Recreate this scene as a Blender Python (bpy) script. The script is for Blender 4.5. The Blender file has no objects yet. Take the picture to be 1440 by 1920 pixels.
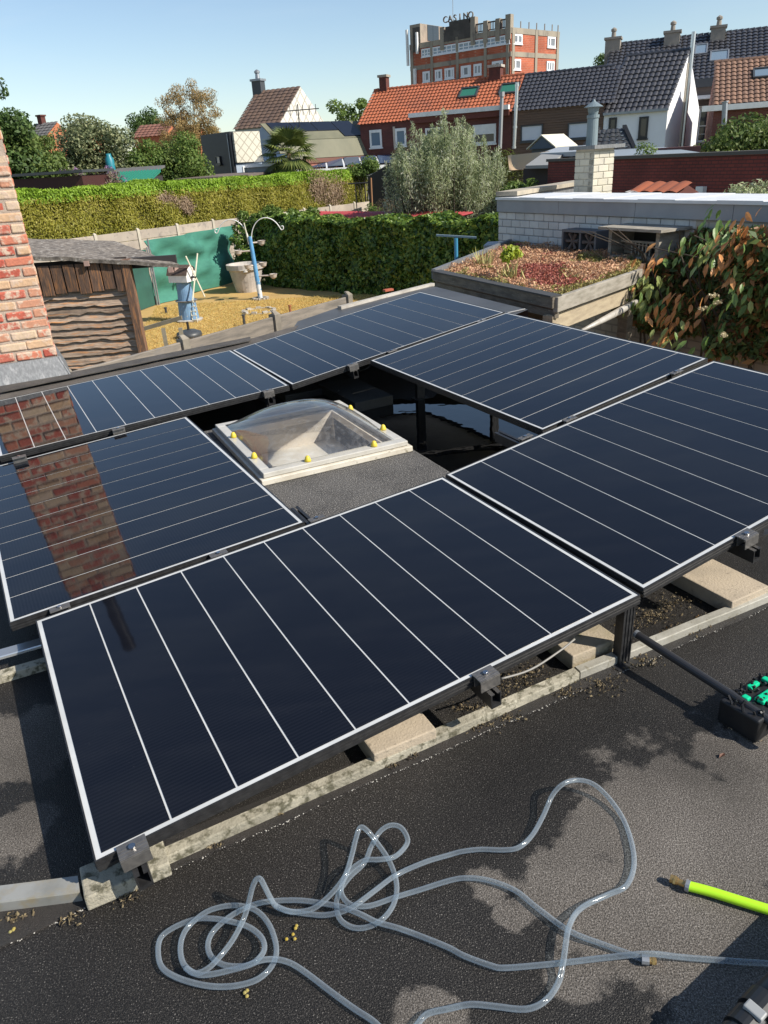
import bpy, math, random
import numpy as np
from mathutils import Vector, Matrix, noise
R = math.radians
random.seed(11); rng = np.random.default_rng(11)
S = bpy.context.scene
COL = S.collection
# ---------------------------------------------------------------- camera, sky, sun, exposure
cam = bpy.data.objects.new('camera', bpy.data.cameras.new('camera')); COL.objects.link(cam)
cr, cu, cb = [(0.998, -0.027, -0.057), (0.063, 0.428, 0.902), (-0.0, -0.903, 0.429)]
cam.matrix_world = Matrix(((cr[0], cu[0], cb[0], 0), (cr[1], cu[1], cb[1], 0), (cr[2], cu[2], cb[2], 4.2), (0, 0, 0, 1)))
cam.data.sensor_fit = 'VERTICAL'; cam.data.sensor_height = 24.0; cam.data.sensor_width = 18.0
cam.data.lens = 1386.75 / 1920 * 24.0
cam.data.clip_start = 0.05; cam.data.clip_end = 4000
S.camera = cam
SUN = Vector((0.90, -0.40, 0)).normalized() * math.cos(R(40)) + Vector((0, 0, math.sin(R(40))))
W = bpy.data.worlds.new('World'); S.world = W; W.use_nodes = True
wn = W.node_tree.nodes; wl = W.node_tree.links; wn.clear()
sky = wn.new('ShaderNodeTexSky'); sky.sky_type = 'NISHITA'; sky.sun_disc = False
sky.sun_elevation = R(40); sky.sun_rotation = math.atan2(SUN.x, SUN.y)
sky.altitude = 20; sky.air_density = 1.0; sky.dust_density = .35; sky.ozone_density = 1.5
bg = wn.new('ShaderNodeBackground'); bg.inputs[1].default_value = 0.107
wo = wn.new('ShaderNodeOutputWorld'); wt = wn.new('ShaderNodeTexCoord'); wm = wn.new('ShaderNodeMapping'); wm.inputs['Scale'].default_value = (1.6, 2.4, 9); wm.inputs['Rotation'].default_value = (0, .12, .5)
wx = wn.new('ShaderNodeTexNoise'); wx.inputs['Scale'].default_value = 2.2; wx.inputs['Detail'].default_value = 7; wx.inputs['Roughness'].default_value = .58; wx.inputs['Distortion'].default_value = .6
wr_ = wn.new('ShaderNodeMapRange'); wr_.inputs[1].default_value = .46; wr_.inputs[2].default_value = .78; wr_.inputs[3].default_value = 0; wr_.inputs[4].default_value = .15
wmx = wn.new('ShaderNodeMix'); wmx.data_type = 'RGBA'; wmx.inputs[7].default_value = (5.2, 5.9, 6.5, 1)      # thin high cirrus
wl.new(wt.outputs['Generated'], wm.inputs[0]); wl.new(wm.outputs[0], wx.inputs['Vector']); wl.new(wx.outputs[0], wr_.inputs[0]); wl.new(wr_.outputs[0], wmx.inputs[0]); wl.new(sky.outputs[0], wmx.inputs[6])
wl.new(wmx.outputs[2], bg.inputs[0]); wl.new(bg.outputs[0], wo.inputs[0])
sun = bpy.data.objects.new('sun', bpy.data.lights.new('sun', 'SUN')); COL.objects.link(sun)
sun.data.energy = 4.9; sun.data.angle = R(0.5); sun.data.color = (1.0, 0.93, 0.82)
sun.rotation_euler = SUN.to_track_quat('Z', 'Y').to_euler()
S.view_settings.view_transform = 'Standard'; S.view_settings.look = 'None'
S.view_settings.exposure = 0.45; S.view_settings.gamma = 1.0; S.view_settings.use_curve_mapping = False

# ---------------------------------------------------------------- helpers
def V3(*a): return Vector(a)
def xy(yaw): return Vector((math.cos(R(yaw)), math.sin(R(yaw)), 0))
UP = Vector((0, 0, 1))
class MB:
    def __init__(s): s.v = []; s.f = []; s.m = []
    def add(s, vs, fs, m=0):
        o = len(s.v); s.v += [tuple(x) for x in vs]
        for f in fs: s.f.append([i + o for i in f]); s.m.append(m)
        return s
    def quad(s, a, b, c, d, m=0): return s.add([a, b, c, d], [[0, 1, 2, 3]], m)
    def ob(s, o, x, y, z, m=0):                       # box from a corner and three edge vectors
        o = Vector(o); x = Vector(x); y = Vector(y); z = Vector(z)
        p = [o, o + x, o + x + y, o + y, o + z, o + x + z, o + x + y + z, o + y + z]
        fs = [[0, 3, 2, 1], [4, 5, 6, 7], [0, 1, 5, 4], [1, 2, 6, 5], [2, 3, 7, 6], [3, 0, 4, 7]]
        if x.cross(y).dot(z) < 0: fs = [f[::-1] for f in fs]
        return s.add(p, fs, m)
    def box(s, c, dx, dy, dz, yaw=0, m=0):            # centred in plan, standing on c.z
        a = xy(yaw) * dx; b = xy(yaw + 90) * dy
        return s.ob(Vector(c) - a / 2 - b / 2, a, b, UP * dz, m)
    def prism(s, pts, d, m=0):
        n = len(pts); d = Vector(d); P = [Vector(p) for p in pts]
        nn = sum(((P[i] - P[0]).cross(P[(i + 1) % n] - P[0]) for i in range(n)), Vector())
        vs = P + [p + d for p in P]
        fs = [list(range(n))[::-1], list(range(n, 2 * n))] + [[i, (i + 1) % n, n + (i + 1) % n, n + i] for i in range(n)]
        if nn.dot(d) < 0: fs = [f[::-1] for f in fs]
        return s.add(vs, fs, m)
    def tube(s, pts, r, n=8, m=0, caps=True, close=False):
        P = [Vector(p) for p in pts]; k = len(P); rs = r if isinstance(r, (list, tuple)) else [r] * k
        vs = []; prev = None
        for i in range(k):
            t = (P[min(i + 1, k - 1)] - P[max(i - 1, 0)]) if not close else (P[(i + 1) % k] - P[i - 1])
            t.normalize()
            if prev is None:
                a = t.cross(UP if abs(t.z) < .95 else Vector((1, 0, 0))).normalized()
            else:
                a = (prev - t * prev.dot(t)).normalized()
            prev = a; b = t.cross(a)
            vs += [P[i] + (a * math.cos(2 * math.pi * j / n) + b * math.sin(2 * math.pi * j / n)) * rs[i] for j in range(n)]
        fs = []
        for i in range(k if close else k - 1):
            for j in range(n):
                q = (i + 1) % k
                fs.append([i * n + j, i * n + (j + 1) % n, q * n + (j + 1) % n, q * n + j])
        if caps and not close: fs += [list(range(n))[::-1], [(k - 1) * n + j for j in range(n)]]
        return s.add(vs, fs, m)
    def lathe(s, c, prof, n=20, m=0, caps=True):
        c = Vector(c); vs = []
        for (r, z) in prof: vs += [c + Vector((r * math.cos(2 * math.pi * j / n), r * math.sin(2 * math.pi * j / n), z)) for j in range(n)]
        fs = [[i * n + j, i * n + (j + 1) % n, (i + 1) * n + (j + 1) % n, (i + 1) * n + j] for i in range(len(prof) - 1) for j in range(n)]
        if caps: fs += [list(range(n))[::-1], [(len(prof) - 1) * n + j for j in range(n)]]
        return s.add(vs, fs, m)
    def build(s, name, mats, parent=None, smooth=False, bevel=0, **props):
        me = bpy.data.meshes.new(name); me.from_pydata(s.v, [], s.f)
        if not isinstance(mats, (list, tuple)): mats = [mats]
        for x in mats: me.materials.append(x)
        me.polygons.foreach_set('material_index', s.m)
        if smooth: me.polygons.foreach_set('use_smooth', [True] * len(s.f))
        me.update()
        o = bpy.data.objects.new(name, me); COL.objects.link(o)
        if parent: o.parent = parent
        if bevel:
            b = o.modifiers.new('bevel', 'BEVEL'); b.width = bevel; b.segments = 2; b.limit_method = 'ANGLE'
        for k, x in props.items(): o[k] = x
        return o
def thing(name, label, cat, group=None):
    o = bpy.data.objects.new(name, None); COL.objects.link(o); o.empty_display_size = .2
    o['label'] = label; o['category'] = cat
    if group: o['group'] = group
    return o
def tag(o, label, cat, group=None):
    o['label'] = label; o['category'] = cat
    if group: o['group'] = group
    return o
def struct(o, kind='structure'): o['kind'] = kind; return o
def share(src, name, parent, loc, rot=None, scale=None):
    c = bpy.data.objects.new(name, src); COL.objects.link(c); c.parent = parent; c.location = loc
    if rot is not None: c.rotation_euler = rot
    if scale is not None: c.scale = scale
    return c
def spline(pts, k=8):
    P = [Vector(p) for p in pts]; out = []
    for i in range(len(P) - 1):
        p0 = P[max(i - 1, 0)]; p1 = P[i]; p2 = P[i + 1]; p3 = P[min(i + 2, len(P) - 1)]
        for j in range(k):
            t = j / k
            out.append(.5 * ((2 * p1) + (p2 - p0) * t + (2 * p0 - 5 * p1 + 4 * p2 - p3) * t * t + (3 * p1 - p0 - 3 * p2 + p3) * t ** 3))
    return out + [P[-1]]

# ---------------------------------------------------------------- materials
def nt(name):
    m = bpy.data.materials.new(name); m.use_nodes = True; t = m.node_tree
    return m, t.nodes, t.links, t.nodes['Principled BSDF']
def c4(c): return (c[0], c[1], c[2], 1)
def ramp(n, stops, interp='LINEAR'):
    r = n.new('ShaderNodeValToRGB'); e = r.color_ramp.elements; r.color_ramp.interpolation = interp
    while len(e) < len(stops): e.new(.5)
    for i, (p, c) in enumerate(stops): e[i].position = p; e[i].color = c4(c)
    return r
def mat(name, col, rough=.7, col2=None, scale=4, lo=.4, hi=.65, bump=0, bscale=40, metal=0, spec=.5, stretch=None,
        detail=5, rand=0, col3=None, s3=30, lo3=.55, hi3=.7, coat=0, yaw=0, trans=0, ior=None):
    m, n, l, p = nt(name)
    p.inputs['Roughness'].default_value = rough; p.inputs['Metallic'].default_value = metal
    p.inputs['Specular IOR Level'].default_value = spec; p.inputs['Base Color'].default_value = c4(col)
    if coat: p.inputs['Coat Weight'].default_value = coat; p.inputs['Coat Roughness'].default_value = .05
    if trans: p.inputs['Transmission Weight'].default_value = trans
    if ior: p.inputs['IOR'].default_value = ior
    geo = n.new('ShaderNodeNewGeometry'); vec = geo.outputs['Position']
    if stretch:
        mp = n.new('ShaderNodeMapping'); mp.vector_type = 'POINT'; l.new(vec, mp.inputs[0])
        mp.inputs['Rotation'].default_value = (0, 0, R(-yaw)); 
        mp2 = n.new('ShaderNodeMapping'); l.new(mp.outputs[0], mp2.inputs[0]); mp2.inputs['Scale'].default_value = stretch; vec = mp2.outputs[0]
    out = None
    def noi(sc, d): 
        x = n.new('ShaderNodeTexNoise'); x.inputs['Scale'].default_value = sc; x.inputs['Detail'].default_value = d; x.inputs['Roughness'].default_value = .6
        l.new(vec, x.inputs['Vector']); return x
    if col2 is not None:
        x = noi(scale, detail); rp = ramp(n, [(lo, col), (hi, col2)]); l.new(x.outputs[0], rp.inputs[0]); out = rp.outputs[0]
    if col3 is not None:
        x = noi(s3, 4); rp = ramp(n, [(lo3, (0, 0, 0)), (hi3, (1, 1, 1))]); l.new(x.outputs[0], rp.inputs[0])
        mx = n.new('ShaderNodeMix'); mx.data_type = 'RGBA'; l.new(rp.outputs[0], mx.inputs[0])
        if out is not None: l.new(out, mx.inputs[6])
        else: mx.inputs[6].default_value = c4(col)
        mx.inputs[7].default_value = c4(col3); out = mx.outputs[2]
    if rand:
        oi = n.new('ShaderNodeObjectInfo'); ma = n.new('ShaderNodeMapRange'); l.new(oi.outputs['Random'], ma.inputs[0])
        ma.inputs[3].default_value = 1 - rand; ma.inputs[4].default_value = 1 + rand
        hs = n.new('ShaderNodeHueSaturation'); l.new(ma.outputs[0], hs.inputs['Value'])
        if out is not None: l.new(out, hs.inputs['Color'])
        else: hs.inputs['Color'].default_value = c4(col)
        out = hs.outputs[0]
    if out is not None: l.new(out, p.inputs['Base Color'])
    if bump:
        x = noi(bscale, 6); b = n.new('ShaderNodeBump'); b.inputs['Strength'].default_value = bump; b.inputs['Distance'].default_value = .01
        l.new(x.outputs[0], b.inputs['Height']); l.new(b.outputs[0], p.inputs['Normal'])
    return m
def leafmat(name, cols, trans=.36, rough=.55):
    m, n, l, p = nt(name); geo = n.new('ShaderNodeNewGeometry')
    cols = [tuple(min(.7, v * 1.28) for v in c) for c in cols]; k = len(cols); rp = ramp(n, [(i / max(1, k - 1), c) for i, c in enumerate(cols)])
    x = n.new('ShaderNodeTexNoise'); x.inputs['Scale'].default_value = 1.3; l.new(geo.outputs['Position'], x.inputs['Vector'])
    ad = n.new('ShaderNodeMath'); ad.operation = 'MULTIPLY_ADD'; l.new(x.outputs[0], ad.inputs[0]); ad.inputs[1].default_value = .9
    sb = n.new('ShaderNodeMath'); sb.operation = 'MULTIPLY_ADD'; l.new(geo.outputs['Random Per Island'], sb.inputs[0]); sb.inputs[1].default_value = .8; sb.inputs[2].default_value = -.35
    l.new(sb.outputs[0], ad.inputs[2]); l.new(ad.outputs[0], rp.inputs[0])
    l.new(rp.outputs[0], p.inputs['Base Color']); p.inputs['Roughness'].default_value = rough; p.inputs['Specular IOR Level'].default_value = .35
    tr = n.new('ShaderNodeBsdfTranslucent'); l.new(rp.outputs[0], tr.inputs[0]); ms = n.new('ShaderNodeMixShader'); ms.inputs[0].default_value = trans
    l.new(p.outputs[0], ms.inputs[1]); l.new(tr.outputs[0], ms.inputs[2]); l.new(ms.outputs[0], n['Material Output'].inputs[0])
    return m
def brickmat(name, c1, c2, mortar, w, h, yaw, rough=.85, ms=.012):
    m, n, l, p = nt(name); geo = n.new('ShaderNodeNewGeometry')
    mp = n.new('ShaderNodeMapping'); l.new(geo.outputs['Position'], mp.inputs[0]); mp.inputs['Rotation'].default_value = (0, 0, R(-yaw))
    sp = n.new('ShaderNodeSeparateXYZ'); l.new(mp.outputs[0], sp.inputs[0])
    cb_ = n.new('ShaderNodeCombineXYZ'); l.new(sp.outputs[0], cb_.inputs[0]); l.new(sp.outputs[2], cb_.inputs[1])
    b = n.new('ShaderNodeTexBrick'); l.new(cb_.outputs[0], b.inputs['Vector']); b.inputs['Scale'].default_value = 1
    b.inputs['Brick Width'].default_value = w; b.inputs['Row Height'].default_value = h; b.inputs['Mortar Size'].default_value = ms
    b.inputs['Color1'].default_value = c4(c1); b.inputs['Color2'].default_value = c4(c2); b.inputs['Mortar'].default_value = c4(mortar)
    b.inputs['Mortar Smooth'].default_value = .3
    x = n.new('ShaderNodeTexNoise'); x.inputs['Scale'].default_value = .8; x.inputs['Detail'].default_value = 5; l.new(geo.outputs['Position'], x.inputs['Vector'])
    hs = n.new('ShaderNodeHueSaturation'); ma = n.new('ShaderNodeMapRange'); l.new(x.outputs[0], ma.inputs[0]); ma.inputs[1].default_value = .3; ma.inputs[2].default_value = .7; ma.inputs[3].default_value = .75; ma.inputs[4].default_value = 1.25
    l.new(ma.outputs[0], hs.inputs['Value']); l.new(b.outputs['Color'], hs.inputs['Color']); l.new(hs.outputs[0], p.inputs['Base Color'])
    bp = n.new('ShaderNodeBump'); bp.inputs['Strength'].default_value = .5; bp.inputs['Distance'].default_value = .01; bp.invert = True
    l.new(b.outputs['Fac'], bp.inputs['Height']); l.new(bp.outputs[0], p.inputs['Normal']); p.inputs['Roughness'].default_value = rough
    return m
white = mat('white_paint', (.78, .78, .76), .5, (.68, .68, .66), 3)
glass_dark = mat('window_glass', (.03, .04, .05), .06, spec=.6)
glass_blue = mat('window_glass_blue', (.16, .22, .28), .1, spec=.6)
concrete = mat('old_concrete', (.36, .33, .28), .9, (.26, .24, .21), 1.2, bump=.2, col3=(.2, .18, .16), s3=5)
conc_pale = mat('pale_concrete', (.46, .43, .38), .9, (.33, .30, .26), 6, bump=.3, bscale=90, col3=(.25, .23, .18), s3=14, lo3=.58)
zinc = mat('zinc', (.34, .36, .38), .42, (.26, .28, .30), 5, metal=.6)
steel = mat('steel', (.55, .56, .57), .3, metal=.9)
blackm = mat('black_metal', (.016, .016, .017), .4, (.03, .03, .03), 30)
darkm = mat('dark_grey_metal', (.05, .055, .06), .45)
lead = mat('lead_sheet', (.16, .165, .17), .55, (.24, .245, .25), 14, stretch=(6, 6, .8), metal=.3, col3=(.33, .33, .33), s3=5)
slate_white = mat('white_slate', (.70, .67, .58), .7, (.58, .55, .47), 2, bump=.2)

# ---------------------------------------------------------------- foliage
def leaf_mesh(name, C, N, size, aspect, mats, parent=None, droop=0, mi=None, **props):
    n = len(C); 
    a = rng.normal(size=(n, 3)); a[:, 2] -= droop
    a -= N * (a * N).sum(1, keepdims=True) * .7; a /= np.linalg.norm(a, axis=1, keepdims=True) + 1e-9
    b = np.cross(N, a); b /= np.linalg.norm(b, axis=1, keepdims=True) + 1e-9
    sz = (size * (rng.random(n) * .8 + .6))[:, None]
    P = np.empty((n, 4, 3)); P[:, 0] = C - a * sz * .5; P[:, 2] = C + a * sz * .5
    nn = np.cross(a, b) * sz * .12
    P[:, 1] = C + b * sz * aspect * .5 + nn; P[:, 3] = C - b * sz * aspect * .5 + nn
    me = bpy.data.meshes.new(name); me.vertices.add(n * 4); me.loops.add(n * 4); me.polygons.add(n)
    me.vertices.foreach_set('co', P.ravel().astype(np.float32)); me.loops.foreach_set('vertex_index', np.arange(n * 4, dtype=np.int32))
    me.polygons.foreach_set('loop_start', np.arange(0, n * 4, 4, dtype=np.int32)); me.polygons.foreach_set('loop_total', np.full(n, 4, dtype=np.int32))
    for m in (mats if isinstance(mats, (list, tuple)) else [mats]): me.materials.append(m)
    if mi is not None: me.polygons.foreach_set('material_index', mi.astype(np.int32))
    me.update(calc_edges=True)
    o = bpy.data.objects.new(name, me); COL.objects.link(o)
    if parent: o.parent = parent
    for k, x in props.items(): o[k] = x
    return o
def unit(n):
    d = rng.normal(size=(n, 3)); return d / np.linalg.norm(d, axis=1, keepdims=True)
def lumps(base, spread, k, rad, squash=.8):           # clump centres inside an ellipsoid
    out = []
    for _ in range(k):
        d = unit(1)[0] * rng.random() ** .4
        out.append((np.array(base) + d * np.array(spread), rad * (.55 + .8 * rng.random())))
    return out
def crown(L, n, flat=.8):
    w = np.array([r ** 2 for _, r in L]); w /= w.sum(); idx = rng.choice(len(L), n, p=w)
    c = np.array([x for x, _ in L])[idx]; r = np.array([x for _, x in L])[idx][:, None]
    d = unit(n); rr = (rng.random(n) ** .35)[:, None]
    P = c + d * r * rr * np.array([1, 1, flat]); N = d + rng.normal(size=(n, 3)) * .5 + np.array([0, 0, .35]); N /= np.linalg.norm(N, axis=1, keepdims=True)
    return P, N
bark = mat('bark', (.09, .07, .05), .9, (.05, .04, .03), 8)
def tree(name, label, cat, base, h, spread, lump, k, n, size, m, aspect=.55, trunk=.12, group=None, cz=.62, droop=.2, cone=False):
    """base (x,y,z) at the foot, h = height of the crown's top, spread = crown half extents"""
    t = thing(name, label, cat, group); b = Vector(base)
    zc_ = h - spread[2] - lump * .55; cz = zc_ / h
    L = lumps((b.x, b.y, b.z + zc_), spread, k, lump)
    if cone:
        L = [(np.array([b.x + (c[0] - b.x) * max(.15, 1.15 - (c[2] - b.z) / h), b.y + (c[1] - b.y) * max(.15, 1.15 - (c[2] - b.z) / h), c[2]]), r * max(.4, 1.2 - (c[2] - b.z) / h)) for c, r in L]
    P, N = crown(L, n); leaf_mesh('foliage', P, N, size, aspect, m, t, droop, kind='stuff')
    tr = MB(); top = b + UP * h * cz
    tr.tube([b, b + UP * h * .3 + V3(.05, 0, 0), top], [trunk, trunk * .8, trunk * .45], 7)
    for c, r in L[:min(8, len(L))]:
        tr.tube([b + UP * h * .3, (b + UP * h * .35 + Vector(c)) / 2, Vector(c)], [trunk * .5, trunk * .35, trunk * .15], 5, caps=False)
    tr.build('trunk', bark, t)
    return t
def hedgecloud(P0, P1, thick, z0, z1, n, size, aspect, m, parent, name='foliage', top=.35, rough=.12, droop=.2, fall=0):
    """leaves over the front and top of a straight clipped hedge; front is to the right of P0->P1 reversed by thick's sign"""
    a = np.array(P0[:2]); b = np.array(P1[:2]); d = b - a; ln = np.linalg.norm(d); d /= ln; nn = np.array([d[1], -d[0]])
    k = int(n * top); s = rng.random(n) * ln; z = z0 + (z1 - z0) * rng.random(n); off = rng.random(n) ** 2 * .25
    q = rng.random(n) < top; off[q] = rng.random(q.sum()) * thick; z[q] = z1 - rng.random(q.sum()) ** 2 * .25
    wav = np.array([noise.noise((x * .9, zz * 1.1, 3.1)) for x, zz in zip(s, z)]) * rough
    P = np.stack([a[0] + d[0] * s - nn[0] * (off + wav), a[1] + d[1] * s - nn[1] * (off + wav), z + np.where(q, wav, 0) - fall * s / ln * (z - z0) / (z1 - z0)], 1)
    N = np.where(q[:, None], np.array([[0, 0, 1.]]), np.array([[nn[0], nn[1], .25]])) + rng.normal(size=(n, 3)) * .55
    N /= np.linalg.norm(N, axis=1, keepdims=True)
    return leaf_mesh(name, P, N, size, aspect, m, parent, droop, kind='stuff')
# ---------------------------------------------------------------- ground and lawn
g = MB(); g.quad((-900, -60, -.02), (900, -60, -.02), (900, 2500, -.02), (-900, 2500, -.02))
struct(g.build('ground', mat('ground_soil', (.11, .12, .05), .95, (.16, .13, .08), .4, col3=(.07, .09, .04), s3=3)))
lawn_m = mat('dry_lawn', (.50, .325, .115), .95, (.38, .25, .09), 1.1, lo=.35, hi=.7, col3=(.18, .17, .05), s3=.7, lo3=.6, hi3=.72, bump=.5, bscale=30)
g = MB(); g.add([(-7.862, 17.874, 0.0), (0.818, 18.929, 0.0), (4.349, 25.747, 0.0), (-4.129, 30.9, 0.0), (-5.633, 32.284, 0.0), (-8.676, 24.837, 0.0)], [[0, 1, 2, 3, 4, 5]])
struct(g.build('lawn', lawn_m))
# dry grass blades over the lawn
n = 60000
u1 = rng.random(n); u2 = rng.random(n)
A0, A1, A2, A3 = [np.array(p) for p in ((-6.182, 17.466, 0.0), (0.352, 21.902, 0.0), (2.341, 26.549, 0.0), (-7.537, 27.009, 0.0))]
Pg = (A0 * (1 - u1)[:, None] + A1 * u1[:, None]) * (1 - u2)[:, None] + (A3 * (1 - u1)[:, None] + A2 * u1[:, None]) * u2[:, None]
Pg[:, 2] = .015; Ng = rng.normal(size=(n, 3)) * np.array([1, 1, .25]); Ng /= np.linalg.norm(Ng, axis=1, keepdims=True)
gr = leaf_mesh('grass', Pg, Ng, .12, .09, leafmat('dry_grass', [(.34, .25, .08), (.58, .38, .13), (.68, .47, .19), (.52, .33, .11)], .4), None, -.5); struct(gr, 'stuff')

# ---------------------------------------------------------------- far buildings
class Fac:
    def __init__(s, o, yaw): s.o = Vector((o[0], o[1], 0)); s.d = xy(yaw); s.n = Vector((s.d.y, -s.d.x, 0))
    def P(s, a, z, d=0): return s.o + s.d * a + s.n * d + UP * z
    def slab(s, mb, a0, a1, z0, z1, d0, d1, m=0): return mb.ob(s.P(a0, z0, d0), s.d * (a1 - a0), s.n * (d1 - d0), UP * (z1 - z0), m)
    def body(s, mb, a0, a1, ze, run, rise, depth=None, z0=0, d0=0, m=0, skew=0):
        depth = depth or 2 * run
        pts = [s.P(a0, z0, d0), s.P(a0, ze, d0), s.P(a0, ze + rise, d0 - run), s.P(a0, ze, d0 - depth), s.P(a0, z0, d0 - depth)]
        pts = [p + s.d * skew * t for p, t in zip(pts, (0, 0, run, depth, depth))]
        return mb.prism(pts, s.d * (a1 - a0), m)
    def window(s, par, a0, a1, z0, z1, fm, pm, mull=(.5,), bars=(), d=0, fw=.07, name='window', sill=True):
        if a0 > a1: a0, a1 = a1, a0
        if z0 > z1: z0, z1 = z1, z0
        f = MB()
        for q in (a0, a1 - fw): s.slab(f, q, q + fw, z0, z1, d, d + .06)
        for q in (z0, z1 - fw): s.slab(f, a0 + fw, a1 - fw, q, q + fw, d, d + .058)
        for t in mull: x = a0 + (a1 - a0) * t; s.slab(f, x - fw * .5, x + fw * .5, z0 + fw, z1 - fw, d, d + .05)
        for t in bars: z = z0 + (z1 - z0) * t; s.slab(f, a0 + fw, a1 - fw, z - fw * .35, z + fw * .35, d, d + .045)
        if sill: s.slab(f, a0 - .05, a1 + .05, z0 - .08, z0 - .002, d, d + .1)
        o = f.build(name, fm, par); q = MB(); s.slab(q, a0 + fw * .8, a1 - fw * .8, z0 + fw * .8, z1 - fw * .8, d, d + .015); q.build('pane', pm, o)
        return o
def tiles(fac, par, a0, a1, ze, run, rise, tw, th, amp, m, d0=.12, lift=.05, name='roof_tiles', skew=0):
    """courses of pantiles over the front slope: each course is a wavy strip that lips over the one below"""
    sl = Vector((0, 0, rise)) - fac.n * run + fac.d * skew * run; H = sl.length; sl.normalize(); nrm = fac.d.cross(sl).normalized()
    if nrm.z < 0: nrm = -nrm
    st = fac.P(a0, ze, 0) - sl * d0; H += d0; rows = max(2, int(H / th)); th = H / rows
    nu = max(4, int((a1 - a0) / tw) * 4); us = np.linspace(0, a1 - a0, nu + 1)
    ph = np.abs(np.sin(np.linspace(0, math.pi * nu / 4, nu + 1))) * amp
    S0 = np.array(st); D_ = np.array(fac.d); SL = np.array(sl); NR = np.array(nrm); vs = []; fs = []
    for r in range(rows):
        o = len(vs)
        for (t, li) in ((r * th - th * .08, lift + amp * .9), ((r + 1) * th, lift)):
            vs += [tuple(S0 + D_ * u + SL * t + NR * (li + p)) for u, p in zip(us, ph)]
        k = nu + 1
        fs += [[o + i, o + i + 1, o + k + i + 1, o + k + i] for i in range(nu)]
    o = MB().add(vs, fs).build(name, m, par, kind='stuff')
    return o
def ridge(fac, par, a0, a1, ze, run, rise, m, r=.1):
    k = max(2, int((a1 - a0) / .35)); q = MB(); L = (a1 - a0) / k
    for i in range(k): q.tube([fac.P(a0 + i * L, ze + rise + .06, -run), fac.P(a0 + (i + .95) * L, ze + rise + .08, -run)], [r, r * 1.12], 7)
    return q.build('ridge_tiles', m, par, kind='stuff')
def stack(par, fac, a, d, z0, z1, w, dp, m, cap, name='chimney', pot=True):
    q = MB(); fac.slab(q, a - w / 2, a + w / 2, z0, z1, d - dp / 2, d + dp / 2); c = q.build(name, m, par)
    q = MB(); fac.slab(q, a - w / 2 - .08, a + w / 2 + .08, z1, z1 + .14, d - dp / 2 - .08, d + dp / 2 + .08)
    if pot: q.lathe(fac.P(a, z1 + .14, d), [(.17, 0), (.14, .35), (.2, .38), (.2, .5), (.05, .6)], 10)
    q.build('chimney_cap', cap, c); return c
def roofwin(fac, par, a0, a1, t0, t1, ze, run, rise, fm, pm, open_=0):
    """window lying in the front slope between fractions t0 and t1 of its height"""
    sl = Vector((0, 0, rise)) - fac.n * run; H = sl.length; sl.normalize(); nr = fac.d.cross(sl).normalized()
    if nr.z < 0: nr = -nr
    o = fac.P(a0, ze, 0) + sl * H * t0 + nr * .06; q = MB(); w = a1 - a0; h = H * (t1 - t0); fw = .09
    q.ob(o, fac.d * fw, sl * h, nr * .14); q.ob(o + fac.d * (w - fw), fac.d * fw, sl * h, nr * .14)
    q.ob(o + fac.d * fw, fac.d * (w - 2 * fw), sl * fw, nr * .13); q.ob(o + fac.d * fw + sl * (h - fw), fac.d * (w - 2 * fw), sl * fw, nr * .16)
    f = q.build('roof_window', fm, par); q = MB(); q.ob(o + fac.d * fw * .8 + sl * fw * .8, fac.d * (w - 1.6 * fw), sl * (h - 1.6 * fw), nr * .1); q.build('pane', pm, f)
    return f
red_wall = mat('old_red_brick', (.115, .035, .026), .85, (.075, .026, .022), 3, bump=.2)
# --- tower
tw = thing('brick_tower', 'tall red brick and concrete tower with sign letters on its roof', 'building')
FL = Fac((15.976, 88.571, 11.254), -40); FR = Fac((15.976, 88.571, 11.254), 41)
tbrick = brickmat('tower_brick', (.42, .10, .045), (.36, .085, .04), (.40, .18, .12), .5, .16, 41, ms=.02)
tconc = mat('tower_concrete', (.33, .29, .23), .9, (.24, .21, .17), .5, bump=.1, col3=(.17, .15, .13), s3=1.4, stretch=(1, 1, .4))
sL = (-12.85, 14.347)[0]; sR = (8.268, 14.172)[0]
zr = (-0.082, 15.632)[1]; zw0 = (-0.056, 14.252)[1]; zw1 = (-0.071, 15.023)[1]; zb1 = (-0.043, 13.53)[1]; zb0 = (-0.035, 13.092)[1]
q = MB(); q.prism([FL.P(0, 0), FL.P(sL, 0), FL.P(sL, 0) + FR.d * sR, FR.P(sR, 0)], UP * zr); q.build('wall', tbrick, tw)
q = MB()
for F_, a0, a1 in ((FL, sL, 0), (FR, 0, sR)):
    F_.slab(q, a0, a1, zw1 + .1, zr, 0, .06); F_.slab(q, a0, a1, zb0, zb1, 0, .05)
q.build('concrete_band', tconc, tw)
for x in ((-9.862, 14.016)[0], (-6.508, 13.644)[0], (-3.002, 13.255)[0], -.35, sL + .3):
    q = MB(); FL.slab(q, x - .16, x + .16, 0, zr - .02, .01, .1); q.build('pier', tconc, tw)
for x in (.35, (4.179, 13.535)[0], sR - .3):
    q = MB(); FR.slab(q, x - .2, x + .2, 0, zr - .02, .01, .1); q.build('pier', tconc, tw)
wwin = mat('white_window_frame', (.72, .75, .78), .5); pane_b = mat('tower_pane', (.20, .26, .32), .12, (.30, .36, .42), 1, spec=.6)
for (a, b, k) in (((-11.233, 14.676)[0], (-9.959, 14.531)[0], 3), ((-9.717, 14.503)[0], (-6.595, 14.147)[0], 5), ((-6.355, 14.609)[0], (-3.102, 14.227)[0], 5), ((-2.895, 14.678)[0], (-0.12, 14.343)[0], 5)):
    FL.window(tw, a, b, zw0, zw1, wwin, pane_b, [i / k for i in range(1, k)], (.45,), d=.02, fw=.13)
zl1 = (-0.911, 12.857)[1]; zl0 = (-0.897, 11.826)[1]
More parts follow.
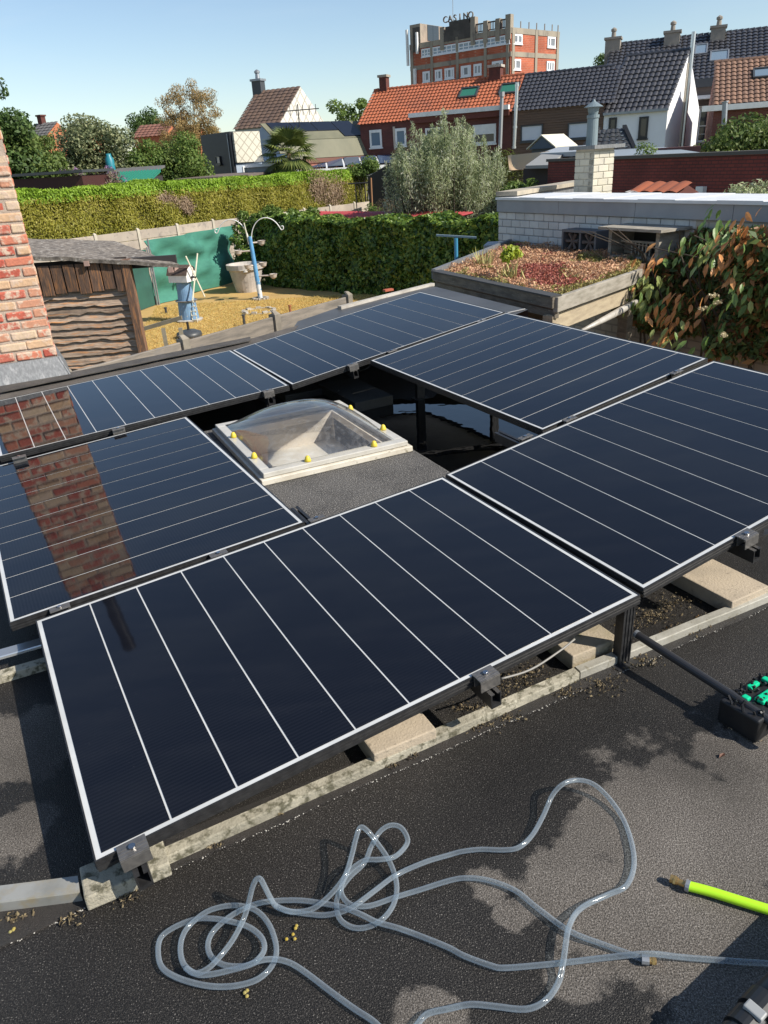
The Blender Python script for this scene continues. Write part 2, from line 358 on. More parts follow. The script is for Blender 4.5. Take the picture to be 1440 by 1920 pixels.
pane_d = mat('curtained_pane', (.22, .23, .25), .15, (.14, .15, .17), 1.5)
for (a, b, mu) in (((-11.152, 12.619)[0], (-10.162, 12.519)[0], (.35,)), ((-9.476, 12.706)[0], (-8.523, 12.608)[0], (.4,)), ((-8.193, 12.827)[0], (-6.937, 12.696)[0], (.3, .7)), ((-6.067, 12.854)[0], (-4.789, 12.718)[0], (.25, .75)), ((-4.454, 12.781)[0], (-3.46, 12.675)[0], (.5,)), ((-2.189, 12.781)[0], (-0.876, 12.639)[0], (.27, .73))):
    FL.window(tw, a, b, zl0, zl1, wwin, pane_d, mu, d=.02, fw=.2)
for p0, p1, mu in (((0.328, 14.221), (1.812, 15.084), (.5,)), ((6.118, 14.111), (7.559, 15.104), (.35,)), ((0.323, 11.913), (1.626, 12.876), (.33,)), ((6.104, 11.873), (7.487, 12.849), (.35, .65))):
    FR.window(tw, p0[0], p1[0], p0[1], p1[1], wwin, pane_d, mu, d=.02, fw=.18)
# roof edge of the tower: pillars, railings, stepped sign wall, lift house, aerials
dk = mat('weathered_dark_concrete', (.06, .055, .05), .9, (.10, .09, .08), 1)
for (a, h, w) in ((-.3, 1.15, .6), ((-1.518, 16.142)[0], .95, .5), ((-2.976, 16.101)[0], .95, .5), ((-4.501, 16.205)[0], 1.5, .55), ((-8.42, 16.08)[0], 1.1, .5)):
    q = MB(); FL.slab(q, a - w / 2, a + w / 2, zr - 1.0, zr + h, -.5, .13); q.build('roof_pillar', tconc, tw)
for a, b in (((-4.239, 16.265)[0], (-3.073, 16.113)[0]), ((-2.881, 16.088)[0], (-1.611, 15.923)[0]), ((-1.422, 15.898)[0], (-0.454, 15.772)[0])):
    q = MB(); FL.slab(q, a, b, zr + .72, zr + .84, -.1, 0); FL.slab(q, a, b, zr + .05, zr + .14, -.1, 0)
    for i in range(7): x = a + (b - a) * (i + .5) / 7; FL.slab(q, x - .03, x + .03, zr + .14, zr + .72, -.08, -.02)
    q.build('railing', dk, tw)
q = MB(); a0 = (-8.241, 16.302)[0]; a1 = (-4.729, 16.329)[0]; w_ = a1 - a0
FL.slab(q, a0, a1, zr - .3, zr + .5, -.4, .1); FL.slab(q, a0 + w_ * .08, a1 - w_ * .02, zr + .5, zr + 1.05, -.4, .1); FL.slab(q, a0 + w_ * .22, a1 - w_ * .06, zr + 1.05, zr + 1.45, -.4, .1)
q.build('sign_wall', dk, tw)
lx = (-6.519, 16.945)[0]; lmat = mat('sign_letter', (.16, .14, .11), .6)
for i, ch_ in enumerate('CASINO'):
    fc = bpy.data.curves.new('letter_outline', 'FONT'); fc.body = ch_; fc.size = .85; fc.extrude = .08; fc.align_x = 'CENTER'
    fo = bpy.data.objects.new('letter_outline', fc); COL.objects.link(fo); dg = bpy.context.evaluated_depsgraph_get(); me = bpy.data.meshes.new_from_object(fo.evaluated_get(dg)); bpy.data.objects.remove(fo)
    me.materials.clear(); me.materials.append(lmat); o = bpy.data.objects.new('letter', me); COL.objects.link(o); o.parent = tw
    o.matrix_world = Matrix.Translation(FL.P(lx + (i - 2.5) * .62 + (.1 if i > 3 else 0), zr + 1.45, -.1)) @ Matrix(((FL.d.x, 0, FL.n.x, 0), (FL.d.y, 0, FL.n.y, 0), (0, 1, 0, 0), (0, 0, 0, 1)))
q = MB(); a0 = (-12.732, 16.622)[0]; a1 = (-11.316, 16.444)[0]; z1 = (-11.895, 17.263)[1] + .2
FL.slab(q, a0, a1, zr - .3, z1, -6, .03); q.build('lift_house', tconc, tw)
q = MB(); FL.slab(q, a0 + .4, a1 - .1, zr - .8, z1 - .3, .03, .06); q.build('dark_panel', dk, tw)
q = MB(); o = FL.P(a1, zr + .3, -1.3); q.ob(o + FR.n * 0 + FL.d * .01, FL.d * .03, -FL.n * 2.2, UP * 1.5); q.build('opening', glass_dark, tw)
for (px_, z0_, z1_, ww) in ((sL - .15, zr - 2.0, z1 - .4, .22), (sL + .75, zw0 - 4.3, zw0 - 1.0, .3), (a1 - .35, zr - 1.0, z1 - .8, .22)):
    q = MB(); FL.slab(q, px_ - ww / 2, px_ + ww / 2, z0_, z1_, .1, .35); q.build('antenna', white, tw)
for px_ in ((1.688, 16.031)[0], (3.058, 16.104)[0], (4.369, 16.079)[0], (5.751, 16.104)[0], (7.071, 16.077)[0], (8.127, 16.034)[0]):
    q = MB(); q.tube([FR.P(px_, zr - .4, -.1), FR.P(px_, zr + .62, -.1)], .06, 5); q.build('roof_post', tconc, tw)
q = MB(); q.tube([FL.P(a1 + 2.3, zr, -3), FL.P(a1 + 2.3, z1 + 3.2, -3)], .05, 5); q.build('mast', steel, tw)

# --- orange roofed terrace house
oh = thing('terrace_house', 'long low brick house with a bright orange tiled roof and two green blinded roof windows', 'house')
FO = Fac(OR, -27) if 0 else Fac((0.019, 53.7, 6.294), -27)
ot = mat('orange_tiles', (.40, .115, .05), .8, (.32, .095, .045), 1.2, col3=(.27, .085, .045), s3=.5, lo3=.52, hi3=.7)
s1 = (10.063, 6.395)[0]; sm = (3.601, 6.376)[0]; ze = 6.35; RUN, RISE = 2.6, 8.312 - 6.35
q = MB(); FO.body(q, 0, s1, ze, RUN, RISE, 6.5); q.build('wall', brickmat('house_brick', (.15, .045, .035), (.12, .035, .03), (.10, .05, .042), .22, .075, YR if 0 else -27), oh)
tiles(FO, oh, -.15, s1, ze, RUN, RISE, .24, .3, .045, ot); ridge(FO, oh, -.1, s1, ze, RUN, RISE, ot)
q = MB(); FO.slab(q, sm, s1 - .1, ze + .12, ze + .36, .1, .42); q.build('gutter', white, oh)
q = MB(); FO.slab(q, sm, s1 - .1, ze - .2, ze + .12, 0, .3); q.build('fascia', mat('house_brick_plain', (.13, .04, .03), .85), oh)
for (p0, p1, kind) in (((0.672, 4.959), (1.525, 5.98), 0), ((2.483, 4.948), (3.235, 5.957), 0), ((4.546, 4.618), (6.02, 5.83), 1), ((7.648, 4.737), (9.109, 5.793), 2)):
    w = FO.window(oh, p0[0], p1[0], p0[1], p1[1], white, (glass_blue, glass_dark, glass_dark)[kind], () if kind != 1 else (.5,), d=.01, fw=.12)
    if kind != 1:
        h = (p1[1] - p0[1]); q = MB(); FO.slab(q, p0[0] + .1, p1[0] - .1, p1[1] - h * (.16 if kind == 0 else .5), p1[1] - .03, .02, .075); q.build('shutter', white, w)
grb = mat('green_blind', (.03, .16, .11), .5)
for a in ((5.858, 6.073)[0], (8.428, 6.038)[0]): roofwin(FO, oh, a + .42, a + 1.6, .47, .74, ze, RUN, RISE, darkm, grb)
stack(oh, FO, .65, -RUN, ze + RISE - .6, ze + RISE + .75, .5, .5, red_wall, tconc, pot=False)
stack(oh, FO, (7.892, 6.359)[0] + .35, -RUN, ze + RISE - .6, ze + RISE + .6, .72, .6, red_wall, conc_pale, pot=False)
q = MB(); q.tube([(2.15, 52.614, 6.073), (2.169, 52.605, 4.768)], .09, 6); q.build('drainpipe', mat('cream_pipe', (.5, .42, .34), .6), oh)
q = MB(); o = (8.244, 48.809, 4.432); t_ = (8.322, 48.795, 7.121); q.tube([o, t_], .11, 8); q.tube([t_, (t_[0], t_[1], t_[2] + .25)], .16, 8)
tag(q.build('flue_pipe', mat('grey_flue', (.30, .31, .32), .5)), 'grey flue pipe rising in front of the orange roof, with a thicker cap', 'flue pipe')
q = MB(); o = (8.951, 48.074, 4.382); t_ = (9.065, 48.052, 7.743); q.tube([o, t_], .10, 8); 
for k in range(4): p = Vector(o).lerp(Vector(t_), k / 3.2); q.tube([p, p + UP * .12], .125, 8)
tag(q.build('flue_pipe', steel), 'shiny steel flue pipe standing before the seam of orange and grey roofs', 'flue pipe')
# --- timber clad house
gh = thing('terrace_house', 'timber clad house with a dark grey pantile roof and two closed pale shutters', 'house')
dt = mat('anthracite_tiles', (.042, .043, .05), .38, (.058, .058, .066), 2, spec=.6)
g0 = s1; g1 = (15.364, 6.29)[0]
q = MB(); FO.body(q, g0 + .02, g1, ze, RUN, RISE * .98, 6.5); q.build('wall', mat('clad_backing', (.12, .07, .045), .8), gh)
q = MB(); cl = mat('grey_cedar', (.155, .095, .065), .75, (.10, .066, .05), 1.5, stretch=(.6, .6, 14), yaw=-27)
for i in range(46):
    z0 = .4 + i * .13; FO.slab(q, g0 + .03, g1 - .01, z0, z0 + .112, .0, .04 + .012 * math.sin(i * 2.7))
q.build('cladding_boards', cl, gh, kind='stuff')
tiles(FO, gh, g0, g1 + .55, ze, RUN, RISE * .98, .26, .32, .05, dt); ridge(FO, gh, g0, g1, ze, RUN, RISE * .98, dt)
shut = mat('closed_shutter', (.60, .64, .70), .5, (.55, .59, .66), 1)
for p0, p1 in (((10.646, 4.704), (11.959, 5.57)), ((13.411, 4.677), (14.77, 5.513))):
    FO.window(gh, p0[0], p1[0], p0[1], p1[1], darkm, shut, (), d=.06, fw=.07, name='shutter_window')
# --- white house
wh = thing('terrace_house', 'white rendered house with a steep dark roof and a sunlit cream gable', 'house')
w0, w1 = g1, (18.77, 6.003)[0]; wr = 3.1; wi = 8.712 - (17.163, 5.997)[1] + .15; wz = (17.163, 5.997)[1] - .15
q = MB(); FO.body(q, w0 + .02, w1, wz, wr, wi, 6.6, skew=.16); q.build('wall', mat('white_render', (.80, .81, .82), .8, (.75, .76, .77), .6), wh)
tiles(FO, wh, w0 - .05, w1 + .06, wz, wr, wi, .29, .36, .055, dt, skew=.16); ridge(FO, wh, w0 + .5, w1 + .5, wz, wr, wi, dt)
q = MB(); FO.slab(q, w0, w1 + .05, wz - .1, wz + .03, .02, .2); q.build('gutter', zinc, wh)
for p0, p1 in (((15.689, 4.807), (16.124, 5.617)), ((17.324, 4.464), (17.82, 5.548))):
    FO.window(wh, p0[0], p1[0], p0[1], p1[1], blackm, glass_dark, (), d=.02, fw=.1)
q = MB(); q.tube([FO.P(w1 + .62, 3.2, -wr), FO.P(w1 + .62, wz + wi + .9, -wr)], .12, 8); q.build('flue', steel, wh)
q = MB(); FO.slab(q, w1 + .45, w1 + .54, 2.2, wz + wi - .6, -wr - .25, -wr + .25); q.build('chimney_breast', mat('cream_render', (.60, .54, .44), .85), wh)
# --- dark apartment row behind
ap = thing('apartment_block', 'long apartment block with dark roof, three pale chimneys and balconies', 'building')
FD = Fac((21.138, 54.011, 7.674), -22); az_ = (21.138, 54.011, 7.674)[2]; arun = 5.2; arise = 10.571 - (21.138, 54.011, 7.674)[2]
aL = (-5.369, 8.118)[0]; aR = aL + 24
q = MB(); FD.body(q, aL, aR, az_, arun, arise, 10.4); q.build('wall', mat('apartment_wall', (.16, .13, .12), .85), ap)
tiles(FD, ap, aL, aR, az_, arun, arise, .33, .42, .06, dt); ridge(FD, ap, aL, aR, az_, arun, arise, dt)
q = MB(); FD.slab(q, aL, aR, az_ - .45, az_ + .02, .1, .5); q.build('fascia', darkm, ap)
q = MB(); FD.slab(q, 0, 4, az_ - 1.15, az_ - .95, .0, 1.3); q.build('lintel', white, ap)
sc = mat('chimney_render', (.29, .26, .22), .9, (.23, .21, .18), 2)
for px_, w in ((-5.216, 1.05), (-1.349, 1.05), (1.522, .95)):
    stack(ap, FD, px_, -arun + .5, az_ + arise - 1.3, az_ + arise + .28, w * .95, .95, sc, sc)
for a, t0, t1, w in (((0.66, 7.972)[0] + .5, .33, .55, 1.15), ((-0.617, 8.081)[0] + .8, .52, .74, .8)): roofwin(FD, ap, a, a + w, t0, t1, az_, arun, arise, zinc, glass_blue)
for z0_ in (az_ - 3.6, az_ - 6.4):
    q = MB(); FD.slab(q, -.2, 4, z0_ - .35, z0_, 0, 1.3); b_ = q.build('balcony', mat('balcony_slab', (.25, .22, .2), .9), ap)
    q = MB(); FD.slab(q, -.2, 4, z0_ + .9, z0_ + .97, 1.22, 1.28); FD.slab(q, -.2, 4, z0_ + .45, z0_ + .49, 1.22, 1.28)
    for i in range(5): FD.slab(q, -.2 + i, -.14 + i, z0_, z0_ + .9, 1.22, 1.28)
    q.build('railing', steel, b_)
    FD.window(ap, .4, 1.5, z0_ + .05, z0_ + 2.1, white, glass_dark, (.5,), d=.02); FD.window(ap, 1.9, 2.9, z0_ + .05, z0_ + 2.1, blackm, glass_dark, (), d=.02)
# --- brown tiled house at the right edge
bh = thing('corner_house', 'house with brown pantile roof, one roof window and white gutter at the right edge', 'house')
FB = Fac((18.352, 43.269, 5.799), -20); bz = (18.352, 43.269, 5.799)[2]; brun = 3.2; brise = 7.894 - (18.352, 43.269, 5.799)[2]
bm = mat('brown_tiles', (.23, .13, .085), .7, (.17, .10, .07), 1.5)
q = MB(); FB.body(q, .1, 14, bz, brun, brise, 6.4); q.build('wall', brickmat('corner_brick', (.16, .05, .04), (.13, .04, .032), (.14, .08, .07), .22, .075, -20), bh)
tiles(FB, bh, 0, 14, bz, brun, brise, .27, .34, .05, bm); ridge(FB, bh, 0, 14, bz, brun, brise, bm)
roofwin(FB, bh, (1.185, 6.384)[0] + .7, (1.185, 6.384)[0] + 1.65, .5, .72, bz, brun, brise, darkm, glass_blue)
q = MB(); FB.slab(q, -.5, 14, bz - .28, bz - .02, .05, .4); q.build('gutter', white, bh)
q = MB(); q.tube([(17.755, 40.259, 4.803), (17.685, 40.29, 5.769)], .13, 8); q.tube([(17.685, 40.29, 5.769), (17.68, 40.292, 5.826)], .17, 8)
tag(q.build('flue_pipe', zinc), 'short zinc flue pipe in front of the white gutter beside the tree', 'flue pipe')
# --- left: house with white slate gable
lh = thing('gabled_house', 'house with brown roof and a white diamond slated gable left of the barn', 'house')
FW = Fac((-8.729, 59.362, 6.768), -27); lz = (-8.729, 59.362, 6.768)[2]; lrun = 3.4; lrise = 9.244 - (-8.729, 59.362, 6.768)[2]; lL = 3.547
def diamonds(name, c1, c2, yaw, s):
    m, n, l, p = nt(name); geo = n.new('ShaderNodeNewGeometry'); mp = n.new('ShaderNodeMapping'); l.new(geo.outputs['Position'], mp.inputs[0]); mp.inputs['Rotation'].default_value = (0, 0, R(-yaw))
    sp = n.new('ShaderNodeSeparateXYZ'); l.new(mp.outputs[0], sp.inputs[0]); outs = []
    for sg in (1, -1):
        a = n.new('ShaderNodeMath'); a.operation = 'MULTIPLY_ADD'; l.new(sp.outputs[2], a.inputs[0]); a.inputs[1].default_value = sg; l.new(sp.outputs[0], a.inputs[2])
        b = n.new('ShaderNodeMath'); b.operation = 'MULTIPLY'; l.new(a.outputs[0], b.inputs[0]); b.inputs[1].default_value = s
        f = n.new('ShaderNodeMath'); f.operation = 'FRACT'; l.new(b.outputs[0], f.inputs[0]); c = n.new('ShaderNodeMath'); c.operation = 'LESS_THAN'; l.new(f.outputs[0], c.inputs[0]); c.inputs[1].default_value = .14; outs.append(c)
    mx = n.new('ShaderNodeMath'); mx.operation = 'MAXIMUM'; l.new(outs[0].outputs[0], mx.inputs[0]); l.new(outs[1].outputs[0], mx.inputs[1])
    mi = n.new('ShaderNodeMix'); mi.data_type = 'RGBA'; l.new(mx.outputs[0], mi.inputs[0]); mi.inputs[6].default_value = c4(c1); mi.inputs[7].default_value = c4(c2); l.new(mi.outputs[2], p.inputs['Base Color']); p.inputs['Roughness'].default_value = .7
    return m
dia = diamonds('white_diamond_slates', (.62, .60, .54), (.40, .37, .31), 63, .95)
q = MB(); FW.body(q, -0.154 - .0, lL, lz, lrun, lrise, 6.8); q.build('wall', dia, lh)
tiles(FW, lh, -0.154 - .1, lL + .02, lz, lrun, lrise, .4, .34, .04, mat('dark_brown_tiles', (.135, .085, .06), .75, (.10, .065, .05), 1.5)); 
stack(lh, FW, -0.248 + .3, -lrun + .1, lz + lrise - .6, lz + lrise + .65, .75, .6, darkm, zinc)
# --- barn with olive roof
bn = thing('barn', 'blue grey barn with olive sheet roof carrying dark solar panels', 'barn')
FN = Fac((-4.768, 49.772, 4.571), 37); nz = (-3.828, 49.853, 4.517)[2]
bfront = mat('blue_grey_cladding', (.36, .42, .50), .6, (.33, .39, .47), 1)
olive = mat('olive_roof_sheet', (.165, .16, .105), .7, (.13, .13, .085), .8, stretch=(1, 1, .5))
L_ = 13.0; cs = [(0, 0), (0, 4.55), (-.35, 5.55), (-2.0, 6.55), (-3.6, 5.55), (-4.0, 4.55), (-4.0, 0)]
cs = [(d, z) for d, z in cs]
q = MB(); q.prism([FN.P(0, z, d) for d, z in cs], FN.d * L_); q.build('wall', [bfront], bn)
q = MB(); q.ob(FN.P(-.15, 4.55, .1), FN.d * (L_ + .2), FN.P(0, 5.58, -.33) - FN.P(0, 4.55, .1), FN.n * .05 + UP * .02)
q.ob(FN.P(-.15, 5.58, -.33), FN.d * (L_ + .2), FN.P(0, 6.6, -2.0) - FN.P(0, 5.58, -.33), FN.n * .03 + UP * .05); q.build('roof', olive, bn)
q = MB(); FN.slab(q, 0, L_, 4.3, 4.55, .01, .12); q.build('gutter', mat('brown_fascia', (.16, .07, .05), .7), bn)
q = MB(); FN.slab(q, .05, L_, .5, 4.3, .0, .03); q.build('brick_side', mat('salmon_brick', (.40, .15, .10), .85, (.33, .12, .08), 4), bn)
FE = Fac(FN.o, 37 - 90); q = MB(); q.ob(FN.P(-.03, 2.6, -3.6), -FN.d * .05, FN.n * 1.4, UP * 1.7); q.build('shutter', mat('blue_shutter', (.42, .47, .55), .5), bn)
q = MB(); q.ob(FN.P(-.03, 4.3, -3.7), -FN.d * .3, FN.n * 1.7, UP * .12); q.build('shutter_box', darkm, bn)
pvd = mat('dark_pv', (.010, .013, .022), .3)
sl = (FN.P(0, 6.6, -2.0) - FN.P(0, 5.58, -.33)); slu = sl.normalized()
for (a, w) in ((.25, 1.55), (1.85, 1.55), (3.45, 1.55), (5.05, 1.5)):
    hh = 1.0 if a in (1.85, 3.45) else 1.75; st_ = sl.length - hh - .08
    q = MB(); q.ob(FN.P(a, 5.64, -.31) + slu * st_, FN.d * w, slu * hh, UP * .06); q.build('roof_panel', pvd, bn)
q = MB(); o = (-3.768, 51.863, 6.551); o = Vector(o)
ant = MB(); b0 = (-3.763, 52.365, 6.334)
ant.tube([Vector(b0), Vector(b0) + UP * 1.3], .035, 5); ant.tube([Vector(b0) + UP * .95 - V3(1.1, 0, 0), Vector(b0) + UP * 1.0 + V3(1.3, .1, 0)], .03, 5)
for k in range(6): p = Vector(b0) + UP * .97 + V3(-.9 + k * .4, 0, 0); ant.tube([p - V3(0, .1, .3), p + V3(0, .1, .28)], .02, 4)
tag(ant.build('tv_aerial', blackm), 'thin dark television aerial standing before the barn roof panels', 'aerial')
# --- black cube annexe
bc = thing('modern_annexe', 'black clad cube with a pale diamond slated side behind the hedge', 'building')
FC = Fac((-7.101, 45.449, 6.086), -50); FC2 = Fac((-7.101, 45.449, 6.086), 40); ctop = (-7.101, 45.449, 6.086)[2]; cw = (-3.22, 6.201)[0]
q = MB(); q.prism([FC.P(0, 0), FC.P(cw, 0), FC.P(cw, 0) + FC2.d * 1.75, FC2.P(1.75, 0)], UP * (ctop - .0)); q.build('wall', mat('black_cladding', (.012, .013, .018), .5, (.02, .02, .026), 6), bc)
q = MB(); FC2.slab(q, .12, 1.8, ctop - 1.55, ctop - .03, .02, .2); q.build('slate_side', diamonds('cream_diamond_slates', (.58, .55, .45), (.36, .33, .26), 40, 1.9), bc)
q = MB(); FC2.slab(q, .12, 1.8, ctop - 3.4, ctop - 1.6, .0, .06); q.build('lower_wall', bfront, bc)
FC2.window(bc, .5, 1.6, ctop - 2.4, ctop - 1.75, white, glass_dark, (), d=.06)
FC.window(bc, cw * .55, cw * .40, ctop - 1.55, ctop - 1.15, blackm, glass_blue, (), d=.02, fw=.04)
q = MB(); q.tube([FC.P(-.25, ctop - 2.6, .03), FC.P(-.25, ctop - .1, .03)], .03, 5); q.build('drainpipe', zinc, bc)
# --- flat roofed building with rows of solar panels behind the hedge
fb = thing('flat_roof_shed', 'white edged flat roofed building topped with rows of tilted solar panels', 'building')
FS = Fac((-3.922, 49.846, 3.637), 4); fz = (-2.614, 50.432, 3.943)[2]
q = MB(); FS.slab(q, -.8, 7.5, 0, fz - .35, -9, 0); q.build('wall', mat('shed_wall_grey', (.30, .31, .31), .7), fb)
q = MB(); FS.slab(q, -.9, 7.6, fz - .35, fz, -9.1, .08); q.build('roof_edge', white, fb)
pf = mat('pale_panel_frame', (.62, .64, .66), .4)
for r_ in range(4):
    for c_ in range(7):
        a = -.3 + c_ * 1.08; d = -.9 - r_ * 1.9
        q = MB(); q.ob(FS.P(a, fz + .1, d), FS.d * .95, -FS.n * 1.4 + UP * .42, UP * .04); o = q.build('solar_module', mat('far_pv', (.05, .075, .13), .15) if r_ + c_ == 0 else bpy.data.materials['far_pv'], fb)
        q = MB(); q.prism([FS.P(a + .955, fz + .01, d + .02), FS.P(a + .955, fz + .01, d - 1.5), FS.P(a + .955, fz + .5, d - 1.45), FS.P(a + .955, fz + .14, d + .02)], FS.d * .1); q.build('panel_wedge', pf, o)
ga = thing('garden_room', 'small grey flat roofed garden room left of the palm behind the hedge', 'garden room')
FG = Fac((-6.103, 43.575, 3.809), -8); gz = (-5.633, 43.638, 4.402)[2]
q = MB(); FG.slab(q, 0, 2.2, 0, gz - .15, -3, 0); q.build('wall', mat('garden_room_grey', (.20, .22, .23), .6), ga); q = MB(); FG.slab(q, -.1, 2.3, gz - .15, gz, -3.1, .1); q.build('roof_edge', pf, ga)
FG.window(ga, .9, 2.0, gz - 1.4, gz - .4, darkm, glass_dark, (), d=.01)
q = MB(); q.ob(FG.P(.3, gz + .05, -.3), FG.d * 1.9, -FG.n * 1.6 + UP * .35, UP * .04); q.build('roof_glazing', glass_blue, ga)
# --- low garden roofs on the left
def lowroof(name, label, p, yaw, w, dp, z, m, rm, slope=0, cat='shed'):
    t = thing(name, label, cat); f = Fac(p, yaw)
    q = MB(); f.slab(q, 0, w, 0, z - .1, -dp, 0); q.build('wall', m, t)
    q = MB(); q.ob(f.P(-.15, z, .15), f.d * (w + .3), -f.n * (dp + .3) + UP * slope, UP * .1); q.build('roof', rm, t)
    return t, f
dkw = mat('dark_stained_wood', (.035, .03, .03), .7); greyfelt = mat('grey_felt', (.13, .13, .13), .9, (.10, .10, .10), 3)
lowroof('garden_shed', 'long dark flat topped pergola shed left behind the tall hedge', (-14.217, 33.074, 4.058), -12, 3.2, 2.2, (-13.427, 33.402, 4.441)[2], mat('oxblood_boards', (.05, .014, .012), .7), darkm)
lowroof('garden_shed', 'shed with grey felt roof in front of the fruit tree', (-12.473, 40.105, 4.233), -14, 2.3, 1.2, (-11.554, 40.38, 4.248)[2], dkw, greyfelt, .25)
t_, f_ = lowroof('garden_shed', 'small shed with green ribbed metal roof beside the flowering bush', (-11.72, 37.721, 3.825), -16, 2.0, .9, (-10.82, 37.989, 3.879)[2], dkw, mat('green_metal_roof', (.03, .20, .14), .4), .42)
q = MB()
for k in range(15): q.ob(f_.P(-.12 + k * .16, (-10.82, 37.989, 3.879)[2] + .1, .15), f_.d * .05, -f_.n * 1.2 + UP * .42, UP * .04)
q.build('roof_rib', bpy.data.materials['green_metal_roof'], t_, kind='stuff')
lowroof('garden_shed', 'low brown flat roof between the hedge top and the black cube', (-9.296, 40.958, 3.595), -10, 3.6, 4, (-7.573, 41.312, 3.833)[2], dkw, mat('brown_felt', (.16, .12, .10), .9, (.12, .10, .09), 2), .1)
q = MB(); q.lathe((-12.542, 41.13, 4.268), [(.2, 0), (.22, .1), (.22, .75), (.13, .9), (.13, 1.0)], 12); tag(q.build('gas_bottle', mat('teal_paint', (.02, .19, .24), .4), smooth=True), 'teal gas bottle standing on the grey shed roof under the fruit tree', 'gas bottle')
# far left houses
def smallhouse(label, p, yaw, w, run, rise, ze, rm, wm, chim=True):
    t = thing('distant_house', label, 'house', 'distant houses behind the left trees'); f = Fac(p, yaw); q = MB(); f.body(q, 0, w, ze, run, rise); q.build('wall', wm, t)
    tiles(f, t, -.2, w + .2, ze, run, rise, .5, .4, .05, rm); 
    if chim: stack(t, f, w * .3, -run, ze + rise - .3, ze + rise + .6, .55, .5, red_wall, red_wall, pot=False)
    return t
grt = mat('grey_far_tiles', (.13, .125, .12), .8); rdt = mat('red_brown_far_tiles', (.22, .10, .07), .8, (.17, .08, .06), 1); obr = mat('orange_far_brick', (.42, .15, .07), .85)
smallhouse('distant grey roofed house with orange gable and chimney above the left bushes', (-31.532, 78.935, 8.416), -30, 2.9, 1.6, 1.15, (-30.908, 79.181, 8.299)[2] - .3, grt, obr)
smallhouse('distant house with red brown roof left of the birch, with white flue', (-22.986, 84.945, 7.542), -18, 3.6, 1.8, 1.1, (-22.079, 85.185, 7.497)[2] + .2 , rdt, obr, False)
smallhouse('distant house with hipped reddish roof just under the birch', (-17.854, 77.982, 6.996), -16, 2.6, 1.6, 1.2, (-16.813, 78.213, 6.943)[2], rdt, obr)
smallhouse('sliver of distant orange roof left of the fruit tree', (-27.945, 81.333, 8.289), -18, 1.8, 1.2, .6, (-27.257, 81.566, 8.026)[2], mat('orange_far_tiles', (.42, .13, .06), .8), obr, False)

# ---------------------------------------------------------------- trees and shrubs in the distance
g_dark = leafmat('leaf_dark', [(.03, .055, .016), (.06, .105, .028), (.11, .165, .05)])
g_mid = leafmat('leaf_mid', [(.045, .075, .018), (.10, .145, .034), (.17, .215, .06)])
g_pale = leafmat('leaf_pale', [(.06, .085, .04), (.13, .155, .075), (.22, .24, .12), (.32, .32, .18)])
g_willow = leafmat('leaf_willow', [(.10, .13, .06), (.25, .29, .15), (.40, .44, .26), (.62, .64, .46)], .5)
g_birch = leafmat('leaf_birch', [(.11, .10, .04), (.24, .18, .07), (.36, .25, .10), (.30, .19, .08)])
g_light = leafmat('leaf_light', [(.06, .10, .02), (.10, .16, .035), (.17, .22, .05)])
def gp(x, y, d, z=0): v = Vector((0, 0, 0)); return (x, y, z)
def tr_at(name, label, cat, p, h, *a, **k): return tree(name, label, cat, (p[0], p[1], 0), h, *a, **k)
T1 = (-15.875, 36.715, 5.175); tr_at('deciduous_tree', 'tall dark green tree cut off by the left edge of the view', 'tree', T1, (-14.902, 37.12, 9.312)[2], (1.1, 1.2, 4.2), .75, 36, 12000, .2, g_dark, cz=.62, trunk=.2, group='trees beyond the hedge')
T2 = (-15.397, 37.999, 4.481); tr_at('deciduous_tree', 'broad bushy green tree behind the dark pergola shed', 'tree', T2, (-14.831, 38.223, 6.519)[2], (3.0, 1.8, 2.3), .8, 46, 20000, .17, g_mid, cz=.62, group='trees beyond the hedge')
T3 = (-14.682, 39.35, 4.419); tr_at('conifer', 'yellowish green conifer with drooping sprays beside the fruit tree', 'tree', T3, (-14.212, 39.522, 6.58)[2], (1.4, 1.2, 2.6), .65, 40, 13000, .16, g_mid, cz=.5, cone=True, aspect=.3, droop=.8, group='trees beyond the hedge')
TX = (-15.297, 44.441, 4.374); tr_at('conifer', 'dark pointed conifer left behind the round fruit tree', 'tree', TX, (-14.797, 44.61, 6.766)[2], (1.5, 1.2, 2.6), .65, 40, 12000, .16, g_dark, cz=.5, cone=True, aspect=.3, droop=.8, group='trees beyond the hedge')
TY = (-16.799, 39.583, 4.537); tr_at('deciduous_tree', 'loose mid green tree at the left edge below the tall one', 'tree', TY, (-16.173, 39.843, 6.969)[2], (1.5, 1.2, 2.2), .7, 36, 12000, .16, g_light, cz=.6, group='trees beyond the hedge')
T4 = (-13.404, 42.957, 4.289); tr_at('fruit_tree', 'round crowned pale green tree, its foliage silvery, above the grey shed', 'tree', T4, (-12.763, 43.152, 7.511)[2], (2.2, 1.9, 2.3), .8, 50, 20000, .16, g_pale, cz=.60, trunk=.2, aspect=.6, group='trees beyond the hedge')
for k, (px_, lab, hh) in enumerate((((-10.96, 42.613, 4.154), 'leafy bush at the left part of the clipped green screen', (-10.598, 42.705, 6.167)[2]), ((-10.216, 43.312, 4.101), 'bluish bush in the middle of the clipped green screen', (-9.855, 43.395, 6.197)[2]), ((-9.095, 43.05, 4.041), 'clipped bright green bush touching the black cube', (-8.772, 43.117, 6.029)[2]))):
    tr_at('bush', lab, 'bush', px_, hh, (1.15, .9, 1.9), .6, 34, 11000, .14, (g_light, g_mid, g_light)[k], cz=.55, trunk=.07, group='bushes by the black cube')
